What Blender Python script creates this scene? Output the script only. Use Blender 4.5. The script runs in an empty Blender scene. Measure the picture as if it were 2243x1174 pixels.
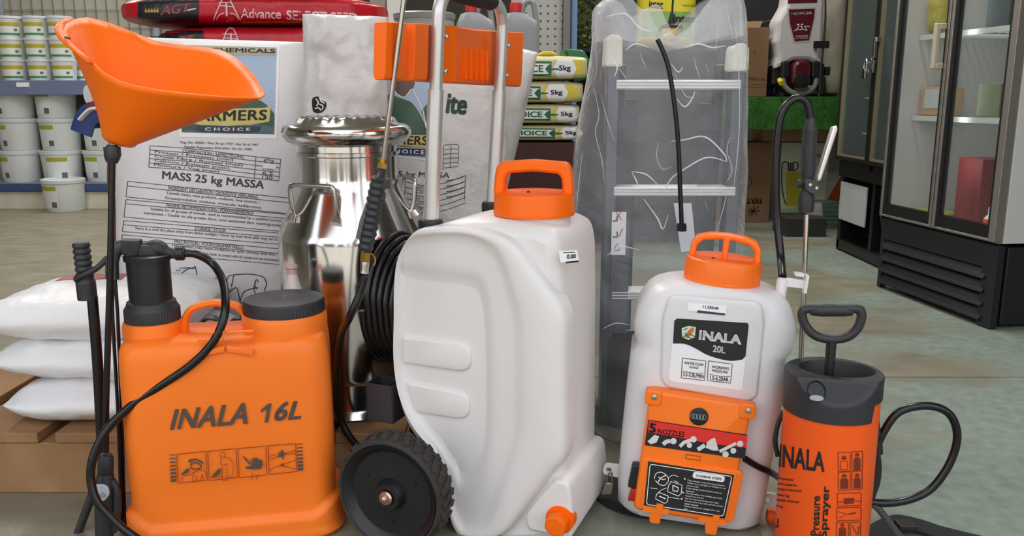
import bpy, math, random
from mathutils import Vector, Matrix, noise

S = bpy.context.scene
COL = S.collection
V = Vector
R = math.radians
# ---------------------------------------------------------------- camera
FPX, IMG_W, IMG_H, YHOR, CAM_Z = 1850.0, 2243.0, 1174.0, 215.0, 0.80
PITCH = math.atan((IMG_H / 2 - YHOR) / FPX)
cam_data = bpy.data.cameras.new('camera')
cam_data.sensor_fit = 'HORIZONTAL'
cam_data.sensor_width = 36.0
cam_data.lens = 36.0 * FPX / IMG_W
cam_data.clip_start = 0.05
cam = bpy.data.objects.new('camera', cam_data)
COL.objects.link(cam)
cam.location = (0, 0, CAM_Z)
cam.rotation_euler = (math.pi / 2 - PITCH, 0, 0)
S.camera = cam
S.view_settings.view_transform = 'Standard'
S.view_settings.look = 'None'
S.view_settings.gamma = 1.0
S.view_settings.use_curve_mapping = False
S.view_settings.exposure = 0.0
S.cycles.transparent_max_bounces = 24
S.cycles.max_bounces = 10
S.cycles.caustics_reflective = False
S.cycles.caustics_refractive = False
# ---------------------------------------------------------------- daylight from the open shop front
wd = bpy.data.worlds.new('daylight')
S.world = wd
wd.use_nodes = True
wn = wd.node_tree.nodes
wl = wd.node_tree.links
bg = wn['Background']
tc = wn.new('ShaderNodeTexCoord')
sep = wn.new('ShaderNodeSeparateXYZ')
rmp = wn.new('ShaderNodeValToRGB')
mp = wn.new('ShaderNodeMapRange')
mp.inputs['From Min'].default_value = -1
wl.new(tc.outputs['Generated'], sep.inputs[0])
wl.new(sep.outputs['Z'], mp.inputs['Value'])
wl.new(mp.outputs[0], rmp.inputs[0])
wl.new(rmp.outputs[0], bg.inputs[0])
rmp.color_ramp.elements[0].position = 0.48
rmp.color_ramp.elements[0].color = (0.30, 0.28, 0.25, 1)
rmp.color_ramp.elements[1].position = 0.52
rmp.color_ramp.elements[1].color = (1.0, 1.0, 1.0, 1)
e = rmp.color_ramp.elements.new(1.0)
e.color = (0.80, 0.90, 1.0, 1)
bg.inputs[1].default_value = 1.9
# high sun on the yard in front of the shop; it stops short of the goods
sun = bpy.data.lights.new('sun', 'SUN')
sun.energy = 5.0
sun.angle = math.radians(0.5)
sun.color = (1.0, 0.95, 0.87)
sun_o = bpy.data.objects.new('sun', sun)
COL.objects.link(sun_o)
sun_o.location = (-1.0, -6.0, 8.0)
sun_o.rotation_euler = (math.radians(-24), 0, math.radians(-18))
# unseen ceiling battens, set up to light the back of the shop
LAMPS = [(-3.0, 4.3), (-1.0, 3.2), (1.1, 3.2), (-3.0, 6.4), (-1.0, 5.6), (1.0, 5.4)]
LAMP_W = 34.0

def lamp_light(x, y):
    l = bpy.data.lights.new('unseen_tube_light', 'AREA')
    l.shape = 'RECTANGLE'
    l.size, l.size_y = 0.14, 1.2
    l.energy = LAMP_W
    l.color = (1.0, 0.97, 0.92)
    o = bpy.data.objects.new('unseen_tube_light', l)
    COL.objects.link(o)
    o.location = (x, y, 2.945)
    return o

for x, y in LAMPS:
    lamp_light(x, y)
# ---------------------------------------------------------------- rays: a photograph pixel to a place in the shop
CP, SP = math.cos(PITCH), math.sin(PITCH)
EYE = V((0, 0, CAM_Z))

def ray(px, py):
    cx, cy = (px - IMG_W / 2) / FPX, (IMG_H / 2 - py) / FPX
    return V((cx, CP + cy * SP, -SP + cy * CP))

def at(px, py, Y):
    d = ray(px, py)
    return EYE + d * (Y / d.y)

def gr(px, py, z=0.0):
    d = ray(px, py)
    return EYE + d * ((z - CAM_Z) / d.z)

# ---------------------------------------------------------------- materials
def lin(h):
    h = h.lstrip('#')
    c = [int(h[i:i + 2], 16) / 255 for i in (0, 2, 4)]
    return tuple(x / 12.92 if x <= 0.04045 else ((x + 0.055) / 1.055) ** 2.4 for x in c) + (1,)

MATS = {}

def mat(name, col, rough=0.5, metal=0.0, var=0.0, vscale=8.0, bump=0.0, bscale=40.0, col2=None, spec=0.5, sss=0.0, coat=0.0, detail=4.0):
    if name in MATS:
        return MATS[name]
    m = bpy.data.materials.new(name)
    m.use_nodes = True
    nt = m.node_tree
    b = nt.nodes['Principled BSDF']
    c = lin(col) if isinstance(col, str) else col
    b.inputs['Base Color'].default_value = c
    b.inputs['Roughness'].default_value = rough
    b.inputs['Metallic'].default_value = metal
    b.inputs['Specular IOR Level'].default_value = spec
    b.inputs['Coat Weight'].default_value = coat
    if sss:
        b.inputs['Subsurface Weight'].default_value = sss
        b.inputs['Subsurface Radius'].default_value = (0.02, 0.015, 0.012)
        b.inputs['Subsurface Scale'].default_value = 1.0
    tcn = nt.nodes.new('ShaderNodeTexCoord')
    if var or col2:
        n = nt.nodes.new('ShaderNodeTexNoise')
        n.inputs['Scale'].default_value = vscale
        n.inputs['Detail'].default_value = detail
        nt.links.new(tcn.outputs['Object'], n.inputs['Vector'])
        r = nt.nodes.new('ShaderNodeValToRGB')
        r.color_ramp.elements[0].position = 0.35
        r.color_ramp.elements[1].position = 0.65
        k2 = lin(col2) if isinstance(col2, str) else tuple(x * (1 - var) for x in c[:3]) + (1,)
        r.color_ramp.elements[0].color = k2
        r.color_ramp.elements[1].color = c
        nt.links.new(n.outputs['Fac'], r.inputs[0])
        nt.links.new(r.outputs[0], b.inputs['Base Color'])
    if bump:
        n2 = nt.nodes.new('ShaderNodeTexNoise')
        n2.inputs['Scale'].default_value = bscale
        n2.inputs['Detail'].default_value = 3
        nt.links.new(tcn.outputs['Object'], n2.inputs['Vector'])
        bp = nt.nodes.new('ShaderNodeBump')
        bp.inputs['Strength'].default_value = bump
        bp.inputs['Distance'].default_value = 0.01
        nt.links.new(n2.outputs['Fac'], bp.inputs['Height'])
        nt.links.new(bp.outputs[0], b.inputs['Normal'])
    MATS[name] = m
    return m

def glassy(name, tint, fac, rough=0.03, bump=0.0, bscale=20.0, coltr=(1, 1, 1, 1), fres=0.5):
    """thin clear sheet: what passes straight through, plus a coated surface"""
    m = bpy.data.materials.new(name)
    m.use_nodes = True
    nt = m.node_tree
    b = nt.nodes['Principled BSDF']
    b.inputs['Base Color'].default_value = lin(tint)
    b.inputs['Roughness'].default_value = rough
    tr = nt.nodes.new('ShaderNodeBsdfTransparent')
    tr.inputs[0].default_value = coltr
    mx = nt.nodes.new('ShaderNodeMixShader')
    fr = nt.nodes.new('ShaderNodeLayerWeight')
    fr.inputs[0].default_value = 0.5
    pw = nt.nodes.new('ShaderNodeMath')
    pw.operation = 'POWER'
    pw.inputs[1].default_value = 4.0
    nt.links.new(fr.outputs['Facing'], pw.inputs[0])
    ad = nt.nodes.new('ShaderNodeMath')
    ad.operation = 'MULTIPLY_ADD'
    ad.use_clamp = True
    ad.inputs[1].default_value = fres
    ad.inputs[2].default_value = fac
    nt.links.new(pw.outputs[0], ad.inputs[0])
    nt.links.new(ad.outputs[0], mx.inputs[0])
    nt.links.new(tr.outputs[0], mx.inputs[1])
    nt.links.new(b.outputs[0], mx.inputs[2])
    nt.links.new(mx.outputs[0], nt.nodes['Material Output'].inputs['Surface'])
    if bump:
        t = nt.nodes.new('ShaderNodeTexCoord')
        n = nt.nodes.new('ShaderNodeTexNoise')
        n.inputs['Scale'].default_value = bscale
        n.inputs['Detail'].default_value = 4
        n.inputs['Distortion'].default_value = 1.5
        nt.links.new(t.outputs['Object'], n.inputs['Vector'])
        bp = nt.nodes.new('ShaderNodeBump')
        bp.inputs['Strength'].default_value = bump
        bp.inputs['Distance'].default_value = 0.02
        nt.links.new(n.outputs['Fac'], bp.inputs['Height'])
        nt.links.new(bp.outputs[0], b.inputs['Normal'])
        nt.links.new(bp.outputs[0], fr.inputs['Normal'])
    MATS[name] = m
    return m

# ---------------------------------------------------------------- mesh building
class MB:
    def __init__(s):
        s.v, s.f = [], []

    def add(s, vs, fs, M=None):
        o = len(s.v)
        for p in vs:
            p = V(p)
            s.v.append(M @ p if M is not None else p)
        s.f += [tuple(i + o for i in f) for f in fs]
        return s

    def box(s, c, d, M=None):
        x, y, z = c
        a, b, h = d[0] / 2, d[1] / 2, d[2] / 2
        vs = [(x + i * a, y + j * b, z + k * h) for k in (-1, 1) for j in (-1, 1) for i in (-1, 1)]
        return s.add(vs, [(0, 2, 3, 1), (4, 5, 7, 6), (0, 1, 5, 4), (2, 6, 7, 3), (0, 4, 6, 2), (1, 3, 7, 5)], M)

    def loft(s, rings, ca=True, cb=True, closed=True, M=None):
        n = len(rings[0])
        vs = [p for r in rings for p in r]
        fs = []
        for i in range(len(rings) - 1):
            for j in range(n if closed else n - 1):
                k = (j + 1) % n
                fs.append((i * n + j, i * n + k, (i + 1) * n + k, (i + 1) * n + j))
        if ca:
            fs.append(tuple(reversed(range(n))))
        if cb:
            fs.append(tuple(range((len(rings) - 1) * n, len(rings) * n)))
        return s.add(vs, fs, M)

    def lathe(s, prof, n=32, M=None, ca=True, cb=True, rib=0.0, nrib=0):
        rings = []
        for q in prof:
            r, z = q[0], q[1]
            ring = []
            for j in range(n):
                a = 2 * math.pi * j / n
                rr = r
                if rib and len(q) > 2:
                    rr = r - (rib if j % 2 else 0)
                ring.append((rr * math.cos(a), rr * math.sin(a), z))
            rings.append(ring)
        return s.loft(rings, ca, cb, True, M)

    def prism(s, poly, a, b, axis='y', M=None, bev=0.0):
        """extrude an outline; poly in (x,z) for axis y, (x,y) for axis z, (y,z) for axis x; bev chamfers both faces"""
        def P(q, t):
            if axis == 'y':
                return (q[0], t, q[1])
            if axis == 'z':
                return (q[0], q[1], t)
            return (t, q[0], q[1])
        if bev:
            ins = inset(poly, bev)
            sg = 1 if b > a else -1
            c = bev * sg
            rings = [[P(q, a) for q in ins], [P(q, a + c * 0.3) for q in inset(poly, bev * 0.3)], [P(q, a + c) for q in poly], [P(q, b - c) for q in poly], [P(q, b - c * 0.3) for q in inset(poly, bev * 0.3)], [P(q, b) for q in ins]]
        else:
            rings = [[P(q, a) for q in poly], [P(q, b) for q in poly]]
        if len(poly) <= 4:
            return s.loft(rings, True, True, True, M)
        from mathutils.geometry import tessellate_polygon
        s.loft(rings, False, False, True, M)
        flat = [V((q[0], q[1], 0)) for q in (ins if bev else poly)]
        tri = [tuple(t) for t in tessellate_polygon([flat])]
        n = len(poly)
        o = len(s.v) - n * len(rings)
        e = o + n * (len(rings) - 1)
        s.f += [tuple(i + o for i in t) for t in tri] + [tuple(i + e for i in t) for t in tri]
        return s

    def tube(s, pts, r, n=10, spline=True, sub=6, caps=True, closed=False, M=None, flat=None):
        pts = [V(p) for p in pts]
        rs = list(r) if isinstance(r, (list, tuple)) else [r] * len(pts)
        if spline and len(pts) > 2:
            q, qr = [], []
            m = len(pts)
            rng = range(m if closed else m - 1)
            for i in rng:
                if closed:
                    p0, p1, p2, p3 = pts[i - 1], pts[i], pts[(i + 1) % m], pts[(i + 2) % m]
                    r1, r2 = rs[i], rs[(i + 1) % m]
                else:
                    p0, p1, p2, p3 = pts[max(i - 1, 0)], pts[i], pts[i + 1], pts[min(i + 2, m - 1)]
                    r1, r2 = rs[i], rs[i + 1]
                for k in range(sub):
                    t = k / sub
                    q.append(0.5 * ((2 * p1) + (p2 - p0) * t + (2 * p0 - 5 * p1 + 4 * p2 - p3) * t * t + (3 * p1 - p0 - 3 * p2 + p3) * t ** 3))
                    qr.append(r1 + (r2 - r1) * t)
            if not closed:
                q.append(pts[-1])
                qr.append(rs[-1])
            pts, rs = q, qr
        m = len(pts)
        tang = []
        for i in range(m):
            if closed:
                d = pts[(i + 1) % m] - pts[i - 1]
            else:
                d = pts[min(i + 1, m - 1)] - pts[max(i - 1, 0)]
            tang.append(d.normalized())
        up = V((0, 0, 1)) if abs(tang[0].z) < 0.9 else V((0, 1, 0))
        nn = (up - tang[0] * up.dot(tang[0])).normalized()
        rings = []
        for i in range(m):
            nn = (nn - tang[i] * nn.dot(tang[i])).normalized()
            bb = tang[i].cross(nn)
            f1, f2 = flat if flat else (1, 1)
            rings.append([pts[i] + (nn * math.cos(2 * math.pi * j / n) * f1 + bb * math.sin(2 * math.pi * j / n) * f2) * rs[i] for j in range(n)])
        if closed:
            rings.append(rings[0])
            return s.loft(rings, False, False, True, M)
        return s.loft(rings, caps, caps, True, M)

    def cyl(s, a, b, r, n=20, r2=None, M=None):
        return s.tube([a, b], [r, r if r2 is None else r2], n, False, M=M)

    def grid(s, fn, nu, nv, M=None, flip=False):
        vs = [fn(i / nu, j / nv) for j in range(nv + 1) for i in range(nu + 1)]
        fs = []
        for j in range(nv):
            for i in range(nu):
                a = j * (nu + 1) + i
                f = (a, a + 1, a + nu + 2, a + nu + 1)
                fs.append(tuple(reversed(f)) if flip else f)
        return s.add(vs, fs, M)

    def ball(s, c, r, n=12, M=None, sc=(1, 1, 1)):
        rings = []
        for i in range(1, n):
            a = math.pi * i / n
            rings.append([(c[0] + sc[0] * r * math.sin(a) * math.cos(2 * math.pi * j / (2 * n)), c[1] + sc[1] * r * math.sin(a) * math.sin(2 * math.pi * j / (2 * n)), c[2] - sc[2] * r * math.cos(a)) for j in range(2 * n)])
        return s.loft(rings, True, True, True, M)

def inset(poly, d):
    """move a closed outline inwards by d"""
    n = len(poly)
    ar = sum(poly[i][0] * poly[(i + 1) % n][1] - poly[(i + 1) % n][0] * poly[i][1] for i in range(n))
    sg = 1 if ar > 0 else -1
    out = []
    for i in range(n):
        p0, p1, p2 = V(poly[i - 1][:2]), V(poly[i][:2]), V(poly[(i + 1) % n][:2])
        a, b = (p1 - p0), (p2 - p1)
        if a.length < 1e-9 or b.length < 1e-9:
            out.append(tuple(p1))
            continue
        a.normalize()
        b.normalize()
        na, nb = V((-a.y, a.x)) * sg, V((-b.y, b.x)) * sg
        m = na + nb
        L = m.length
        if L < 0.3:
            m = na
            k = 1
        else:
            m = m / L
            k = 1 / max(0.5, m.dot(na))
        out.append(tuple(p1 + m * d * k))
    return out

def rrect(hw, hd, r, n=6, cx=0.0, cy=0.0):
    r = min(r, hw, hd)
    pts = []
    for (sx, sy, a0) in ((1, 1, 0), (-1, 1, 90), (-1, -1, 180), (1, -1, 270)):
        for k in range(n + 1):
            a = R(a0 + 90 * k / n)
            pts.append((cx + sx * (hw - r) + r * math.cos(a), cy + sy * (hd - r) + r * math.sin(a)))
    return pts

def fill(mb, ring):
    """close a flat, possibly concave outline"""
    from mathutils.geometry import tessellate_polygon
    mb.add(ring, [tuple(t) for t in tessellate_polygon([[V(p) for p in ring]])])

def roundpoly(poly, r, n=4):
    out = []
    m = len(poly)
    for i in range(m):
        p0, p1, p2 = V(poly[i - 1]), V(poly[i]), V(poly[(i + 1) % m])
        a, b = p0 - p1, p2 - p1
        ra = min(r, a.length * 0.45, b.length * 0.45)
        A, B = p1 + a.normalized() * ra, p1 + b.normalized() * ra
        for k in range(n + 1):
            t = k / n
            out.append(tuple(A * (1 - t) ** 2 + p1 * 2 * t * (1 - t) + B * t * t))
    return out

def obj(name, mb, m, parent=None, bevel=0.0, seg=2, sub=0, smooth=True, angle=38, solid=0.0, kind=None, label=None):
    me = bpy.data.meshes.new(name)
    me.from_pydata([tuple(p) for p in mb.v], [], mb.f)
    me.validate()
    me.materials.append(m)
    if smooth:
        me.shade_smooth()
        me.set_sharp_from_angle(angle=R(angle))
    o = bpy.data.objects.new(name, me)
    COL.objects.link(o)
    if parent is not None:
        o.parent = parent
    if solid:
        s = o.modifiers.new('thickness', 'SOLIDIFY')
        s.thickness = solid
        s.offset = 0
    if bevel:
        b = o.modifiers.new('bevel', 'BEVEL')
        b.width = bevel
        b.segments = seg
        b.limit_method = 'ANGLE'
        b.angle_limit = R(35)
        b.harden_normals = True
    if sub:
        s = o.modifiers.new('subdivision', 'SUBSURF')
        s.levels = s.render_levels = sub
    if kind:
        o['kind'] = kind
    if label:
        o['label'] = label
    return o

def tag(o, label, cat, group=None):
    o['label'] = label
    o['category'] = cat
    if group:
        o['group'] = group
    return o

def thing(name, label, cat, M=None, group=None):
    o = bpy.data.objects.new(name, None)
    COL.objects.link(o)
    o.empty_display_size = 0.05
    if M is not None:
        o.matrix_world = M
    return tag(o, label, cat, group)

def copy_thing(o, M, label=None, group=None):
    c = o.copy()
    COL.objects.link(c)
    c.matrix_world = M
    if label:
        c['label'] = label
    if group:
        c['group'] = group
    for ch in KIDS.get(o.name, []):
        d = ch.copy()
        COL.objects.link(d)
        d.parent = c
        for g in KIDS.get(ch.name, []):
            k = g.copy()
            COL.objects.link(k)
            k.parent = d
    return c

KIDS = {}

def kid(name, mb, m, parent, **kw):
    o = obj(name, mb, m, parent, **kw)
    KIDS.setdefault(parent.name, []).append(o)
    return o

def RZ(a):
    return Matrix.Rotation(R(a), 4, 'Z')

def RY(a):
    return Matrix.Rotation(R(a), 4, 'Y')

def RX(a):
    return Matrix.Rotation(R(a), 4, 'X')

def T(*p):
    return Matrix.Translation(V(p[0]) if len(p) == 1 else V(p))

def basis(o, d, up=V((0, 0, 1))):
    """frame at o whose z axis runs along d"""
    z = V(d).normalized()
    if abs(z.dot(up)) > 0.98:
        up = V((0, 1, 0))
    x = up.cross(z).normalized()
    y = z.cross(x)
    m = Matrix((x, y, z)).transposed().to_4x4()
    m.translation = V(o)
    return m

# ---------------------------------------------------------------- print on surfaces
def plane_map(M, y0):
    Mi = M.inverted()
    e = Mi @ EYE
    def f(px, py, off=0.0):
        d = Mi.to_3x3() @ ray(px, py)
        p = e + d * ((y0 - e.y) / d.y)
        p.y -= off
        return p
    return f

def cyl_map(M, r):
    Mi = M.inverted()
    e = Mi @ EYE
    def f(px, py, off=0.0):
        d = Mi.to_3x3() @ ray(px, py)
        a = d.x ** 2 + d.y ** 2
        b = e.x * d.x + e.y * d.y
        c = e.x ** 2 + e.y ** 2 - r * r
        q = max(b * b - a * c, 0)
        p = e + d * ((-b - math.sqrt(q)) / a)
        k = (r + off) / max(1e-6, math.hypot(p.x, p.y))
        return V((p.x * k, p.y * k, p.z))
    return f

TXT = {}

def glyphs(body, bold, shear, space=1.0):
    key = (body, bold, shear, space)
    if key not in TXT:
        cu = bpy.data.curves.new('lettering', 'FONT')
        cu.body = body
        cu.offset = 0.0
        cu.shear = shear
        cu.space_character = space
        cu.resolution_u = 3
        o = bpy.data.objects.new('lettering', cu)
        COL.objects.link(o)
        dg = bpy.context.evaluated_depsgraph_get()
        me = bpy.data.meshes.new_from_object(o.evaluated_get(dg))
        vs = [(p.co.x, p.co.y) for p in me.vertices]
        fs = [tuple(p.vertices) for p in me.polygons]
        bpy.data.objects.remove(o)
        bpy.data.meshes.remove(me)
        bpy.data.curves.remove(cu)
        xs, ys = [p[0] for p in vs], [p[1] for p in vs]
        x0, x1, y0, y1 = min(xs), max(xs), min(ys), max(ys)
        pts = [((x - x0) / (x1 - x0), (y - y0) / (y1 - y0)) for x, y in vs]
        if bold:
            # heavier strokes: the same letters laid over one another, a hair apart
            dx, dy, n = bold * 0.85 / (x1 - x0), bold * 0.6 / (y1 - y0), len(pts)
            pts = [(x * (1 - 2 * dx) + dx + a * dx, y * (1 - 2 * dy) + dy + b * dy) for a, b in ((-1, -1), (1, -1), (1, 1), (-1, 1)) for x, y in pts]
            fs = [tuple(i + k * n for i in f) for k in range(4) for f in fs]
        TXT[key] = (pts, fs)
    return TXT[key]

def bil(q, s, t):
    bl, br, tr, tl = q
    return ((bl[0] * (1 - s) + br[0] * s) * (1 - t) + (tl[0] * (1 - s) + tr[0] * s) * t,
            (bl[1] * (1 - s) + br[1] * s) * (1 - t) + (tl[1] * (1 - s) + tr[1] * s) * t)

def p_text(mb, mp_, body, bl, br, tr, tl, bold=0.0, shear=0.0, off=0.001, space=1.0):
    vs, fs = glyphs(body, bold, shear, space)
    mb.add([mp_(*bil((bl, br, tr, tl), s, t), off) for s, t in vs], fs)

def p_line(mb, mp_, pts, w, off=0.001, step=12.0, closed=False):
    """a printed line, points and width as measured on the photograph"""
    if closed:
        pts = list(pts) + [pts[0]]
    q = []
    for a, b in zip(pts, pts[1:]):
        n = max(1, int(math.hypot(b[0] - a[0], b[1] - a[1]) / step))
        for k in range(n):
            q.append((a[0] + (b[0] - a[0]) * k / n, a[1] + (b[1] - a[1]) * k / n))
    q.append(pts[-1])
    vs, fs = [], []
    for i, p in enumerate(q):
        a, b = q[max(i - 1, 0)], q[min(i + 1, len(q) - 1)]
        d = V((b[0] - a[0], b[1] - a[1]))
        if d.length < 1e-6:
            d = V((1, 0))
        d.normalize()
        nx, ny = -d.y * w / 2, d.x * w / 2
        vs += [mp_(p[0] + nx, p[1] + ny, off), mp_(p[0] - nx, p[1] - ny, off)]
        if i:
            k = 2 * i
            fs.append((k - 2, k - 1, k + 1, k))
    mb.add(vs, fs)

def p_quad(mb, mp_, bl, br, tr, tl, off=0.0008, nu=1, nv=1):
    mb.grid(lambda s, t: mp_(*bil((bl, br, tr, tl), s, t), off), nu, nv)

def p_poly(mb, mp_, pts, off=0.0008):
    mb.add([mp_(p[0], p[1], off) for p in pts], [tuple(range(len(pts)))])

def p_fill(mb, mp_, pts, off=0.0008, rows=18, cols=16):
    """a filled print that follows an uneven surface: rows between the outline's left and right edges"""
    y0, y1 = min(p[1] for p in pts), max(p[1] for p in pts)
    vs, fs = [], []
    for j in range(rows + 1):
        y = y0 + (y1 - y0) * min(max(j / rows, 0.002), 0.998)
        xs = []
        for a, b in zip(pts, list(pts[1:]) + [pts[0]]):
            if (a[1] - y) * (b[1] - y) <= 0 and a[1] != b[1]:
                xs.append(a[0] + (b[0] - a[0]) * (y - a[1]) / (b[1] - a[1]))
        xl, xr = min(xs), max(xs)
        vs += [mp_(xl + (xr - xl) * i / cols, y, off) for i in range(cols + 1)]
    for j in range(rows):
        for i in range(cols):
            k = j * (cols + 1) + i
            fs.append((k, k + 1, k + cols + 2, k + cols + 1))
    mb.add(vs, fs)

def smooth_px(pts, sub=5, closed=False):
    out = []
    m = len(pts)
    for i in range(m if closed else m - 1):
        if closed:
            a, b, c, d = pts[i - 1], pts[i], pts[(i + 1) % m], pts[(i + 2) % m]
        else:
            a, b, c, d = pts[max(i - 1, 0)], pts[i], pts[i + 1], pts[min(i + 2, m - 1)]
        for k in range(sub):
            t = k / sub
            out.append(tuple(0.5 * (2 * b[j] + (c[j] - a[j]) * t + (2 * a[j] - 5 * b[j] + 4 * c[j] - d[j]) * t * t + (3 * b[j] - a[j] - 3 * c[j] + d[j]) * t ** 3) for j in range(len(b))))
    if not closed:
        out.append(tuple(pts[-1]))
    return out

# ---------------------------------------------------------------- filled sacks
class Sack:
    """a filled sack: x across, z along, front towards -y"""
    def __init__(s, hw, hl, th, seed=0, wr=0.006, wf=7.0, pw=3.0, pl=4.0, tmin=0.006, pinch=0.06, fold=0.0, wz=1.0, expo=0.6):
        s.hw, s.hl, s.th, s.seed, s.wr, s.wf, s.pw, s.pl, s.tmin, s.pinch, s.fold, s.wz, s.expo = hw, hl, th, seed, wr, wf, pw, pl, tmin, pinch, fold, wz, expo

    def w(s, z):
        q = min(1, abs(z / s.hl))
        return s.hw * (1 - s.pinch * q ** 6 * (1 if z > 0 else 1)) * (1 + 0.012 * math.sin(z * 23 + s.seed))

    def y(s, x, z, side=-1):
        c = min(1, abs(x / s.w(z)))
        q = min(1, abs(z / s.hl))
        t = (s.th * (1 - q ** s.pl) ** s.expo + s.tmin) * (1 - c ** s.pw) ** 0.55
        k = (1 - c ** 6)
        n = noise.noise(V((x * s.wf + s.seed * 7.1, z * s.wf * s.wz, side * 3.3)))
        n2 = noise.noise(V((x * s.wf * 2.6 + s.seed, z * s.wf * 2.6 * s.wz, side * 9.1)))
        rid = 1 - abs(noise.noise(V((x * s.wf * 1.3 + s.seed * 3, z * s.wf * 1.3 * s.wz, side * 5.7)))) * 2
        t += (n * 0.6 + n2 * 0.3 + rid * 0.35) * s.wr * k
        return side * t

    def build(s, mb, nx=40, nz=56, M=None):
        rings = []
        zs = [-s.hl * math.cos(math.pi * j / nz) for j in range(nz + 1)]
        cs = [-math.cos(math.pi * i / nx) for i in range(nx + 1)]
        for z in zs:
            w = s.w(z)
            ring = [(w * c, s.y(w * c, z, -1), z) for c in cs] + [(w * c, s.y(w * c, z, 1), z) for c in reversed(cs[1:-1])]
            rings.append(ring)
        mb.loft(rings, True, True, True, M)
        return mb

    def map(s, M):
        f0 = plane_map(M, -s.th * 0.85)
        def f(px, py, off=0.0):
            p = f0(px, py)
            for _ in range(3):
                z = max(-s.hl, min(s.hl, p.z))
                yy = s.y(max(-s.w(z), min(s.w(z), p.x)), z, -1)
                Mi = M.inverted()
                e = Mi @ EYE
                d = Mi.to_3x3() @ ray(px, py)
                p = e + d * ((yy - e.y) / d.y)
            p.y -= off
            return p
        return f
# ================================================================ materials used in the shop
M_ORANGE = mat('orange_plastic', '#FF7F28', 0.4, var=0.05, vscale=5, spec=0.3)
M_ORANGE2 = mat('bright_orange_plastic', '#FF6C06', 0.4, spec=0.3)
M_ORANGE3 = mat('red_orange_plastic', '#F95F1E', 0.4, spec=0.3)
M_SHIELD = mat('shield_orange_plastic', '#FF7300', 0.45, spec=0.3)
M_BLACK = mat('black_plastic', '#1C1C1E', 0.42)
M_BLACK2 = mat('charcoal_plastic', '#2C2C30', 0.5, bump=0.05, bscale=400)
M_HOSE = mat('black_rubber_hose', '#0D0D10', 0.28)
M_RUBBER = mat('tyre_rubber', '#2A2725', 0.75, bump=0.1, bscale=200, col2='#3A3632', vscale=20)
M_TANK = mat('milky_white_plastic', '#E6E1E0', 0.42, var=0.03, vscale=2.5, sss=0.04)
M_TANK2 = mat('frosted_white_plastic', '#E0DDDF', 0.36, var=0.03, vscale=3, sss=0.04)
M_STEEL = mat('polished_steel', '#CFCECC', 0.14, 1.0, bump=0.012, bscale=9)
M_STEEL2 = mat('brushed_steel', '#C9C6C2', 0.2, 1.0)
M_ALU = mat('anodised_aluminium', '#DAD8D7', 0.42, 0.75)
M_BRASS = mat('brass', '#B08A3C', 0.25, 1.0)
M_INK = mat('black_print', '#1D1D1F', 0.6)
M_INKG = mat('grey_brown_print', '#54473F', 0.55)
M_INKR = mat('dark_red_line_print', '#9A3A0C', 0.55)
M_WHITEP = mat('white_print', '#F2F0F0', 0.5)
M_PAPER = mat('white_paper', '#F4F4F6', 0.6)
M_SACK = mat('woven_white_sack', '#E8E6E8', 0.42, var=0.06, vscale=6, bump=0.25, bscale=30)
M_SACK2 = mat('crinkled_white_sack', '#E2DEDC', 0.36, var=0.10, vscale=7, bump=0.9, bscale=22)
M_SUGAR = mat('glossy_white_sack', '#F1F0F2', 0.4, var=0.03, vscale=9, bump=0.5, bscale=28)
M_RED = mat('red_film', '#C8142A', 0.32, var=0.2, vscale=12, bump=0.3, bscale=35)
M_DKRED = mat('dark_red_woven', '#8E3038', 0.5, bump=0.1)
M_WOOD = mat('pallet_wood', '#B48A60', 0.75, col2='#8C6846', vscale=3.5, bump=0.15, bscale=60)
M_CARD = mat('brown_cardboard', '#8D6B4C', 0.8, var=0.08, vscale=4)
M_CARDL = mat('pale_cardboard', '#B79872', 0.8)
M_FRIDGE = mat('black_enamel', '#17181B', 0.4)
M_FRBASE = mat('charcoal_louvre', '#1E2025', 0.5)
M_GASKET = mat('black_gasket', '#0B0B0C', 0.6)
M_SILVER = mat('silver_door_trim', '#A9A29C', 0.35, 0.7)
M_INNER = mat('fridge_liner', '#B4C0BC', 0.5)
M_GLASS = glassy('door_glass', '#9FB0AC', 0.03, 0.03)
M_WIRE = mat('grey_wire', '#8E8E88', 0.4, 0.5)
M_GREEN = mat('green_print', '#1E6B3A', 0.5)
M_YELLOW = mat('yellow_print', '#E0C53A', 0.5)

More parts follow.
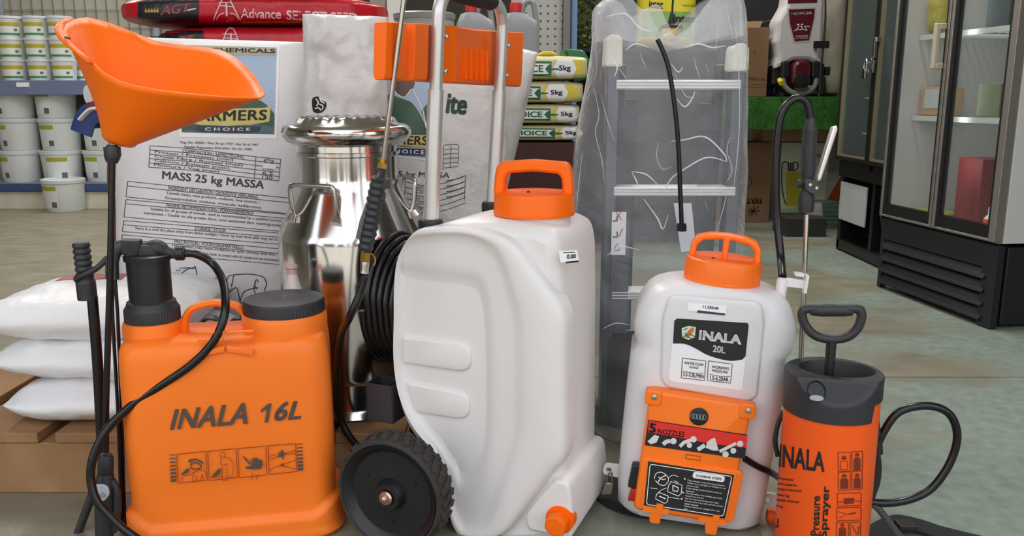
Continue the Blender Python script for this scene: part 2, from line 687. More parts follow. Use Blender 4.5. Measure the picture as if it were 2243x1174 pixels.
# ================================================================ the shop itself
def floor_mat():
    m = bpy.data.materials.new('worn_painted_concrete')
    m.use_nodes = True
    nt = m.node_tree
    b = nt.nodes['Principled BSDF']
    b.inputs['Roughness'].default_value = 0.5
    t = nt.nodes.new('ShaderNodeTexCoord')
    def nz(scale, det, stretch=(1, 1, 1)):
        mpn = nt.nodes.new('ShaderNodeMapping')
        mpn.inputs['Scale'].default_value = stretch
        nt.links.new(t.outputs['Object'], mpn.inputs[0])
        n = nt.nodes.new('ShaderNodeTexNoise')
        n.inputs['Scale'].default_value = scale
        n.inputs['Detail'].default_value = det
        nt.links.new(mpn.outputs[0], n.inputs['Vector'])
        return n
    def ramp(n, p0, c0, p1, c1):
        r = nt.nodes.new('ShaderNodeValToRGB')
        r.color_ramp.elements[0].position, r.color_ramp.elements[1].position = p0, p1
        r.color_ramp.elements[0].color, r.color_ramp.elements[1].color = c0, c1
        nt.links.new(n.outputs['Fac'], r.inputs[0])
        return r
    base = ramp(nz(6, 8, (1, 2.2, 1)), 0.3, lin('#787362'), 0.7, lin('#8E8876'))
    green = ramp(nz(30, 6), 0.3, lin('#7A877D'), 0.7, lin('#929D92'))
    mask = ramp(nz(1.35, 5, (1, 1.5, 1)), 0.44, (0, 0, 0, 1), 0.54, (1, 1, 1, 1))
    # the green paint lies on the right-hand part of the floor
    sx = nt.nodes.new('ShaderNodeSeparateXYZ')
    nt.links.new(t.outputs['Object'], sx.inputs[0])
    mr = nt.nodes.new('ShaderNodeMapRange')
    mr.inputs['From Min'].default_value = -0.2
    mr.inputs['From Max'].default_value = 0.6
    nt.links.new(sx.outputs['X'], mr.inputs['Value'])
    mul = nt.nodes.new('ShaderNodeMath')
    mul.operation = 'MULTIPLY'
    nt.links.new(mask.outputs[0], mul.inputs[0])
    nt.links.new(mr.outputs[0], mul.inputs[1])
    mx = nt.nodes.new('ShaderNodeMix')
    mx.data_type = 'RGBA'
    nt.links.new(mul.outputs[0], mx.inputs['Factor'])
    nt.links.new(base.outputs[0], mx.inputs['A'])
    nt.links.new(green.outputs[0], mx.inputs['B'])
    nt.links.new(mx.outputs['Result'], b.inputs['Base Color'])
    rr = ramp(nz(4, 4), 0.3, (0.35,) * 3 + (1,), 0.7, (0.6,) * 3 + (1,))
    nt.links.new(rr.outputs[0], b.inputs['Roughness'])
    bp = nt.nodes.new('ShaderNodeBump')
    bp.inputs['Strength'].default_value = 0.12
    bp.inputs['Distance'].default_value = 0.01
    n3 = nz(50, 5)
    nt.links.new(n3.outputs['Fac'], bp.inputs['Height'])
    nt.links.new(bp.outputs[0], b.inputs['Normal'])
    return m

def struct(name, c, d, m):
    return obj(name, MB().box(c, d), m, smooth=False, kind='structure')

M_WALL = mat('painted_wall', '#A9A89F', 0.8, var=0.06, vscale=2)
JOINT_Y = gr(2000, 826).y
fm = MB()
for (y0, y1) in ((-1.2, JOINT_Y - 0.004), (JOINT_Y + 0.004, 9.6)):
    fm.box((-0.5, (y0 + y1) / 2, -0.05), (10.2, y1 - y0, 0.1))
obj('floor', fm, floor_mat(), smooth=False, kind='structure')
struct('trim_1', (-0.5, JOINT_Y, -0.054), (10.2, 0.008, 0.1), mat('joint_filler', '#5C5348', 0.9))
struct('trim_3', (-0.5, -5.2, -0.051), (14.0, 8.0, 0.1), mat('pale_bounce_paving', '#B4AEA2', 0.8, var=0.1, vscale=1.5))  # unseen yard ground, kept pale so it bounces sunlight into the shop
struct('wall_back', (-0.5, 9.65, 1.5), (10.2, 0.1, 3.0), mat('back_wall', '#5B5A55', 0.8))
struct('wall_left', (-5.55, 5.0, 1.5), (0.1, 9.4, 3.0), M_WALL)
struct('wall_right', (4.55, 5.0, 1.5), (0.1, 9.4, 3.0), M_WALL)
struct('ceiling', (-0.5, 5.0, 3.05), (10.2, 9.4, 0.1), mat('ceiling_board', '#C9C7C0', 0.8))
fr = MB()
for c, d in (((-4.2, 0.35, 1.5), (2.6, 0.1, 3.0)), ((3.5, 0.35, 1.5), (2.0, 0.1, 3.0))):
    fr.box(c, d)
obj('wall_front', fr, M_WALL, smooth=False, kind='structure')  # unseen front wall ends, added to vary what the steel reflects
# unseen yard wall pieces, added as dark bands for the milk can to reflect
yd = MB()
for x0, x1, hh in ((-7.0, -3.1, 2.6), (-2.2, -0.4, 2.2), (0.5, 1.1, 2.9), (1.9, 6.0, 2.5)):
    yd.box(((x0 + x1) / 2, -8.6, hh / 2), (x1 - x0, 0.3, hh))
obj('wall_yard_added', yd, mat('added_yard_wall', '#6A6258', 0.8), smooth=False, kind='structure')
dj = MB()
for x in (-2.6, 2.6):
    dj.box((x - 0.2, 0.36, 1.5), (0.12, 0.12, 3.0))
obj('trim_2', dj, mat('added_dark_jambs', '#26282C', 0.5), smooth=False, kind='structure')  # unseen dark jambs, added to show as bands in the steel

lm = thing('unseen_ceiling_light', 'unseen white fluorescent batten on the shop ceiling, lighting the back', 'lamp', T(LAMPS[0][0], LAMPS[0][1], 3.0), 'ceiling battens')
kid('housing', MB().box((0, 0, -0.018), (0.16, 1.24, 0.034)), mat('white_lamp_housing', '#E8E8E6', 0.5), lm, bevel=0.006)
for x, y in LAMPS[1:]:
    copy_thing(lm, T(x, y, 3.0))

# ================================================================ refrigerators along the right-hand side
def fridge(name, label, A, B, depth, z_base, z_door0, ztop, handles):
    """A, B: floor points of the front, near end first"""
    A, B = V((A.x, A.y, 0)), V((B.x, B.y, 0))
    d = (B - A)
    L = d.length
    ang = math.atan2(d.y, d.x)
    # local x runs along the front from the near end to the far end, local y points into the shop room
    M = T(A) @ Matrix.Rotation(ang, 4, 'Z')
    t = thing(name, label, 'fridge', M)
    return t, M, L

# near fridge
A, B = gr(2176, 722), gr(1928, 627)
M1 = T(A.x, A.y, 0) @ Matrix.Rotation(math.atan2(B.y - A.y, B.x - A.x), 4, 'Z')
L1 = (V((B.x, B.y)) - V((A.x, A.y))).length
fr1 = thing('display_fridge', 'near two-door glass display fridge with silver door trim above a black louvred base', 'fridge', M1)
# into the fridge is local -y
DP = 0.62
ZB, ZT = 0.30, 1.95
b = MB()
b.box((L1 / 2, -DP / 2 - 0.02, ZB / 2), (L1 - 0.02, DP - 0.02, ZB - 0.02))
kid('base', b, M_FRBASE, fr1, bevel=0.006)
lv = MB()
lv.box((L1 / 2, 0.003, ZB - 0.045), (L1, 0.03, 0.085))
lv.box((0.035, 0.003, ZB / 2 - 0.04), (0.07, 0.03, ZB - 0.085))
lv.box((L1 - 0.012, 0.003, ZB / 2 - 0.04), (0.024, 0.03, ZB - 0.085))
for k in range(4):
    z = 0.04 + k * 0.05
    lv.prism([(-0.012, z - 0.022), (0.026, z - 0.018), (0.022, z - 0.006), (0.002, z + 0.022), (-0.012, z + 0.022)], 0.05, L1 - 0.02, 'x')
kid('louvre_grille', lv, M_FRBASE, fr1, bevel=0.003)
cab = MB()
cab.box((0.012, -DP / 2, (ZB + ZT) / 2 + 0.005), (0.024, DP, ZT - ZB))
cab.box((L1 - 0.012, -DP / 2, (ZB + ZT) / 2 + 0.005), (0.024, DP, ZT - ZB))
cab.box((L1 / 2, -DP / 2, ZT + 0.02), (L1, DP, 0.04))
cab.box((L1 / 2, -DP / 2, ZB + 0.012), (L1 - 0.05, DP, 0.024))
kid('cabinet', cab, mat('white_cabinet', '#D8D6D4', 0.45), fr1, bevel=0.003)
kid('back_liner', MB().box((L1 / 2, -DP + 0.01, (ZB + ZT) / 2), (L1 - 0.05, 0.02, ZT - ZB - 0.05)), M_INNER, fr1)
rail = MB()
for x in (0.06, L1 / 2 - 0.03, L1 / 2 + 0.03, L1 - 0.06):
    rail.box((x, -DP + 0.03, (ZB + ZT) / 2), (0.025, 0.014, ZT - ZB - 0.1))
for x in (0.03, L1 - 0.03):
    rail.box((x + (0.004 if x < 0.1 else -0.004), -0.22, (ZB + ZT) / 2), (0.012, 0.03, ZT - ZB - 0.1))
for k in range(26):
    for x in (0.06, L1 / 2 - 0.03, L1 / 2 + 0.03, L1 - 0.06):
        rail.box((x, -DP + 0.041, ZB + 0.1 + k * 0.06), (0.010, 0.01, 0.034))
kid('shelf_rail', rail, mat('rail_grey', '#8F9A97', 0.4), fr1)
for z in (0.72, 1.04):
    sh = MB()
    sh.box((L1 / 2, -0.06, z), (L1 - 0.06, 0.008, 0.02))
    for k in range(14):
        sh.box((L1 / 2, -0.09 - k * 0.034, z), (L1 - 0.06, 0.005, 0.005))
    for k in range(3):
        sh.box((0.06 + k * (L1 - 0.12) / 2, -0.30, z - 0.004), (0.006, 0.48, 0.006))
    kid('shelf', sh, mat('white_wire_shelf', '#C6CECB', 0.4), fr1)
def fridge_fill(M, x, y, z, h, e):  # added light that brightens a fridge interior
    l = bpy.data.lights.new('fridge_fill_light', 'AREA')
    l.shape = 'RECTANGLE'
    l.size, l.size_y = 0.02, h
    l.energy = e
    l.color = (0.93, 1.0, 0.97)
    o = bpy.data.objects.new('fridge_fill_light', l)
    COL.objects.link(o)
    o.matrix_world = M @ T(x, y, z) @ RX(-90) @ RX(0)
    return o
fridge_fill(M1, L1 / 2, -0.03, 1.1, 1.2, 0.55)
W2 = L1 / 2
for k in range(2):
    x0 = k * W2
    dr = kid('door', MB().prism([(x0 + 0.004, ZB + 0.01), (x0 + W2 - 0.004, ZB + 0.01), (x0 + W2 - 0.004, ZT), (x0 + 0.004, ZT)], -0.001, 0.003), M_GASKET, fr1) if False else None
    f = MB()
    def frame(mb, xa, xb, za, zb, wl_, wr_, wb_, wt_, ya, yb):
        mb.box(((xa + xa + wl_) / 2, (ya + yb) / 2, (za + zb) / 2), (wl_, yb - ya, zb - za))
        mb.box(((xb + xb - wr_) / 2, (ya + yb) / 2, (za + zb) / 2), (wr_, yb - ya, zb - za))
        mb.box(((xa + xb) / 2, (ya + yb) / 2, za + wb_ / 2), (xb - xa - wl_ - wr_, yb - ya, wb_))
        mb.box(((xa + xb) / 2, (ya + yb) / 2, zb - wt_ / 2), (xb - xa - wl_ - wr_, yb - ya, wt_))
    frame(f, x0 + 0.003, x0 + W2 - 0.003, ZB + 0.012, ZT, 0.014 if k else 0.03, 0.014, 0.008, 0.03, 0.004, 0.036)
    d0 = kid('door', f, M_SILVER, fr1, bevel=0.002)
    g = MB()
    frame(g, x0 + (0.017 if k else 0.033), x0 + W2 - 0.017, ZB + 0.02, ZT - 0.03, 0.016, 0.016, 0.045, 0.03, 0.008, 0.030)
    kid('gasket', g, M_GASKET, d0)
    pn = MB().box((x0 + W2 / 2 + (0 if k else 0.008), 0.018, (ZB + ZT) / 2 + 0.01), (W2 - (0.064 if k else 0.080), 0.004, ZT - ZB - 0.12))
    kid('glass', pn, M_GLASS, d0)
# long pale handle on the far door
hd = MB()
hx, hz0, hz1 = W2 + 0.035, at(2075, 150, 3.15).z, at(2090, 45, 3.15).z
hd.box((hx, 0.062, (hz0 + hz1) / 2), (0.022, 0.02, hz1 - hz0))
hd.box((hx, 0.045, hz0 + 0.012), (0.026, 0.03, 0.024))
hd.box((hx, 0.045, hz1 - 0.012), (0.026, 0.03, 0.024))
kid('handle', hd, mat('aged_cream_plastic', '#BFB4A0', 0.45), fr1, bevel=0.005)

# what stands in the near fridge
def into(M, x, y, z):
    return M @ V((x, y, z))
zs1 = ZB + 0.024
bt = thing('spray_bottle', 'small white bottle with an orange band standing at the bottom of the near fridge', 'bottle', M1 @ T(0.125, -0.035, zs1 + 0.001))
kid('body', MB().lathe([(0.018, 0), (0.02, 0.004), (0.02, 0.05), (0.012, 0.062)], 20), M_PAPER, bt)
kid('band', MB().lathe([(0.0205, 0.026), (0.0205, 0.05)], 20, ca=False, cb=False), M_ORANGE3, bt)
kid('cap', MB().lathe([(0.008, 0.060), (0.008, 0.09), (0.003, 0.095)], 14), M_PAPER, bt)
tag(obj('storage_box', MB().box((0.36, -0.17, zs1 + 0.126), (0.14, 0.12, 0.25), M1), mat('dull_red_card', '#8A3338', 0.6), bevel=0.004), 'dull red box at the bottom right inside the near fridge', 'box')
pk = MB()
Sack(0.05, 0.075, 0.035, 4, 0.008).build(pk, 20, 24, M1 @ T(L1 - 0.09, -0.10, 1.04 + 0.09) @ RZ(180))
tag(obj('feed_packet', pk, mat('olive_yellow_film', '#A8A032', 0.4, bump=0.3)), 'olive yellow packet on the upper shelf of the near fridge', 'packet')
pf = thing('medicine_carton', 'tan edged white carton on the lower shelf of the near fridge', 'carton', M1 @ T(L1 - 0.105, -0.13, 0.732))
kid('carton', MB().box((0, 0, 0.055), (0.13, 0.10, 0.11)), M_CARDL, pf, bevel=0.003)
kid('front_panel', MB().box((-0.01, 0.051, 0.065), (0.09, 0.003, 0.075)), M_INNER, pf)
tag(obj('folded_packet', MB().box((L1 - 0.15, -0.12, zs1 + 0.013), (0.2, 0.12, 0.024), M1), mat('lime_film', '#9AA63C', 0.4), bevel=0.008), 'flat lime green packet lying at the bottom of the near fridge', 'packet')
tag(obj('medicine_carton', MB().box((0.26, -0.13, 0.732 + 0.06), (0.12, 0.10, 0.12), M1), mat('green_brown_card', '#6E7A58', 0.6), bevel=0.003), 'greenish brown carton on the lower shelf at the right of the near fridge', 'carton')
tag(obj('medicine_carton', MB().box((0.26, -0.13, 1.052 + 0.06), (0.12, 0.10, 0.12), M1), mat('dark_card', '#3A4448', 0.6), bevel=0.003), 'dark carton on the upper shelf at the right of the near fridge', 'carton')

# far fridge
XF = 1.74
YA, YB = 3.68, 4.50
L2 = YB - YA
M2 = T(XF, YA, 0) @ RZ(90)
fr2 = thing('display_fridge', 'far two-door black display fridge with a padlock and an open machine bay below', 'fridge', M2)
ZB2 = 0.42
f = MB()
f.box((L2 / 2, -0.30, 0.035), (L2, 0.58, 0.05))
f.box((0.02, -0.30, ZB2 / 2), (0.035, 0.58, ZB2))
f.box((L2 - 0.02, -0.30, ZB2 / 2), (0.035, 0.58, ZB2))
f.box((L2 * 0.52, -0.30, ZB2 / 2), (0.03, 0.56, ZB2))
f.box((L2 / 2, -0.56, ZB2 / 2), (L2, 0.02, ZB2))
f.box((L2 / 2, -0.02, ZB2 + 0.02), (L2, 0.05, 0.085))
f.box((L2 * 0.75, -0.30, 0.10), (L2 * 0.42, 0.4, 0.012))
f.box((L2 / 2, -0.30, 0.012), (L2, 0.5, 0.023))
kid('base', f, M_FRIDGE, fr2, bevel=0.004)
kid('white_panel', MB().box((L2 * 0.765, -0.006, 0.27), (0.33, 0.012, 0.20)), mat('worn_white_panel', '#B9BDBC', 0.5, var=0.1), fr2, bevel=0.004)
cab = MB()
cab.box((0.012, -0.30, 1.2), (0.024, 0.58, 1.5))
cab.box((L2 - 0.012, -0.30, 1.2), (0.024, 0.58, 1.5))
cab.box((L2 / 2, -0.02, 1.2), (0.05, 0.05, 1.5))
cab.box((L2 / 2, -0.30, 1.96), (L2, 0.6, 0.04))
kid('cabinet', cab, M_FRIDGE, fr2, bevel=0.003)
kid('back_liner', MB().box((L2 / 2, -0.58, 1.2), (L2 - 0.05, 0.02, 1.48)), mat('dim_liner', '#8E9C92', 0.6), fr2)
for z in (0.62, 0.80, 0.98):
    kid('shelf', MB().box((L2 / 2, -0.32, z), (L2 - 0.06, 0.46, 0.008)), mat('shelf_glass_green', '#8FA69A', 0.4), fr2)
fridge_fill(M2, L2 / 2, -0.06, 1.2, 1.2, 0.9)
for k in range(2):
    x0 = k * L2 / 2
    f = MB()
    frame(f, x0 + 0.004, x0 + L2 / 2 - 0.004, ZB2 + 0.066, 1.94, 0.02, 0.02, 0.02, 0.03, 0.006, 0.034)
    d0 = kid('door', f, mat('dark_bronze_trim', '#2A2926', 0.35, 0.4), fr2, bevel=0.002)
    g = MB()
    frame(g, x0 + 0.024, x0 + L2 / 2 - 0.024, ZB2 + 0.086, 1.91, 0.008, 0.008, 0.008, 0.008, 0.010, 0.030)
    kid('trim', g, mat('brass_tone_trim', '#B3A784', 0.3, 0.6), d0)
    kid('glass', MB().box((x0 + L2 / 4, 0.018, 1.2), (L2 / 2 - 0.062, 0.004, 1.42)), M_GLASS, d0)
lk = thing('padlock', 'steel padlock hanging from a hasp on the far black fridge', 'padlock', M2 @ T(L2 * 0.5, 0.075, at(1885, 150, 4.08).z))
kid('lock_body', MB().prism(roundpoly([(-0.022, -0.05), (0.022, -0.05), (0.022, 0), (-0.022, 0)], 0.012), -0.01, 0.01, 'y', bev=0.003), M_STEEL2, lk)
kid('shackle', MB().tube([(-0.014, 0, -0.002), (-0.014, 0, 0.03), (0, 0, 0.046), (0.014, 0, 0.03), (0.014, 0, -0.002)], 0.004, 8), M_STEEL2, lk)
hs = MB().box((L2 * 0.5 - 0.03, 0.05, lk.location.z + 0.06), (0.02, 0.012, 0.16))
hs.box((L2 * 0.5, 0.054, lk.location.z + 0.042), (0.08, 0.02, 0.012))
hs.box((L2 * 0.5 - 0.03, 0.04, lk.location.z + 0.13), (0.03, 0.02, 0.02))
kid('hasp', hs, M_STEEL2, fr2, bevel=0.002)
pl = thing('power_plug', 'black plug and cable hanging in the machine bay of the far fridge', 'plug', M2 @ T(0.20, -0.03, 0.33))
kid('plug_body', MB().cyl((0, 0, 0), (0.09, 0.0, -0.015), 0.032, 20, 0.02), M_BLACK, pl)
kid('cable', MB().tube([(0.09, 0, -0.015), (0.13, 0, 0.01), (0.14, 0, -0.08), (0.10, 0.0, -0.16), (0.07, 0.0, -0.20)], 0.007, 8), M_HOSE, pl)
so = thing('socket_box', 'small yellow socket box in the machine bay of the far fridge', 'socket', M2 @ T(0.10, -0.03, 0.061))
kid('box', MB().prism(roundpoly([(-0.05, 0.02), (0.05, 0.02), (0.05, 0.135), (-0.05, 0.135)], 0.012), -0.03, 0.03, 'y', bev=0.006), mat('dull_yellow_plastic', '#C2A64A', 0.5), so)
kid('foot', MB().box((0, 0, 0.011), (0.06, 0.04, 0.022)), mat('dull_yellow_plastic', '#C2A64A'), so)
for (x, z, w, h, c, lb) in ((0.13, 0.604, 0.16, 0.16, '#7C8070', 'grey green carton on the lowest shelf of the far fridge, by its near door'),
                            (0.60, 0.604, 0.20, 0.10, '#8A938C', 'pale grey carton on the lowest shelf of the far fridge, by its far door'),
                            (0.14, 0.804, 0.18, 0.15, '#6F8248', 'green carton on the middle shelf of the far fridge'),
                            (0.62, 0.984, 0.12, 0.12, '#5C4A44', 'brown carton on the upper shelf of the far fridge'),
                            (0.16, 0.984, 0.18, 0.11, '#5A6A6A', 'blue grey carton on the upper shelf of the far fridge')):
    z = {0.604: 0.625, 0.804: 0.805, 0.984: 0.985}[z]
    tag(obj('medicine_carton', MB().box((x, -0.27, z + h / 2), (w, 0.16, h), M2), mat('carton_' + c[1:], c, 0.6), bevel=0.003), lb, 'carton')

# ================================================================ shelving with buckets on the left
YS = 6.15
def zpx(py, Y):
    return at(500, py, Y).z
sh = thing('shop_shelf', 'grey steel shop shelf with blue edged boards holding white buckets', 'shelf', T(-3.3, YS, 0))
ZS1 = zpx(402, YS)
ZS2 = zpx(176, YS)
M_BLUE = mat('blue_shelf_edge', '#3E5280', 0.45)
M_SHGR = mat('grey_shelf_steel', '#8D92A0', 0.45)
kid('plinth', MB().box((0, 0.22, (ZS1 - 0.06) / 2), (2.6, 0.40, ZS1 - 0.06)), mat('cream_plinth', '#D6D2C2', 0.6, var=0.15), sh, bevel=0.004)
for z, h, c in ((ZS1, 0.055, M_BLUE), (ZS2, 0.10, mat('slate_blue_edge', '#6F7C9C', 0.45))):
    kid('shelf_board', MB().box((0, 0.24, z - 0.015), (2.6, 0.46, 0.028)), M_SHGR, sh)
    kid('shelf_edge', MB().box((0, 0.004, z - h / 2), (2.6, 0.012, h)), c, sh, bevel=0.003)
kid('price_strip', MB().box((-0.16 - 0.02, -0.004, ZS2 - 0.03), (0.09, 0.004, 0.03)), M_PAPER, sh)
bk = MB()
bk.box((0, 0.50, 1.0), (2.6, 0.02, 2.0))
kid('back_panel', bk, mat('beige_back_panel', '#A6A394', 0.7, var=0.12, vscale=3), sh)
wr = MB()
for k in range(33):
    wr.box((-1.28 + k * 0.08, 0.478, 1.35), (0.006, 0.006, 1.25))
for k in range(10):
    wr.box((0, 0.472, 0.80 + k * 0.13), (2.58, 0.006, 0.006))
kid('wire_grid', wr, M_WIRE, sh)
for x in (-1.29, -0.55, 0.62, 1.29):
    kid('upright', MB().box((x, 0.455, 1.0), (0.035, 0.03, 2.0)), M_SHGR, sh)

def bucket(r0, r1, h, name, label, group):
    t = thing(name, label, 'bucket', None, group)
    kid('body', MB().lathe([(r0 * 0.97, 0), (r0, 0.006), (r0 + (r1 - r0) * 0.8, h * 0.78), (r1 * 0.99, h * 0.80), (r1 * 1.0, h * 0.84), (r1 * 0.985, h * 0.85), (r1, h * 0.9)], 40), mat('white_bucket_plastic', '#DDE2E2', 0.4, sss=0.03), t)
    kid('lid', MB().lathe([(r1 * 1.045, h * 0.88), (r1 * 1.05, h * 0.895), (r1 * 1.045, h * 0.985), (r1 * 1.0, h), (r1 * 0.94, h), (r1 * 0.92, h * 0.975), (0.01, h * 0.97)], 40), mat('pale_bucket_lid', '#D2D7DA', 0.35), t)
    def patch(a0, a1, z0, z1, off):
        mb = MB()
        def fn(u, v):
            z = z0 + (z1 - z0) * v
            rr = r0 + (r1 - r0) * 0.8 * z / (h * 0.78) + off
            a = R(a0 + (a1 - a0) * u - 90)
            return (rr * math.cos(a), rr * math.sin(a), z)
        mb.grid(fn, 12, 2)
        return mb
    return t, patch

BUCK = []
t, patch = bucket(0.074, 0.084, 0.148, 'tub', 'small white tub', 'small tubs on the shelf')
lb = kid('label', patch(-62, 62, 0.028, 0.105, 0.001), mat('tub_label_white', '#E3E6DF', 0.5), t)
kid('yellow_band', patch(-62, 62, 0.078, 0.104, 0.0018), mat('tub_label_yellow', '#B6A63C', 0.5), lb)
kid('green_band', patch(-62, 62, 0.018, 0.032, 0.0018), mat('tub_label_green', '#3F8A62', 0.5), lb)
kid('barcode', patch(30, 46, 0.045, 0.062, 0.0018), mat('barcode_grey', '#6A6E72', 0.5), lb)
smallT = t
hS = 0.1485
rowsn = ('bottom', 'middle', 'top')
coln = ('leftmost stack', 'second stack', 'third stack')
first = True
for c, px in enumerate((30, 87, 140)):
    for r in range(3):
        x = at(px, 150, YS + 0.09).x
        lbl = 'small white tub, %s of the %s on the upper shelf' % (rowsn[r], coln[c])
        M = T(x, YS + 0.10, ZS2 + r * hS) @ RZ((8, -6, 3)[c] + r * 4)
        if first:
            t.matrix_world = M
            t['label'] = lbl
            first = False
        else:
            copy_thing(smallT, M, lbl)
for r in range(2):
    copy_thing(smallT, T(at(172, 150, YS + 0.16).x + 0.012, YS + 0.24, ZS2 + r * hS) @ RZ(30), 'small white tub, %s of the half hidden pair at the upper shelf\'s right end' % ('lower', 'upper')[r])

t, patch = bucket(0.127, 0.141, 0.232, 'bucket', 'large white bucket', 'large white buckets')
lb = kid('label', patch(-58, 6, 0.03, 0.185, 0.0012), mat('bucket_label', '#DADDE0', 0.5), t)
kid('green_band', patch(-58, 4, 0.155, 0.185, 0.002), mat('bucket_label_olive', '#A2A234', 0.5), lb)
kid('barcode', patch(-14, 2, 0.035, 0.075, 0.002), mat('barcode_dark', '#5A5F66', 0.5), lb)
bigT = t
hB = 0.2325
first = True
for c, (px, nm) in enumerate(((38, 'left stack'), (128, 'right stack'), (218, 'half hidden third stack'))):
    for r in range(3):
        if c == 2 and r == 2:
            continue
        x = at(px, 300, YS + 0.16).x + (0.012 if r == 1 else 0)
        lbl = 'large white bucket, %s of the %s on the lower shelf' % (rowsn[r] if c < 2 else ('bottom', 'upper')[r], nm)
        M = T(x, YS + 0.175 + (0.03 if c == 2 else 0), ZS1 + r * hB) @ RZ((-12, 4, 0)[c] + (34 if (c == 1 and r == 0) else 0))
        if first:
            t.matrix_world = M
            t['label'] = lbl
            first = False
        else:
            copy_thing(bigT, M, lbl)
p = gr(124, 466)
copy_thing(bigT, T(p.x, p.y + 0.13, 0) @ RZ(2), 'large white bucket standing alone on the floor in front of the shelf')

# ================================================================ turf covered table with boxes at the back right
YT = 5.15
tb = thing('display_table', 'low table draped in green artificial turf at the back of the shop', 'table', T(1.85, YT, 0))
ZTT = zpx(216, YT)
kid('table_top', MB().box((0, 0.4, ZTT - 0.02), (1.6, 0.8, 0.036)), M_WOOD, tb)
def turf():
    mb = MB()
    mb.box((0, 0.4, ZTT + 0.006), (1.62, 0.82, 0.012))
    mb.box((0, -0.012, ZTT - 0.085), (1.62, 0.014, 0.19))
    random.seed(5)
    for k in range(3800):
        x, z = random.uniform(-0.8, 0.4), random.uniform(ZTT - 0.18, ZTT + 0.01)
        dx, dz = random.uniform(-0.008, 0.008), random.uniform(-0.012, 0.004)
        mb.add([(x - 0.002, -0.018, z), (x + 0.002, -0.018, z), (x + dx, -0.03, z + dz)], [(0, 1, 2)])
    return mb
kid('turf_cloth', turf(), mat('green_turf', '#3A7A2A', 0.8, var=0.4, vscale=14), tb, smooth=False)
for x in (-0.76, 0.76):
    for y in (0.06, 0.74):
        kid('leg', MB().box((x, y, (ZTT - 0.04) / 2), (0.05, 0.05, ZTT - 0.04)), M_WOOD, tb)

def flat_map(Y):
    def f(px, py, off=0.0):
        p = at(px, py, Y)
        p.y -= off
        return p
    return f
# boxes on the floor below the table
def carton(name, label, px0, px1, py0, py1, Y, depth, m, onfloor=True, cat='box', z0=None):
    a, c = at(px0, py1, Y), at(px1, py0, Y)
    zb = 0.0 if onfloor else (z0 if z0 is not None else a.z)
    t = thing(name, label, cat, T((a.x + c.x) / 2, Y, zb))
    kid('carton', MB().box((0, depth / 2, (c.z - zb) / 2), (c.x - a.x, depth, c.z - zb)), m, t, bevel=0.004)
    fl = flat_map(Y)
    off = t.location.copy()
    return t, (lambda px, py, o=0.0: fl(px, py, o + 0.0005) - off)
YC = gr(1650, 487).y - 0.25
YC = gr(1650, 487).y
t, mpp = carton('cardboard_box', 'brown cardboard box with upside down print standing on the floor beside the plastic wrapped ladder', 1570, 1694, 312, 488, YC, 0.28, M_CARD)
mb = MB()
p_text(mb, mpp, 'FERTILIS', (1668, 434), (1612, 434), (1612, 446), (1668, 446), 0.02)
for q in ([(1640, 470), (1662, 452)], [(1646, 474), (1652, 450)], [(1638, 462), (1664, 462)], [(1642, 456), (1658, 470)]):
    p_line(mb, mpp, q, 2.2)
p_line(mb, mpp, smooth_px([(1634, 392), (1642, 388), (1646, 400), (1640, 412), (1630, 410)]), 1.5)
kid('print', mb, M_INK, t)
t, mpp = carton('product_box', 'pale box printed with a yellow sprayer standing on the floor behind the spray gun', 1702, 1818, 312, 486, YC + 0.03, 0.28, mat('pale_printed_card', '#C6CBB4', 0.6, var=0.1))
mb = MB()
p_poly(mb, mpp, [(1722, 376), (1756, 376), (1758, 392), (1758, 452), (1722, 452)])
kid('yellow_tank_print', mb, mat('mustard_print', '#B2A51E', 0.6), t)
mb = MB()
p_poly(mb, mpp, [(1704, 470), (1712, 458), (1760, 452), (1817, 452), (1817, 482), (1704, 482)], 0.0004)
kid('green_ground_print', mb, mat('soft_green_print', '#9CB386', 0.6), t)
mb = MB()
p_line(mb, mpp, smooth_px([(1726, 356), (1714, 358), (1712, 400), (1716, 430), (1721, 448)]), 2.5)
p_line(mb, mpp, smooth_px([(1736, 356), (1746, 356), (1748, 366), (1742, 373), (1726, 373)]), 2.5)
for x in (1727, 1732, 1737):
    p_line(mb, mpp, [(x, 356), (x, 373)], 3.5)
p_text(mb, mpp, 'DI', (1784, 345), (1797, 345), (1797, 337), (1784, 337), 0.02)
kid('print', mb, M_INK, t)
# tan box lying open on top, seen above both
tag(obj('cardboard_box', MB().box(((at(1674, 300, YC).x + at(1826, 300, YC).x) / 2, YC + 0.17, (zpx(312, YC + 0.03) + zpx(282, YC)) / 2 + 0.003), (at(1826, 300, YC).x - at(1674, 300, YC).x, 0.26, zpx(283, YC) - zpx(312, YC + 0.03))), M_CARDL, bevel=0.006), 'shallow tan cardboard box lying on top of the boxes under the turf table', 'box')
p = gr(1760, 520)
tag(obj('crate', MB().box((p.x + 0.02, p.y + 0.15, 0.055), (0.24, 0.26, 0.11)), mat('dark_brown_crate', '#2E2A2A', 0.7), bevel=0.005), 'low dark crate on the floor behind the chrome lance rod', 'crate')
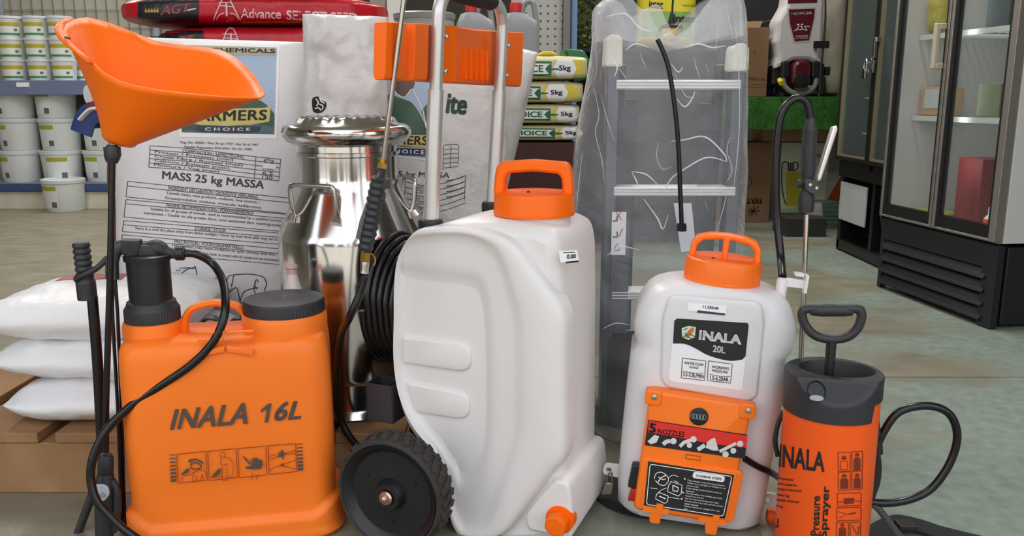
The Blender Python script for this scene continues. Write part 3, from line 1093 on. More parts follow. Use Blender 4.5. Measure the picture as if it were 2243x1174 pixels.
# leaning orange board, plastic bag and a stack of green trays
q = MB()
q.prism([(0, 0), (0.10, 0), (0.20, 0.30), (0.15, 0.30)], 0, 0.012, 'y')
p = gr(1782, 480)
tag(obj('board', q, mat('orange_red_board', '#C8502C', 0.6), bevel=0.002), 'narrow orange red board leaning beside the far fridge', 'board').matrix_world = T(p.x, p.y - 0.05, 0.001)
p = gr(1816, 500)
for k in range(6):
    m = MB().box((0, 0, 0.013), (0.13, 0.16, 0.024))
    m.box((0, 0, 0.024), (0.14, 0.17, 0.004))
    o = tag(obj('tray', m, mat('grey_green_tray', '#5F7668', 0.5), bevel=0.002), 'grey green tray in the stack by the far fridge, %s from the bottom' % ('first', 'second', 'third', 'fourth', 'fifth', 'sixth')[k], 'tray', 'stacked trays')
    o.matrix_world = T(p.x - 0.01 + 0.004 * (k % 2), p.y + 0.10, 0.0265 * k)
m = MB()
Sack(0.05, 0.09, 0.03, 8, 0.012, 16).build(m, 18, 22, RX(-14))
p = gr(1772, 505)
tag(obj('plastic_bag', m, glassy('cloudy_bag', '#C8C6C4', 0.35, 0.3, 0.5, 40)), 'crumpled clear plastic bag beside the dark crate', 'bag').matrix_world = T(p.x, p.y - 0.075, 0.092)

# things on the turf table
ZTU = ZTT + 0.0125
def on_turf(px, Y):
    return V((at(px, 216, Y).x, Y, ZTU))
a, c = at(1628, 200, YT + 0.10), at(1688, 60, YT + 0.10)
t = thing('cardboard_box', 'tall narrow brown cardboard box on the turf table beside the ladder', 'box', T((a.x + c.x) / 2, YT + 0.10, ZTU) @ RZ(6))
w_, h_ = (c.x - a.x), c.z - ZTU
kid('carton', MB().box((0, 0.10, h_ / 2), (w_, 0.2, h_)), M_CARD, t, bevel=0.003)
kid('flap', MB().prism([(-w_ / 2, h_), (w_ * 0.55, h_), (w_ * 0.7, h_ + 0.055), (-w_ * 0.1, h_ + 0.05)], 0.19, 0.196, 'y'), M_CARDL, t)
fl = plane_map(t.matrix_world.copy() if False else T((a.x + c.x) / 2, YT + 0.10, ZTU) @ RZ(6), 0.0)
mb = MB()
p_text(mb, fl, 'SPRAYER', (1640, 176), (1676, 178), (1676, 171), (1640, 169), 0.01, off=0.001)
for y in (184, 190):
    p_line(mb, fl, [(1638, y), (1676, y + 2)], 1.0)
p_line(mb, fl, [(1652, 110), (1654, 120)], 2.5)
kid('print', mb, mat('brown_print', '#5C4632', 0.7), t)
t = thing('carry_bag', 'black padded case with a strap standing behind the tall brown box', 'bag', T(at(1692, 200, YT + 0.36).x, YT + 0.36, ZTU))
kid('case', MB().prism(roundpoly([(-0.07, 0), (0.07, 0), (0.07, 0.40), (-0.07, 0.43)], 0.03), 0, 0.13, 'y', bev=0.012), mat('black_cordura', '#26272B', 0.8), t)
kid('strap', MB().tube([(-0.11, -0.01, 0.44), (-0.04, -0.03, 0.46), (0.0, -0.03, 0.40), (0.0, -0.03, 0.25), (0.005, -0.03, 0.2), (0.012, -0.03, 0.28), (0.01, -0.02, 0.40), (0.03, -0.004, 0.40)], 0.009, 8, flat=(1, 0.4)), mat('black_strap', '#1E1E20', 0.7), t)
t = thing('folded_bag', 'dark blue folded bag standing between the brown box and the white engine sprayer', 'bag', T(at(1690, 200, YT + 0.24).x, YT + 0.24, ZTU))
kid('cloth', MB().prism(roundpoly([(-0.05, 0), (0.05, 0), (0.035, 0.22), (-0.02, 0.23)], 0.02), 0, 0.06, 'y', bev=0.01), mat('navy_cloth', '#23294A', 0.8), t)
m = MB()
Sack(0.30, 0.20, 0.06, 3, 0.02, 6).build(m, 24, 24)
o = tag(obj('cloth_sack', m, mat('green_olive_cloth', '#2F6B4C', 0.8, col2='#77713E', vscale=3)), 'green and olive cloth sack at the back of the turf table', 'sack')
o.matrix_world = T(at(1660, 10, YT + 0.62).x, YT + 0.66, ZTU + 0.86)
cr = thing('stock_crate', 'dark crate at the back of the turf table under the green cloth sack', 'crate', T(at(1660, 10, YT + 0.62).x, YT + 0.66, ZTU))
kid('crate', MB().box((0, 0, 0.33), (0.5, 0.24, 0.66)), mat('dark_crate', '#2A2A2A', 0.8), cr)

# petrol engine knapsack sprayer
t = thing('engine_sprayer', 'white knapsack sprayer with a dark red engine and maroon badge on the turf table', 'sprayer', T(at(1757, 216, YT + 0.13).x, YT + 0.13, ZTU))
o0 = t.location.copy()
YH_ = YT + 0.06
def hp(px, py, Y=None):
    return at(px, py, Y or (o0.y - 0.10)) - o0
wt = MB()
poly = [(1700, 45), (1716, 14), (1740, 8), (1740, -70), (1812, -70), (1806, 40), (1806, 95), (1790, 110), (1806, 150), (1690, 150), (1702, 128), (1708, 100)]
poly = [(1702, 46), (1722, 12), (1735, -60), (1812, -60), (1808, 10), (1806, 40), (1804, 96), (1790, 108), (1804, 142), (1782, 138), (1772, 132), (1737, 132), (1722, 142), (1697, 152), (1704, 126), (1700, 100), (1698, 92), (1702, 70)]
pl2 = [(hp(*q).x, hp(*q).z) for q in poly]
wt.prism(roundpoly(pl2, 0.02, 3), -0.10, 0.08, 'y', bev=0.025)
kid('tank', wt, mat('grey_white_tank', '#CFCBCB', 0.4), t, angle=50)
mpb = lambda px, py, off=0.0: hp(px, py, o0.y - 0.1005 - off)
bd = MB()
p_poly(bd, mpb, [(1725, 18), (1788, 16), (1786, 40), (1775, 92), (1738, 95), (1727, 50)], 0.001)
badge = kid('badge', bd, mat('badge_silver', '#B8B4B2', 0.4), t)
bd = MB()
p_poly(bd, mpb, [(1728, 21), (1785, 19), (1783, 40), (1772, 88), (1741, 91), (1730, 50)], 0.002)
kid('badge_field', bd, mat('maroon', '#5E1420', 0.35), badge)
bd = MB()
p_text(bd, mpb, 'HONDA', (1733, 33), (1779, 31), (1779, 25), (1733, 27), 0.03, off=0.003)
p_text(bd, mpb, '25', (1742, 66), (1760, 66), (1760, 52), (1742, 52), 0.0, 0.3, off=0.003)
p_line(bd, mpb, smooth_px([(1738, 68), (1752, 64), (1768, 66), (1762, 58), (1774, 58)]), 1.2, 0.003)
p_text(bd, mpb, 'POWER SPRAYER', (1743, 81), (1770, 80), (1770, 77), (1743, 78), 0.0, off=0.003)
p_text(bd, mpb, '4-STROKE', (1740, 86), (1770, 85), (1770, 81.5), (1740, 82.5), 0.02, off=0.003)
kid('badge_lettering', bd, M_WHITEP, badge)
bd = MB()
p_quad(bd, mpb, (1726, 8), (1790, 6), (1790, -8), (1726, -8), 0.001)
kid('red_band', bd, mat('maroon', '#5E1420'), t)
eng = MB()
c0 = hp(1752, 160)
eng.prism(roundpoly([(c0.x - 0.055, c0.z - 0.07), (c0.x + 0.05, c0.z - 0.07), (c0.x + 0.06, c0.z + 0.04), (c0.x + 0.03, c0.z + 0.075), (c0.x - 0.03, c0.z + 0.075), (c0.x - 0.06, c0.z + 0.04)], 0.02), -0.14, 0.0, 'y', bev=0.02)
en = kid('engine_cover', eng, mat('dark_red_engine', '#5A1A22', 0.28), t)
m = MB()
m.cyl((c0.x, -0.165, c0.z - 0.045), (c0.x, -0.12, c0.z - 0.045), 0.045, 24)
kid('starter_cap', m, M_BLACK, en)
m = MB()
m.cyl((c0.x, -0.172, c0.z - 0.048), (c0.x, -0.16, c0.z - 0.048), 0.024, 20)
kid('chrome_boss', m, M_STEEL2, en)
m = MB()
for dx in (-0.09, 0.09):
    m.box((c0.x + dx, -0.07, c0.z + 0.02), (0.05, 0.10, 0.10))
m.box((c0.x, 0.0, c0.z - 0.01), (0.30, 0.10, 0.12))
kid('engine_block', m, M_BLACK, t, bevel=0.012)
m = MB()
zc = c0.z
m.tube([(c0.x - 0.10, -0.10, zc - 0.03), (c0.x - 0.09, -0.11, zc - 0.075), (c0.x - 0.04, -0.12, zc - 0.115), (c0.x + 0.04, -0.12, zc - 0.115), (c0.x + 0.09, -0.11, zc - 0.075), (c0.x + 0.10, -0.10, zc - 0.03)], 0.016, 10)
kid('frame_bar', m, mat('grey_tube', '#7C7C70', 0.5), t)
m = MB()
for x in (-0.16, 0.16):
    m.tube([(x, -0.12, 0.012), (x, 0.12, 0.012)], 0.011, 8, False)
    m.tube([(x, 0.06, 0.012), (x * 0.9, 0.06, zc - 0.02)], 0.011, 8, False)
m.tube([(-0.16, 0.11, 0.012), (0.16, 0.11, 0.012)], 0.011, 8, False)
kid('stand', m, M_BLACK, t)
kid('fuel_cap', MB().cyl((c0.x - 0.115, -0.13, zc - 0.06), (c0.x - 0.115, -0.09, zc - 0.04), 0.016, 14), mat('yellow_cap', '#D8C22A', 0.4), t)
m = MB()
m.tube([hp(1806, -60), hp(1808, 40), hp(1800, 140)], 0.006, 8)
m.tube([hp(1798, 140), hp(1796, 200)], 0.020, 10, False)
m.tube([hp(1796, 195), hp(1791, 226)], 0.010, 8, False)
m.box(tuple(hp(1798, 98)), (0.09, 0.03, 0.04))
m.box(tuple(hp(1811, 156)), (0.03, 0.03, 0.05), None)
kid('spray_wand', m, M_BLACK, t)
# white sack, right of the engine sprayer, half hidden by the fridge
m = MB()
Sack(0.10, 0.36, 0.06, 5, 0.02, 6).build(m, 20, 30)
o = tag(obj('sack', m, mat('cream_sack', '#BDB5A4', 0.6, bump=0.2)), 'cream white sack standing on the turf table beside the far fridge', 'sack')
o.matrix_world = T(at(1815, 100, YT + 0.30).x, YT + 0.33, ZTU + 0.362)
# ================================================================ pallet and the stack of white sacks
YP = gr(200, 1080).y
ZP = 0.133
pal = thing('pallet', 'brown wooden pallet under the white sacks and the steel milk can', 'pallet', T(-0.62, YP, 0))
XL, XR, PD = -0.85, 0.40, 0.42
def plank(mb, x0, x1, y0, y1, z0, z1):
    mb.box(((x0 + x1) / 2, (y0 + y1) / 2, (z0 + z1) / 2), (x1 - x0, y1 - y0, z1 - z0))
for y in (0.0, PD - 0.10):
    m = MB()
    plank(m, XL, XR, y, y + 0.10, 0.0, ZP - 0.023)
    kid('bearer', m, M_WOOD, pal, bevel=0.003)
x = XL
k = 0
while x < XR - 0.02:
    w = (0.30, 0.17, 0.20)[k % 3]
    m = MB()
    plank(m, x, min(x + w, XR), -0.004, PD, ZP - 0.022, ZP)
    kid('deck_board', m, M_WOOD, pal, bevel=0.003)
    x += w + 0.035
    k += 1

# white sacks stacked flat (their ends towards the left of the frame)
zb = ZP + 0.001
for i, (xl, xr, hgt, dy, lb, rot) in enumerate(((92, 530, 0.078, 0.0, 'glossy white sack lying at the bottom of the stack on the pallet', 1.5),
                                               (74, 505, 0.083, 0.02, 'glossy white sack lying in the middle of the stack on the pallet', -2.0),
                                               (44, 470, 0.088, 0.03, 'glossy white sack with a red print lying on top of the stack', 1.0))):
    yy = YP + 0.21 + dy
    a, c = at(xl, 800, yy), at(xr, 800, yy)
    hl = (c.x - a.x) / 2
    sk = Sack(0.19, hl, hgt / 2 + 0.003, 11 + i * 3, 0.020, 9, 3.6, 3.4, 0.004, 0.16, wz=0.8, expo=0.75)
    m = MB()
    # lie down: length along x, front face upwards
    Ml = T((a.x + c.x) / 2, yy, zb + hgt / 2) @ RZ(rot) @ Matrix(((0, 0, 1, 0), (1, 0, 0, 0), (0, 1, 0, 0), (0, 0, 0, 1)))
    Ml = T((a.x + c.x) / 2, yy, zb + hgt / 2) @ RZ(rot) @ RX(-90) @ RY(90)
    sk.build(m, 30, 60)
    t = tag(obj('sack', m, M_SUGAR, angle=70), lb, 'sack', 'glossy white sacks on the pallet')
    t.matrix_world = Ml
    if i == 2:
        m = MB()
        def fn(u, v, sk=sk):
            x, z = -0.02 - 0.15 * u * 1, -hl * 0.62 + 0.15 * v
            x = -0.16 + 0.13 * u
            return (x, sk.y(x, z, -1) - 0.0015, z)
        m.grid(fn, 10, 10)
        kid('red_print', m, mat('faded_red_print', '#A8525C', 0.5), t)
    else:
        pass
    zb += hgt + 0.003

# ================================================================ printed feed sacks standing on the pallet
YA_ = 2.16
def standing(px0, px1, py0, Y, z0, th, seed, name, label, m, lean=0.0, roll=0.0, **kw):
    a, c = at(px0, 350, Y - th), at(px1, 350, Y - th)
    zt = at((px0 + px1) / 2, py0, Y).z
    hl = (zt - z0) / 2
    sk = Sack((c.x - a.x) / 2, hl, th, seed, **kw)
    M = T((a.x + c.x) / 2, Y, z0 + hl + 0.002) @ RX(lean) @ RY(roll)
    b = MB()
    sk.build(b, 44, 60)
    o = tag(obj(name, b, m, angle=75), label, 'sack')
    o.matrix_world = M
    return o, sk, M

def printed(parent, name, m, fn, **kw):
    mb = MB()
    fn(mb)
    return kid(name, mb, m, parent, **kw)

oA, skA, MA = standing(208, 662, 88, YA_, 0.0, 0.085, 3, 'feed_sack', 'white printed feed sack standing behind the orange knapsack sprayer', M_SACK, wr=0.006, wf=4, roll=1.6, pinch=0.03)
mA = skA.map(MA)
LBL = ((392, 300), (607, 304), (613, 96), (402, 90))
def lab(s, t):
    return bil(LBL, s, t)
m = MB()
p_quad(m, mA, *LBL, 0.0012, 20, 20)
lbA = kid('label', m, M_PAPER, oA)
def sub_label(parent, LB, mp_, hidden=False):
    L = lambda s, t: bil(LB, s, t)
    def quad(mb, s0, s1, t0, t1, off, n=8):
        p_quad(mb, mp_, L(s0, t0), L(s1, t0), L(s1, t1), L(s0, t1), off, n, n)
    m = MB(); quad(m, 0.03, 0.97, 0.05, 0.96, 0.0024, 20)
    kid('sky_print', m, mat('label_sky_blue', '#A9BCD6', 0.35), parent)
    m = MB(); quad(m, 0.03, 0.97, 0.87, 0.96, 0.0032)
    kid('top_band', m, mat('label_beige', '#B8AE98', 0.4), parent)
    # two rolling hills and a field
    m = MB()
    for c0, c1, tp in ((0.03, 0.62, 0.50), (0.5, 0.97, 0.42)):
        pts = [L(c0, 0.06)] + [L(c0 + (c1 - c0) * k / 12, 0.1 + (tp - 0.1) * math.sin(math.pi * (0.12 + 0.76 * k / 12)) ** 0.7) for k in range(13)] + [L(c1, 0.06)]
        p_fill(m, mp_, pts, 0.0036 if c0 < 0.1 else 0.0032)
    kid('green_hills', m, mat('label_dark_green', '#35573E', 0.4), parent)
    m = MB()
    p_fill(m, mp_, [L(0.03, 0.05), L(0.97, 0.05), L(0.97, 0.13), L(0.6, 0.17), L(0.3, 0.12), L(0.03, 0.16)], 0.0034)
    kid('field_print', m, mat('label_blue_green', '#4C6E74', 0.4), parent)
    # ribbon
    m = MB()
    rb = [L(0.08, 0.10 + 0.05), L(0.5, 0.125), L(0.92, 0.17), L(0.93, 0.34), L(0.5, 0.29), L(0.07, 0.30)]
    p_fill(m, mp_, [L(0.08, 0.15), L(0.28, 0.125), L(0.5, 0.125), L(0.72, 0.14), L(0.92, 0.18), L(0.93, 0.34), L(0.72, 0.30), L(0.5, 0.28), L(0.28, 0.275), L(0.07, 0.30)], 0.0042)
    rbn = kid('ribbon_print', m, mat('label_yellow', '#CDBF6E', 0.4), parent)
    m = MB()
    p_text(m, mp_, 'FARMERS', L(0.11, 0.165), L(0.89, 0.195), L(0.90, 0.305), L(0.10, 0.275), 0.025, 0, 0.0052, 1.05)
    kid('lettering', m, M_INK, rbn)
    m = MB()
    p_text(m, mp_, 'CHEMICALS', L(0.30, 0.895), L(0.96, 0.90), L(0.96, 0.945), L(0.30, 0.94), 0.02, 0, 0.0044)
    kid('band_lettering', m, M_INK, rbn)
    m = MB()
    p_fill(m, mp_, [L(0.18, 0.06), L(0.5, 0.05), L(0.82, 0.07), L(0.84, 0.13), L(0.5, 0.11), L(0.17, 0.12)], 0.0044)
    c2 = kid('dark_ribbon_print', m, mat('label_navy', '#2F3350', 0.4), parent)
    m = MB()
    p_text(m, mp_, 'CHOICE', L(0.27, 0.072), L(0.73, 0.08), L(0.73, 0.112), L(0.27, 0.105), 0.02, 0, 0.0054, 1.5)
    kid('choice_lettering', m, M_WHITEP, c2)
sub_label(lbA, LBL, mA)

ink = MB()
K = lambda *a, **k: p_text(ink, mA, *a, **k)
K('MASS 25 kg MASSA', (355, 397), (577, 419), (580, 396), (356, 374), bold=0.02, off=0.001)
def row(txt, x0, y0, x1, y1, h):
    p_text(ink, mA, txt, (x0, y0 + h / 2), (x1, y1 + h / 2), (x1, y1 - h / 2), (x0, y0 - h / 2), 0.006, 0, 0.001)
# table of contents
TBL = ((326, 366), (611, 396), (615, 349), (329, 319))
for t in (0, 0.2, 0.4, 0.6, 0.8, 1.0):
    a = bil(TBL, 0, t); c = bil(TBL, 1, t)
    p_line(ink, mA, smooth_px([a, bil(TBL, 0.35, t + 0.06), bil(TBL, 0.7, t + 0.01), c]), 1.3)
for s in (0, 0.81, 1.0):
    p_line(ink, mA, [bil(TBL, s, 0), bil(TBL, s, 1)], 1.3)
for k, tx in enumerate(('COMPOSITION / SAMESTELLING', 'Protein / Proteien (min)', 'Crude Fibre / Ruvesel (max)', 'Calcium / Kalsium (max)', 'Moisture / Vog (max)')):
    t = 0.9 - 0.2 * k
    a, c = bil(TBL, 0.25 if k == 0 else 0.04, t + 0.03), bil(TBL, 0.72 if k == 0 else 0.04 + 0.025 * len(tx), t + 0.03)
    row(tx, a[0], a[1], c[0], c[1], 7)
for k, tx in enumerate(('g/kg', '55', '(120)', '6.5', '120')):
    a = bil(TBL, 0.87, 0.9 - 0.2 * k); c = bil(TBL, 0.95, 0.9 - 0.2 * k)
    row(tx, a[0], a[1], c[0], c[1], 7)
row('Reg. No. V0000 / Wet 36 van 1947 / Act 36 of 1947', 396, 312, 566, 318, 7)
row('Namibia Registration: RSA (Wet / Act 36 / 1947)', 404, 322, 552, 328, 7)
# ruled paragraphs
def para(x0, y0, x1, y1, hh, lines, ln_w=1.3):
    """box outline between two sloping rules plus its rows of text"""
    for d in hh:
        p_line(ink, mA, [(x0 - d * 0.12, y0 + d), (x1 - d * 0.10, y1 + d)], ln_w)
    p_line(ink, mA, [(x0, y0), (x0 - hh[-1] * 0.12, y0 + hh[-1])], ln_w)
    for tx, f0, f1, d in lines:
        yy0, yy1 = y0 + (y1 - y0) * f0 + d, y0 + (y1 - y0) * f1 + d
        row(tx, x0 + (x1 - x0) * f0, yy0, x0 + (x1 - x0) * f1, yy1, 8)
para(280, 397, 636, 434, (0, 10, 34), (('INGREDIENT DECLARATION / GRONDSTOF VERKLARING', 0.25, 0.80, 5), ('Cereals maize, soya products, molasses, lime sources /', 0.24, 0.81, 17), ('Graanprodukte, melasse, minerale, kalkbronne', 0.23, 0.82, 28)))
para(276, 437, 634, 470, (0, 9, 38), (('FEEDING RECOMMENDATIONS / VOERAANBEVELINGS', 0.25, 0.78, 4), ('Suitable for all groups of animals, used as recommended by a qualified animal', 0.15, 0.95, 16), ('nutritionist. / Geskik vir alle groepe diere, soos aanbeveel deur voedingkundige', 0.11, 0.96, 26)))
para(271, 483, 632, 512, (0, 9, 24), (('STORAGE / STOOR', 0.43, 0.62, 4), ('Store in a cool dry place away from direct sunlight / Stoor op koel droe plek weg van son', 0.07, 0.95, 15)))
para(268, 514, 626, 546, (0, 10, 34), (('PRECAUTION / VOORSORGMAATREELS', 0.32, 0.74, 4), ('This product may cause irritation to eyes, airways and skin /', 0.30, 0.95, 14), ('Wash hands. In contact with oil, bypass are not recommended', 0.48, 0.98, 26)))
# grazing and trotting horses
W_H = 2.0
def H(pts, w=W_H, sm=True):
    p_line(ink, mA, smooth_px(pts) if sm else pts, w)
H([(385, 612), (396, 600), (410, 590), (424, 586)])
H([(376, 606), (386, 604), (380, 599), (391, 598), (386, 592), (397, 592), (392, 587), (402, 587)], 1.8, False)
H([(402, 588), (412, 586), (424, 588), (427, 583), (430, 594), (434, 612), (432, 619), (424, 620), (420, 614), (414, 606), (410, 600), (411, 609), (417, 612), (414, 622), (408, 636), (400, 638), (398, 632)])
H([(478, 644), (480, 632), (488, 626), (496, 620), (500, 606), (512, 602), (540, 600), (562, 602), (578, 608), (584, 622), (580, 636), (584, 650)])
H([(484, 634), (474, 634), (468, 628), (470, 614), (478, 606), (480, 618), (492, 622)])
H([(512, 604), (506, 630), (500, 640), (496, 650)])
H([(500, 642), (516, 630), (522, 640), (526, 660), (530, 664)])
H([(526, 660), (534, 640), (552, 632), (566, 630)])
H([(560, 618), (556, 632), (562, 646), (570, 656)])
H([(566, 618), (562, 612), (558, 622), (562, 634)], 1.8)
H([(542, 670), (552, 664), (566, 662), (580, 668)])
kid('printed_text', ink, mat('soft_black_print', '#3E3E42', 0.6), oA)
m = MB()
p_quad(m, mA, (576, 368), (604, 371), (606, 360), (578, 357), 0.0016, 3, 2)
kid('white_sticker', m, M_PAPER, oA)

# second feed sack, behind the milk can and the trolley handle
oB, skB, MB_ = standing(786, 1106, 96, 2.22, 0.0, 0.080, 9, 'feed_sack', 'white printed feed sack standing behind the aluminium trolley handle', M_SACK2, wr=0.014, wf=7, roll=0.8, pinch=0.03)
mB = skB.map(MB_)
LB2 = ((792, 338), (940, 352), (948, 108), (826, 96))
LB2 = ((782, 336), (942, 352), (950, 106), (822, 94))
m = MB()
p_quad(m, mB, (800, 336), LB2[1], LB2[2], LB2[3], 0.0012, 12, 14)
lbB = kid('label', m, M_PAPER, oB)
LBB = ((803, 334), (936, 347), (944, 112), (826, 102))
L = lambda s, t: bil(LBB, s, t)
def q2(mb, s0, s1, t0, t1, off, n=8):
    p_quad(mb, mB, L(s0, t0), L(s1, t0), L(s1, t1), L(s0, t1), off, n, n)
m = MB(); q2(m, 0, 1, 0.0, 0.94, 0.0018)
kid('sky_print', m, mat('label_sky_blue', '#A9BCD6'), lbB)
m = MB()
p_fill(m, mB, smooth_px([(818, 262), (820, 240), (834, 214), (858, 206), (872, 214), (898, 222), (918, 246), (932, 276), (936, 300), (880, 296)], 4), 0.0026)
p_fill(m, mB, smooth_px([(922, 244), (934, 230), (944, 222), (943, 260), (938, 276)], 4), 0.0024)
kid('green_hills', m, mat('label_dark_green', '#35573E'), lbB)
m = MB()
p_fill(m, mB, smooth_px([(864, 176), (904, 176), (906, 190), (886, 212), (868, 202)], 4, True), 0.0030)
kid('brown_print', m, mat('label_brown', '#5E4038', 0.4), lbB)
m = MB()
p_line(m, mB, smooth_px([(862, 186), (866, 202), (886, 213), (902, 196), (912, 210), (926, 240), (934, 280)]), 2.2, 0.0034)
kid('white_line', m, M_WHITEP, lbB)
m = MB()
p_fill(m, mB, [(812, 292), (870, 294), (942, 296), (941, 322), (870, 320), (806, 318)], 0.0040)
rb = kid('ribbon_print', m, mat('label_yellow', '#CDBF6E'), lbB)
m = MB()
p_text(m, mB, 'FARMERS', (818, 315), (936, 318), (938, 298), (820, 295), 0.025, 0, 0.005, 1.05)
kid('lettering', m, M_INK, rb)
m = MB()
p_fill(m, mB, [(840, 323), (938, 326), (937, 342), (838, 336)], 0.0042)
dk = kid('dark_ribbon_print', m, mat('label_navy', '#2F3350'), lbB)
m = MB()
p_text(m, mB, 'CHOICE', (850, 334), (930, 338), (930, 329), (850, 326), 0.02, 0, 0.0052, 1.4)
kid('choice_lettering', m, M_WHITEP, dk)
m = MB()
p_text(m, mB, 'ite', (976, 248), (1022, 252), (1024, 208), (978, 204), 0.04, 0.12, 0.002)
kid('green_lettering', m, mat('deep_green_print', '#163A30', 0.5), oB)
ink = MB()
p_text(ink, mB, 'MASS 25 kg MASSA', (800, 388), (984, 394), (986, 378), (802, 372), 0.02, 0, 0.001)
for k in range(6):
    p_line(ink, mB, smooth_px([(972, 318 + k * 10), (990, 316 + k * 10), (1004, 317 + k * 10 - k * 0.5)]), 1.2)
for xx in (972, 988, 1005):
    p_line(ink, mB, [(xx, 318), (xx - 2, 372 - (xx - 972) * 0.35)], 1.2)
for k in range(6):
    row_ = smooth_px([(890, 398 + k * 12), (930, 406 + k * 12), (976, 400 + k * 12), (1020, 384 + k * 12)])
    p_line(ink, mB, row_, 1.3)
    p_text(ink, mB, ('INGREDIENT DECLARATION', 'Cereals maize soya', 'FEEDING / VOERAANBEVELINGS', 'Suitable for all groups', 'STORAGE / STOOR', 'Store in a cool place')[k], (905, 406 + k * 12 + 8), (962, 405 + k * 12 + 8), (962, 405 + k * 12 + 1), (905, 406 + k * 12 + 1), 0.0, 0, 0.001)
p_line(ink, mB, [(1020, 384), (1017, 440)], 1.3)
for k in range(4):
    p_line(ink, mB, smooth_px([(978, 396 + k * 12), (1000, 392 + k * 12), (1015, 387 + k * 12)]), 2.0)
kid('printed_text', ink, mat('soft_black_print', '#3E3E42', 0.6), oB)

# plain crinkled white sack between them, folded top
oC, skC, MC = standing(654, 838, 36, 2.085, 0.0, 0.036, 21, 'woven_sack', 'plain crinkled white sack standing behind the steel milk can', M_SACK2, wr=0.034, wf=13, roll=2.0, pw=5, pl=9, pinch=0.01)
mC = skC.map(MC)
m = MB()
p_fill(m, mC, smooth_px([(686, 214), (702, 212), (714, 222), (714, 236), (704, 246), (688, 246), (684, 230)], 4, True), 0.002)
rd = kid('roundel_print', m, M_INK, oC)
m = MB()
for q in ([(692, 216), (698, 224), (694, 232)], [(702, 214), (704, 222), (712, 226)], [(690, 238), (698, 236), (704, 242)], [(700, 228), (708, 232), (706, 240)]):
    p_line(m, mC, smooth_px(q), 2.4, 0.003)
kid('roundel_stripes', m, M_WHITEP, rd)
# white sack end beside the stacked maize bags
oD, skD, MD = standing(1000, 1098, 96, 2.36, 0.02, 0.045, 33, 'woven_sack', 'white sack behind the far trolley tube, next to the 5kg bags', M_SACK2, wr=0.012, wf=9, pw=4, pl=8, roll=13)
# dark red sack standing at the left end, mostly behind the printed feed sack
oE, skE, ME = standing(196, 420, 286, 2.42, 0.0, 0.10, 41, 'woven_sack', 'dark red sack standing behind the left edge of the printed feed sack', M_DKRED, wr=0.006, roll=1.5, pinch=0.04)
# rolled paper on top of it
rp = thing('sack_roll', 'rolled white, blue and red sacks behind the tip of the orange shield', 'sack', T(at(200, 215, 2.42).x, 2.42, oE.location.z + skE.hl + 0.002))
M_NAVY = mat('navy_stripe', '#27407A', 0.5)
r0 = rp.location
def rel(px, py, Y=2.40):
    return at(px, py, Y) - r0
rz = rel(200, 270).z
m = MB()
m.lathe([(0.026, 0), (0.030, 0.02), (0.030, 0.20), (0.027, 0.21), (0.02, 0.19), (0.02, 0.02)], 20, basis(rel(192, 208), (0.6, 0.75, 0.05)))
kid('white_roll', m, M_PAPER, rp)
m = MB()
m.tube([rel(178, 292), rel(188, 262), rel(206, 246), rel(230, 244)], 0.020, 10, flat=(0.35, 1.6))
kid('blue_fold', m, M_NAVY, rp)
m = MB()
m.tube([rel(180, 262), rel(190, 250), rel(206, 238), rel(232, 238)], 0.016, 10, flat=(0.4, 1.6))
kid('white_fold', m, M_PAPER, rp)
m = MB()
m.tube([rel(196, 238), rel(210, 228), rel(232, 226)], 0.014, 10, flat=(0.8, 1.2))
kid('red_fold', m, mat('crimson_film', '#7E1A32', 0.4), rp)
m = MB().box((0.02, 0.05, 0.02), (0.12, 0.10, 0.036))
kid('roll_base', m, M_NAVY, rp, bevel=0.01)

# ================================================================ red seed bags lying on a crate behind the sacks
YR = 2.62
zr = at(500, 133, YR - 0.11).z - 0.001
cr = thing('stock_crate', 'plain wooden crate under the red seed bags', 'crate', T(at(540, 100, YR).x, YR, 0))
kid('crate', MB().box((0, 0.10, (zr - 0.004) / 2), (0.74, 0.36, zr - 0.004)), M_WOOD, cr, bevel=0.005)
def seed_bag(pxl, pxr, pyt, pyb, seed, label, prints):
    yc = YR + 0.08
    yf = yc - 0.19
    a, c = at(pxl, pyb, yf), at(pxr, pyb, yf)
    zb_, zt_ = at((pxl + pxr) / 2, pyb, yf).z, at((pxl + pxr) / 2, pyt, yf).z
    th = (zt_ - zb_) / 2
    hl = (c.x - a.x) / 2
    # tube shaped bag: upright cross-section is the front face
    sk = Sack(th, hl, 0.19, seed, 0.006, 12, 5.0, 7, 0.02, 0.45, wz=0.5, expo=0.5)
    M = T((a.x + c.x) / 2, yc, (zb_ + zt_) / 2) @ RY(90)
    m = MB()
    sk.build(m, 26, 70)
    o = tag(obj('seed_bag', m, M_RED, angle=75), label, 'bag', 'red maize seed bags')
    o.matrix_world = M
    f0 = plane_map(M, -0.185)
    Mi = M.inverted()
    e = Mi @ EYE
    def mp_(px, py, off=0.0):
        p = f0(px, py)
        for _ in range(4):
            z = max(-sk.hl * 0.999, min(sk.hl * 0.999, p.z))
            x = max(-sk.w(z) * 0.97, min(sk.w(z) * 0.97, p.x))
            yy = sk.y(x, z, -1)
            d = Mi.to_3x3() @ ray(px, py)
            p = e + d * ((yy - e.y) / d.y)
        p = V((max(-sk.w(p.z) * 0.99, min(sk.w(p.z) * 0.99, p.x)), p.y - off, p.z))
        return p
    return o, mp_
rows = [(322, 842, 52, 132, 4, 'red seed bag with a black band, lower of the two printed seed bags', 48),
        (232, 826, -14, 54, 6, 'red seed bag with a black band, upper of the two printed seed bags', 0)]
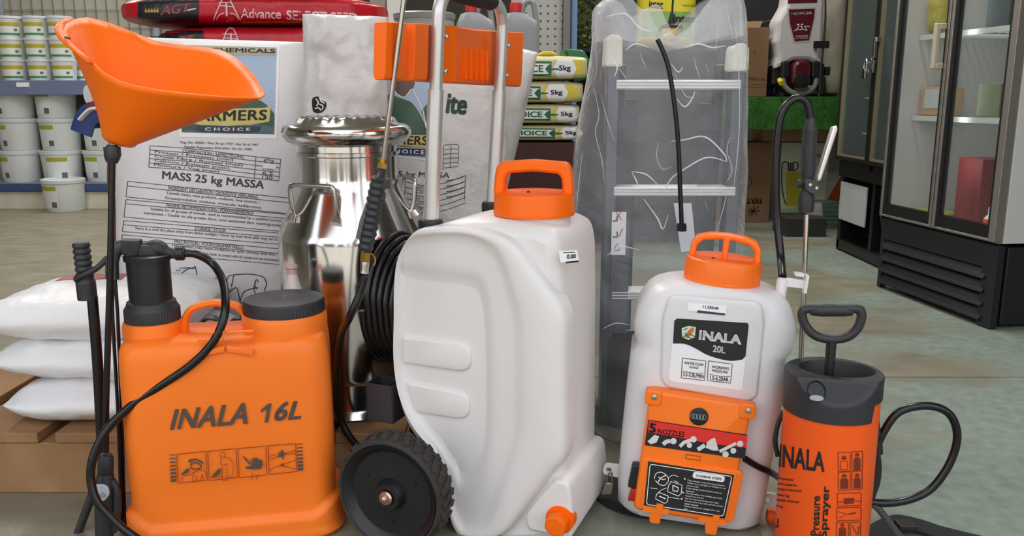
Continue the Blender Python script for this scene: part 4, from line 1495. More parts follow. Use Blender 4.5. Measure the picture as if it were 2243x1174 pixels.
for (xl, xr, yt, yb, sd, lb, oy) in rows:
    o, mp_ = seed_bag(xl, xr, yt, yb, sd, lb, None)
    sl = (yb - yt)
    up = oy == 0
    bx0, bx1 = (302, 436) if up else (330, 446)
    def yy(t):
        return yb - 3 - (sl - 6) * t
    m = MB()
    p_quad(m, mp_, (bx0, yy(0)), (bx1, yy(0)), (bx1, yy(1)), (bx0, yy(1)), 0.0015, 20, 12)
    kid('black_band', m, mat('black_film', '#1E1A22', 0.35, bump=0.3), o)
    m = MB()
    for k in range(5):
        x0 = (318 if up else 338) + k * 6
        p_poly(m, mp_, [(x0 + 6, yy(0.12)), (x0, yy(0.42)), (x0 + 2 + k, yy(0.55)), (x0 + 6, yy(0.40))], 0.003)
    kid('yellow_ears', m, mat('maize_yellow', '#D9C24A', 0.45), o)
    m = MB()
    p_text(m, mp_, 'AGT', ((352 if up else 362), yy(0.28)), ((420 if up else 428), yy(0.40)), ((420 if up else 428), yy(0.72)), ((352 if up else 362), yy(0.60)), 0.03, 0.25, 0.003)
    kid('dull_red_lettering', m, mat('dull_red_print', '#9A4548', 0.5), o)
    m = MB()
    p_line(m, mp_, [((410 if up else 424), yy(0.45)), ((430 if up else 442), yy(0.52))], 3, 0.003)
    x0 = 470 if up else 480
    p_line(m, mp_, smooth_px([(x0 - 2, yy(0.10)), (x0 + 8, yy(0.50)), (x0 + 20, yy(0.88)), (x0 + 32, yy(0.88)), (x0 + 46, yy(0.45)), (x0 + 58, yy(0.10))]), 2.5, 0.003)
    p_line(m, mp_, [(x0 + 26, yy(0.90)), (x0 + 28, yy(0.06))], 4, 0.003)
    p_line(m, mp_, [(x0 + 12, yy(0.62)), (x0 + 42, yy(0.58))], 2.2, 0.003)
    p_line(m, mp_, [(x0 + 10, yy(0.74)), (x0 + 40, yy(0.72))], 1.8, 0.003)
    p_line(m, mp_, smooth_px([(x0 + 4, yy(0.12)), (x0 + 12, yy(0.30)), (x0 + 22, yy(0.36))]), 2.0, 0.003)
    p_line(m, mp_, smooth_px([(x0 + 54, yy(0.12)), (x0 + 46, yy(0.30)), (x0 + 34, yy(0.36))]), 2.0, 0.003)
    p_text(m, mp_, 'Advance', (528 if up else 540, yy(0.18)), (616 if up else 626, yy(0.15)), (616 if up else 626, yy(0.50)), (528 if up else 540, yy(0.52)), 0.02, 0, 0.003)
    p_text(m, mp_, 'SELECT SEED', (628 if up else 640, yy(0.12)), (784 if up else 800, yy(0.00)), (784 if up else 800, yy(0.36)), (628 if up else 640, yy(0.46)), 0.03, 0, 0.003)
    kid('white_lettering', m, mat('pink_white_print', '#EBC6CC', 0.5), o)
    m = MB()
    p_line(m, mp_, smooth_px([(530, yy(0.03)), (600, yy(0.04)), (700, yy(0.05))]), 4, 0.002)
    kid('orange_stripe', m, mat('orange_stripe', '#B8602E', 0.5), o)
o, mp_ = seed_bag(440, 760, -62, -6, 8, 'green seed bag on top of the red ones, cut off by the frame top', None)
del o['group']
o.data.materials.clear()
o.data.materials.append(mat('lime_film_bag', '#7E9A3E', 0.4, col2='#C8A04A', vscale=4))
# red bag to the right with rounded end
# ================================================================ stainless milk can
MC_Y = 1.83
pc = gr(774, 935, ZP)
cc = at(772, 600, MC_Y)
can = thing('milk_can', 'polished stainless steel milk can with two loop handles standing on the pallet', 'milk can', T(cc.x, MC_Y, ZP + 0.001))
def cz(py):
    return at(772, py, MC_Y).z - ZP
def cr_(pw):
    return pw / FPX * MC_Y / CP * 0.5 * 0.985
rB = cr_(312)
zsh = cz(505)
znk = cz(392)
zrm = cz(305)
body = MB()
body.lathe([(0.03, 0.012), (rB * 0.90, 0.012), (rB * 0.93, 0.0), (rB * 1.02, 0.0), (rB * 1.045, 0.004), (rB * 1.02, 0.012), (rB * 0.985, 0.02), (rB * 0.975, 0.075), (rB * 0.985, 0.078), (rB * 0.995, 0.09), (rB, 0.12), (rB, zsh - 0.012), (rB * 0.995, zsh - 0.003), (rB * 0.97, zsh + 0.008), (rB * 0.72, znk - 0.022), (rB * 0.685, znk - 0.004), (rB * 0.675, znk + 0.01), (rB * 0.675, zrm - 0.035), (rB * 0.70, zrm - 0.033), (rB * 0.70, zrm - 0.026), (rB * 0.675, zrm - 0.024), (rB * 0.68, zrm - 0.004), (rB * 0.72, zrm)], 96)
kid('body', body, M_STEEL, can, angle=28)
rL = cr_(276)
zl = zrm + 0.0
lid = MB()
rings = []
NN = 96
prof = [(0.70, -0.006), (0.80, -0.012), (0.93, -0.004), (0.985, 0.006), (1.0, 0.016), (0.97, 0.026), (0.90, 0.032), (0.80, 0.034), (0.74, 0.044), (0.68, 0.048), (0.60, 0.044), (0.40, 0.046), (0.02, 0.048)]
for r_, z_ in prof:
    rings.append([(rL * r_ * math.cos(2 * math.pi * j / NN), rL * r_ * math.sin(2 * math.pi * j / NN), zl + z_ + (0.0018 * math.sin(26 * 2 * math.pi * j / NN) if 0.04 < z_ and r_ > 0.55 else 0)) for j in range(NN)])
lid.loft(rings, True, True)
kid('lid', lid, M_STEEL, can, angle=45)
dots = MB()
for px, py, rr in ((715, 284, rL * 0.99), (722, 309, rB * 0.68)):
    a = math.atan2(-1, (px - 772) / 150)
    c0 = V((rr * math.cos(a), rr * math.sin(a), cz(py)))
    dots.cyl(c0 * 1.0, c0 + V((math.cos(a), math.sin(a), 0)) * 0.003, 0.004, 12)
kid('vent_hole', MB().add(dots.v[:len(dots.v) // 2], [f for f in dots.f if max(f) < len(dots.v) // 2]), M_BLACK, can)
h = len(dots.v) // 2
kid('vent_hole', MB().add(dots.v[h:], [tuple(i - h for i in f) for f in dots.f if min(f) >= h]), M_BLACK, can)
def can_handle(ang):
    """loop handle welded on the shoulder, facing direction ang"""
    w, hh = 0.054, 0.070
    Mh = RZ(ang) @ T(0, -rB * 0.795, zsh + 0.040)
    m = MB()
    m.tube([(-w, 0.004, -0.004), (-w, -0.006, 0.02), (-w, -0.010, hh - 0.012), (-w + 0.004, -0.0105, hh - 0.003), (-w + 0.014, -0.011, hh), (w - 0.014, -0.011, hh), (w - 0.004, -0.0105, hh - 0.003), (w, -0.010, hh - 0.012), (w, -0.006, 0.02), (w, 0.004, -0.004)], 0.0048, 12, sub=4, M=Mh)
    for sx in (-1, 1):
        m.tube([(sx * w, -0.004, 0.006), (sx * w * 1.02, -0.012, -0.006)], [0.009, 0.012], 10, False, M=Mh)
    return m
kid('handle', can_handle(-23), M_STEEL2, can)
kid('handle', can_handle(110), M_STEEL2, can)

# ================================================================ 5 kg bags on the brown block
YK = 2.75
a, c = at(1085, 312, YK), at(1262, 312, YK)
blk = tag(obj('wooden_block', MB().box(((a.x + c.x) / 2 - 0.02, YK + 0.16, a.z / 2), (c.x - a.x + 0.04, 0.30, a.z)), mat('reddish_brown_boards', '#5E2E2A', 0.6, col2='#472320', vscale=3, bump=0.1), bevel=0.004), 'reddish brown wooden block under the stacked 5kg bags', 'block')
ZK = a.z + 0.001
KB = [(1282, 306, 275), (1270, 274, 232), (1276, 232, 183), (1282, 180, 128)]
KB = [(1268, 309, 274), (1272, 272, 229), (1280, 227, 180), (1290, 177, 124)]
for i, (xr, yb, yt) in enumerate(KB):
    yc = YK + 0.16
    yf = YK + 0.01
    zb_, zt_ = at(1190, yb, yf).z, at(1190, yt, yf).z
    th = (zt_ - zb_) / 2 * 1.07
    xr_, xl_ = at(xr, yb, yf).x, at(1040, yb, yf).x
    hl = (xr_ - xl_) / 2
    sk = Sack(th, hl, 0.15, 50 + i, 0.003, 10, 7, 16, 0.02, 0.18, wz=0.5, expo=0.3)
    M = T((xl_ + xr_) / 2, yc, (zb_ + zt_) / 2 + 0.0015 * i) @ RY(90)
    m = MB()
    sk.build(m, 26, 60)
    o = tag(obj('maize_bag', m, mat('cream_film', '#D8CFA6', 0.42, bump=0.15), angle=75), 'cream and green 5kg bag, %s of the stack on the brown block' % ('bottom one', 'second from bottom', 'third from bottom', 'top one')[i], 'bag', '5kg bags on the block')
    o.matrix_world = M
    f0 = plane_map(M, -0.15)
    Mi = M.inverted()
    e = Mi @ EYE
    def mp_(px, py, off=0.0, sk=sk, f0=f0, Mi=Mi, e=e):
        p = f0(px, py)
        for _ in range(4):
            z = max(-sk.hl * 0.998, min(sk.hl * 0.998, p.z))
            x = max(-sk.w(z) * 0.98, min(sk.w(z) * 0.98, p.x))
            yy_ = sk.y(x, z, -1)
            d = Mi.to_3x3() @ ray(px, py)
            p = e + d * ((yy_ - e.y) / d.y)
        return V((max(-sk.w(p.z) * 0.99, min(sk.w(p.z) * 0.99, p.x)), p.y - off, p.z))
    hh = yb - yt
    def Y_(t):
        return yb - hh * t
    xs = (0, 3, 12, -8)[i]
    x1 = (1218, 1208, 1186, 1210)[i]
    ar = x1 - 2
    m = MB()
    p_quad(m, mp_, (1092, Y_(0.20)), (ar, Y_(0.18)), (ar, Y_(0.80)), (1092, Y_(0.84)), 0.0015, 16, 6)
    gb = kid('green_panel', m, M_GREEN, o)
    m = MB()
    p_quad(m, mp_, (1092, Y_(0.29)), (ar - 14, Y_(0.28)), (ar - 14, Y_(0.71)), (1092, Y_(0.74)), 0.0025, 14, 5)
    p_poly(m, mp_, [(ar - 14, Y_(0.28)), (ar - 2, Y_(0.28)), (ar - 10, Y_(0.49)), (ar - 2, Y_(0.71)), (ar - 14, Y_(0.71))], 0.0026)
    wp = kid('white_panel', m, M_WHITEP, gb)
    m = MB()
    tw = 84
    x_e = ar - 18
    p_text(m, mp_, 'CHOICE', (x_e - tw, Y_(0.36)), (x_e, Y_(0.35)), (x_e, Y_(0.65)), (x_e - tw, Y_(0.67)), 0.035, 0, 0.0036)
    p_line(m, mp_, [(ar - 4, Y_(0.49)), (ar + 16, Y_(0.48))], 3.5, 0.0032)
    p_line(m, mp_, [(ar - 4, Y_(0.66)), (ar - 12, Y_(0.49)), (ar - 4, Y_(0.30))], 4, 0.0034)
    kid('green_lettering', m, M_GREEN, wp)
    m = MB()
    p_quad(m, mp_, (ar + 6, Y_(0.12)), (xr - 5, Y_(0.14)), (xr - 5, Y_(0.86)), (ar + 6, Y_(0.86)), 0.0012, 8, 6)
    yw = kid('yellow_end', m, M_YELLOW, o)
    cx_, cy_ = ar + (36 if i < 3 else 30), (Y_(0.5))
    m = MB()
    for t0, t1 in ((-1, 0), (0, 1)):
        xl0, xr0 = (cx_ - 27 + 10 * abs(t0), cx_ + 25 - 10 * abs(t0))
        xl1, xr1 = (cx_ - 27 + 10 * abs(t1), cx_ + 25 - 10 * abs(t1))
        p_quad(m, mp_, (xl0, cy_ - t0 * hh * 0.40), (xr0, cy_ - t0 * hh * 0.40), (xr1, cy_ - t1 * hh * 0.40), (xl1, cy_ - t1 * hh * 0.40), 0.0026, 8, 6)
    hx = kid('white_hexagon', m, M_WHITEP, yw)
    m = MB()
    p_text(m, mp_, '5kg', (cx_ - 14, cy_ + hh * 0.15), (cx_ + 12, cy_ + hh * 0.14), (cx_ + 12, cy_ - hh * 0.14), (cx_ - 14, cy_ - hh * 0.13), 0.03, 0, 0.004)
    kid('weight_lettering', m, M_INK, hx)
    if i == 3:
        m = MB()
        m.prism(roundpoly([(0.0, -0.05), (0.05, -0.03), (0.065, 0.0), (0.03, 0.055), (-0.04, 0.06)], 0.012), -0.12, 0.10, 'y', T(0, 0, 0), 0.01)
        mm = kid('folded_end', m, M_GREEN, o)
        mm.matrix_parent_inverse = Matrix()
        mm.location = Mi @ V((xr_ - 0.045, yc, (zb_ + zt_) / 2 + 0.005))
        mm.rotation_euler = RY(-90).to_euler()
        m = MB()
        q0 = Mi @ at(1180, 128, yf + 0.02)
        m.tube([Mi @ at(1178, 122, yf + 0.04), Mi @ at(1196, 118, yf + 0.03), Mi @ at(1215, 120, yf + 0.04)], [0.008, 0.014, 0.010], 8, flat=(1, 0.5))
        kid('yellow_tie', m, M_YELLOW, o)

# ================================================================ shelf end behind: jerry cans, tubs, pegboard
YJ = 3.30
cnt = thing('display_counter', 'white shop counter carrying the grey jerry cans', 'counter', T(0, YJ, 0))
a, c = at(895, 120, YJ), at(1236, 120, YJ)
zc_ = at(1200, 132, YJ - 0.02).z
kid('cabinet', MB().box(((a.x + c.x) / 2, 0.20, (zc_ - 0.03) / 2), (c.x - a.x - 0.02, 0.44, zc_ - 0.03)), mat('pale_counter', '#C5C3BE', 0.6), cnt, bevel=0.004)
kid('worktop', MB().box(((a.x + c.x) / 2, 0.20, zc_ - 0.015), (c.x - a.x, 0.47, 0.028)), mat('grey_counter_top', '#9B9A96', 0.5), cnt, bevel=0.004)
def jerry(px, label, rot):
    t = thing('jerry_can', label, 'jerry can', T(at(px, 60, YJ + 0.10).x, YJ + 0.12, zc_) @ RZ(rot), 'grey jerry cans with red caps')
    m = MB()
    rings = []
    H_ = 0.265
    J = Matrix.Scale(0.80, 4)
    for z, w, d in ((0, 0.085, 0.06), (0.01, 0.095, 0.07), (0.15, 0.095, 0.07), (0.19, 0.085, 0.062), (0.225, 0.05, 0.045), (0.232, 0.03, 0.03)):
        rings.append([(x - (0.018 if z > 0.2 else 0.0) * (1), y, z * H_ / 0.265) for x, y in rrect(w, d, 0.03, 5)])
    m.loft(rings, M=J)
    m.lathe([(0.024, 0.225), (0.024, 0.245)], 20, J @ T(-0.018, 0, 0))
    kid('body', m, mat('grey_can_plastic', '#8B8D93', 0.45), t)
    m = MB()
    m.lathe([(0.029, 0.238, 1), (0.029, 0.276, 1), (0.022, 0.279)], 36, J @ T(-0.018, 0, 0), rib=0.0015)
    kid('cap', m, mat('red_cap', '#D02A22', 0.4), t)
    m = MB()
    m.tube([(0.012, 0, 0.225), (0.020, 0, 0.27), (0.045, 0, 0.285), (0.068, 0, 0.27), (0.082, 0, 0.19), (0.088, 0, 0.15)], 0.014, 10, M=J)
    kid('handle', m, mat('grey_can_plastic', '#8B8D93'), t)
    return t
jerry(1040, 'grey jerry can with a red cap between the two trolley tubes', 8)
jerry(1138, 'grey jerry can with a red cap right of the far trolley tube', 2)
t = thing('storage_tub', 'grey lidded tub with a dark label behind the near trolley tube', 'tub', T(at(928, 60, YJ + 0.15).x, YJ + 0.19, zc_))
kid('tub', MB().lathe([(0.10, 0), (0.11, 0.01), (0.118, 0.17), (0.118, 0.175)], 36), mat('grey_tub', '#A8A7A5', 0.45), t)
kid('lid', MB().lathe([(0.122, 0.165), (0.124, 0.185), (0.115, 0.19), (0.01, 0.19)], 36), mat('grey_tub_lid', '#8E8D8A', 0.4), t)
m = MB()
def fn(u, v):
    a_ = R(-92 + 62 * u)
    return (0.1195 * math.cos(a_), 0.1195 * math.sin(a_), 0.085 + 0.05 * v)
m.grid(fn, 14, 2)
lb_ = kid('label', m, mat('navy_label', '#20263E', 0.5), t)
m = MB()
vs, fs = glyphs('CRO', 0.03, 0)
m.add([(0.121 * math.cos(R(-76 + 34 * s)), 0.121 * math.sin(R(-76 + 34 * s)), 0.097 + 0.026 * q) for s, q in vs], fs)
kid('label_lettering', m, M_WHITEP, lb_)
# white door posts behind
for i, (x0, x1, y0, cl, lb) in enumerate(((812, 846, 5.6, '#8E8D88', 'grey upright post left of the spray gun rod'), (850, 884, 5.3, '#D6D6D2', 'white upright post behind the spray gun rod'))):
    a, c = at(x0, 100, y0), at(x1, 100, y0)
    tag(obj('post', MB().box(((a.x + c.x) / 2, y0 + 0.05, 1.25), (c.x - a.x, 0.09, 2.5)), mat('post_' + cl[1:], cl, 0.6), bevel=0.004), lb, 'post')
# pegboard bay
YPG = 4.3
a, c = at(1120, 60, YPG), at(1232, 60, YPG)
pg = thing('pegboard', 'grey perforated pegboard panel behind the jerry cans', 'pegboard', T((a.x + c.x) / 2, YPG, 0))
def peg_mat():
    m = bpy.data.materials.new('perforated_grey')
    m.use_nodes = True
    nt = m.node_tree
    b = nt.nodes['Principled BSDF']
    b.inputs['Roughness'].default_value = 0.6
    t = nt.nodes.new('ShaderNodeTexCoord')
    vm = nt.nodes.new('ShaderNodeVectorMath'); vm.operation = 'SCALE'; vm.inputs['Scale'].default_value = 1 / 0.036
    fr_ = nt.nodes.new('ShaderNodeVectorMath'); fr_.operation = 'FRACTION'
    sb = nt.nodes.new('ShaderNodeVectorMath'); sb.operation = 'SUBTRACT'; sb.inputs[1].default_value = (0.5, 0.5, 0.5)
    ml = nt.nodes.new('ShaderNodeVectorMath'); ml.operation = 'MULTIPLY'; ml.inputs[1].default_value = (1, 0, 1)
    ln = nt.nodes.new('ShaderNodeVectorMath'); ln.operation = 'LENGTH'
    lt = nt.nodes.new('ShaderNodeMath'); lt.operation = 'LESS_THAN'; lt.inputs[1].default_value = 0.15
    mx = nt.nodes.new('ShaderNodeMix'); mx.data_type = 'RGBA'
    mx.inputs['A'].default_value = lin('#A5A59F')
    mx.inputs['B'].default_value = lin('#3A3A38')
    for x_, y_ in ((t.outputs['Object'], vm.inputs[0]), (vm.outputs[0], fr_.inputs[0]), (fr_.outputs[0], sb.inputs[0]), (sb.outputs[0], ml.inputs[0]), (ml.outputs[0], ln.inputs[0]), (ln.outputs['Value'], lt.inputs[0]), (lt.outputs[0], mx.inputs['Factor']), (mx.outputs['Result'], b.inputs['Base Color'])):
        nt.links.new(x_, y_)
    return m
kid('panel', MB().box((0, 0.015, 0.95), (c.x - a.x, 0.02, 1.9)), peg_mat(), pg)
kid('frame', MB().box(((c.x - a.x) / 2 + 0.02, 0.0, 0.95), (0.035, 0.05, 1.9)), mat('grey_frame', '#6E6E6C', 0.5), pg, bevel=0.004)
kid('blue_edge', MB().box(((c.x - a.x) / 2 + 0.058, 0.02, 0.95), (0.03, 0.05, 1.9)), mat('steel_blue_edge', '#6A86AE', 0.5), pg, bevel=0.004)

# dark stock rack with the hanging greenery and the yellow bags
YI = 4.55
rk = thing('stock_rack', 'dark stock rack behind the plastic wrapped ladder', 'rack', T(at(1405, 100, YI).x, YI, 0))
kid('back_board', MB().box((0, 0.44, 1.0), (0.86, 0.02, 2.0)), mat('dark_rack', '#1C1D20', 0.8), rk)
for z in (0.25, at(1400, 104, YI).z):
    kid('shelf', MB().box((0, 0.22, z - 0.012), (0.83, 0.40, 0.022)), mat('dark_rack', '#1C1D20'), rk)
for x in (-0.42, 0.42):
    kid('side', MB().box((x, 0.22, 1.0), (0.02, 0.42, 2.0)), mat('dark_rack', '#1C1D20'), rk)
zi = at(1400, 104, YI).z
def inter(px0, px1, py0, py1, Y, name, label, body, m0, txt, tq):
    a, c = at(px0, py1, Y), at(px1, py0, Y)
    w, h_ = (c.x - a.x) / 2, (c.z - zi) / 2
    sk = Sack(w, h_, 0.05, len(label), 0.006, 8, 4, 8, 0.006, 0.03)
    m = MB()
    sk.build(m, 20, 26)
    o = tag(obj(name, m, m0, angle=75), label, 'bag')
    o.matrix_world = T((a.x + c.x) / 2, Y, zi + h_ + 0.001)
    return o, sk.map(o.matrix_world.copy()) if False else sk.map(T((a.x + c.x) / 2, Y, zi + h_ + 0.001))
oI, mI = inter(1392, 1528, -90, 100, YI + 0.10, 'fertiliser_bag', 'yellow and green bag with black lettering behind the ladder top', None, mat('bright_yellow_film', '#DCCB2E', 0.45, bump=0.1), 'inter', None)
m = MB()
p_quad(m, mI, (1396, 80), (1526, 80), (1526, 26), (1396, 24), 0.002, 10, 8)
kid('green_band', m, mat('leaf_green_film', '#7FA84A', 0.45), oI)
m = MB()
p_text(m, mI, 'inter', (1421, 14), (1452, 16), (1453, 3), (1422, 1), 0.03, 0, 0.003)
p_text(m, mI, 'inter', (1474, 48), (1524, 50), (1524, 34), (1474, 32), 0.05, 0, 0.004)
p_line(m, mI, [(1421, 16), (1452, 18)], 2, 0.003)
p_text(m, mI, 'FERTILISER', (1495, 14), (1526, 15), (1526, 11), (1495, 10), 0.0, 0, 0.003)
kid('black_lettering', m, M_INK, oI)
# greenery
pt = thing('artificial_plant', 'bunch of artificial green leaves hanging in the dark rack left of the ladder', 'plant', T(at(1280, 122, YI + 0.1).x, YI + 0.1, zi))
random.seed(12)
stem = MB()
lf = MB()
o0 = pt.location.copy()
for s_ in range(5):
    x0 = at(1258 + s_ * 11, 60, YI + 0.1).x - o0.x
    stem.tube([(x0 * 0.6, 0, 0.0), (x0, -0.02, 0.14), (x0 * 1.1, -0.01, 0.30)], 0.004, 6)
    for k in range(22):
        z = 0.02 + 0.29 * k / 22
        an = random.uniform(0, 6.28)
        L_ = random.uniform(0.03, 0.055)
        d = V((math.cos(an), math.sin(an) * 0.7 - 0.3, random.uniform(-0.5, 0.5))).normalized()
        sd = d.cross(V((0, 0, 1))).normalized() * L_ * 0.32
        b0 = V((x0, -0.015, z))
        nrm = V((0, 0, 0.006))
        lf.add([b0, b0 + d * L_ * 0.5 + sd + nrm, b0 + d * L_, b0 + d * L_ * 0.5 - sd + nrm, b0 + d * L_ * 0.5 - nrm], [(0, 4, 1), (1, 4, 2), (2, 4, 3), (3, 4, 0)])
kid('stems', stem, mat('stem_green', '#4A5A30', 0.7), pt)
kid('leaves', lf, mat('leaf_green', '#A6B46A', 0.6, var=0.5, vscale=30), pt)
# hanging fly trap
YF = 3.0
ft = thing('fly_trap', 'yellow fly trap with a black lid hanging on a black cord', 'fly trap', T(at(1471, 60, YF)))
z0 = at(1471, 60, YF)
sc = YF / CP / FPX
kid('bowl', MB().lathe([(12 * sc, -28 * sc), (19 * sc, -24 * sc), (22 * sc, -4 * sc), (21 * sc, 0)], 28), mat('trap_yellow', '#E8C41A', 0.35), ft)
m = MB()
m.lathe([(23 * sc, -3 * sc), (23 * sc, 3 * sc), (20 * sc, 5 * sc), (6 * sc, 9 * sc), (5 * sc, 20 * sc)], 28)
m.prism([(-8 * sc, 8 * sc), (8 * sc, 8 * sc), (6 * sc, 26 * sc), (-3 * sc, 30 * sc)], -4 * sc, 4 * sc, 'y')
kid('lid', m, M_BLACK, ft)
m = MB()
m.tube([(0, 0, 20 * sc), (1 * sc, 0, 60 * sc), (6 * sc, 0, 200 * sc), (8 * sc, 0, 3.0 - z0.z)], 2.2 * sc, 6)
m.tube([(-20 * sc, 0, 2 * sc), (-27 * sc, 0.0, -12 * sc), (-30 * sc, 0, -22 * sc)], 2.2 * sc, 6)
kid('cord', m, M_BLACK, ft)

# ================================================================ step ladder in clear plastic
YL = 2.02
ld = thing('step_ladder', 'aluminium step ladder standing behind the white sprayers, wrapped in plastic', 'ladder', T(at(1466, 400, YL).x, YL, 0))
o0 = ld.location.copy()
def lp(px, py, Y=YL):
    return at(px, py, Y) - o0
M_RAIL = mat('ladder_rail', '#5A5E68', 0.35, 0.8)
M_RUNG = mat('ladder_tread', '#F0F0F2', 0.35, 0.3)
top = lp(1466, 92).z
XLa, XRa = lp(1330, 400).x, lp(1606, 400).x
for s, px0, px1 in ((-1, 1332, 1340), (1, 1610, 1596)):
    x0, x1 = lp(1335 if s < 0 else 1600, 400).x, 0
    m = MB()
    m.prism([(-0.014, -0.028), (0.014, -0.028), (0.014, 0.028), (-0.014, 0.028)], 0.0, top, 'z')
    r = kid('rail', m, M_RAIL, ld, bevel=0.003)
    r.location = (x0, 0.0, 0)
    m = MB()
    zt = lp(1466, 78 if s < 0 else 96).z
    zb_ = lp(1466, 148 if s < 0 else 158).z
    m.prism(roundpoly([(-0.021, zb_), (0.021, zb_), (0.019, zt - 0.01), (0.010, zt), (-0.010, zt), (-0.019, zt - 0.01)], 0.008), -0.036, 0.034, 'y', bev=0.006)
    e_ = kid('rail_cap', m, mat('ivory_cap', '#E6E6DA', 0.4), ld)
    e_.location = (x0, 0, 0)
    m = MB()
    m.box((x0, 0, 0.015), (0.04, 0.07, 0.03))
    kid('foot', m, M_BLACK, ld, bevel=0.004)
    # rear leg
    m = MB()
    m.tube([(x0 * 0.82, 0.05, top - 0.05), (x0 * 0.9, 0.16, 0.01)], 0.014, 8, False)
    kid('rear_leg', m, mat('dark_rail', '#3A3C42', 0.4, 0.5), ld)
for py in (186, 416, 640, 845):
    z = lp(1466, py).z
    m = MB()
    m.box(((XLa + XRa) / 2 + 0.005, -0.006, z), (XRa - XLa - 0.014, 0.056, 0.022))
    for k in range(3):
        m.box(((XLa + XRa) / 2 + 0.005, -0.036, z - 0.007 + k * 0.007), (XRa - XLa - 0.016, 0.004, 0.004))
    kid('tread', m, M_RUNG, ld, bevel=0.002)
m = MB()
m.box((lp(1375, 400).x, 0.06, top * 0.55), (0.05, 0.012, top * 0.62))
kid('inner_strut', m, mat('dark_rail', '#3A3C42'), ld, bevel=0.002)
m = MB()
m.box((lp(1560, 400).x, 0.06, top * 0.55), (0.05, 0.012, top * 0.6))
kid('inner_strut', m, mat('dark_rail', '#3A3C42'), ld, bevel=0.002)
m = MB()
m.box((lp(1351, 700).x, -0.033, lp(1351, 600).z), (0.042, 0.006, 0.28))
kid('side_plate', m, mat('slate_plate', '#4A505C', 0.45), ld)
m = MB()
pz = lambda py: lp(1351, py).z
m.box((lp(1351, 500).x, -0.038, (pz(460) + pz(552)) / 2), (0.034, 0.003, pz(460) - pz(552)))
ws = kid('warning_sticker', m, M_PAPER, ld)
mpw = plane_map(T(o0), -0.0398)
m = MB()
for y0 in (470, 505):
    p_line(m, mpw, [(1342, y0 + 14), (1352, y0 + 14), (1352, y0 + 2)], 3)
p_line(m, mpw, [(1345, 548), (1357, 548), (1351, 532)], 1.4, closed=True)
kid('sticker_print', m, M_INK, ws)
m = MB()
p_line(m, mpw, [(1348, 462), (1362, 482)], 1.8)
p_line(m, mpw, [(1362, 462), (1348, 482)], 1.8)
p_line(m, mpw, [(1350, 512), (1356, 518), (1364, 500)], 2.2)
kid('sticker_red_marks', m, mat('red_mark', '#B83A30', 0.5), ws)
m = MB()
m.prism([(lp(1468, 440).x, lp(1468, 440).z), (lp(1506, 440).x, lp(1506, 440).z), (lp(1516, 540).x, lp(1516, 540).z), (lp(1484, 545).x, lp(1484, 545).z)], -0.046, -0.042, 'y')
kid('white_leaflet', m, mat('leaflet_white', '#DDE0EC', 0.4), ld)

# the clear plastic sleeve
def sleeve():
    prof = [(-5, 1330, 1606), (20, 1300, 1620), (60, 1296, 1627), (100, 1296, 1628), (180, 1284, 1630), (300, 1262, 1630), (400, 1254, 1630), (480, 1252, 1626), (600, 1262, 1622), (760, 1270, 1616), (900, 1282, 1610), (948, 1290, 1606)]
    NA = 128
    rings = []
    dense = smooth_px(prof, 9)
    hN = len(dense)
    for i, (py, xl, xr) in enumerate(dense):
        a, c = lp(xl, py), lp(xr, py)
        cx_, hw = (a.x + c.x) / 2, (c.x - a.x) / 2
        hd = 0.085 + 0.10 * (i / hN)
        z = a.z
        ring = []
        for j in range(NA):
            an = 2 * math.pi * j / NA
            x = hw * math.copysign(abs(math.cos(an)) ** 0.55, math.cos(an))
            y = hd * math.copysign(abs(math.sin(an)) ** 0.8, math.sin(an))
            # crumple: sharp ridges across the sheet
            px_, pz_ = cx_ + x, z
            n1 = 1 - abs(noise.noise(V((px_ * 7, y * 5, pz_ * 4)))) * 2
            n2 = 1 - abs(noise.noise(V((px_ * 17 + 3, y * 9, pz_ * 11)))) * 2
            n3 = 1 - abs(noise.noise(V((px_ * 5.5 + pz_ * 3 + 9, y * 4, pz_ * 5.5 - px_ * 2)))) * 2
            k = 0.012 * n1 + 0.006 * n2 + 0.016 * max(0, n3 - 0.55) - 0.008
            zz = z
            # ragged open mouth that dips in the middle
            fx = max(-1, min(1, x / hw))
            if i < 40:
                dip = (0.105 if y < 0 else 0.085) * math.exp(-((fx - 0.02) / 0.34) ** 2) + (0.030 * math.exp(-((fx + 0.55) / 0.14) ** 2)) - 0.020 * math.exp(-((fx + 0.27) / 0.10) ** 2) - 0.03 * max(0, fx - 0.45)
                zz = z - max(-0.03, dip) * (1 - i / 40) ** 1.3 * (1.0)
            ring.append((cx_ + x * (1 + k * 0.25), -0.02 + 0.05 * (i / hN) + y * (1 + k * 7), max(0.004, zz)))
        rings.append(ring)
    return MB().loft(rings, False, False)
sl = obj('plastic_sleeve', sleeve(), glassy('clear_polythene', '#F0F2F8', 0.16, 0.07, 0.8, 9, fres=0.9), angle=80)
tag(sl, 'crumpled clear plastic sleeve hanging around the step ladder', 'plastic wrap')
sl.matrix_world = T(o0)
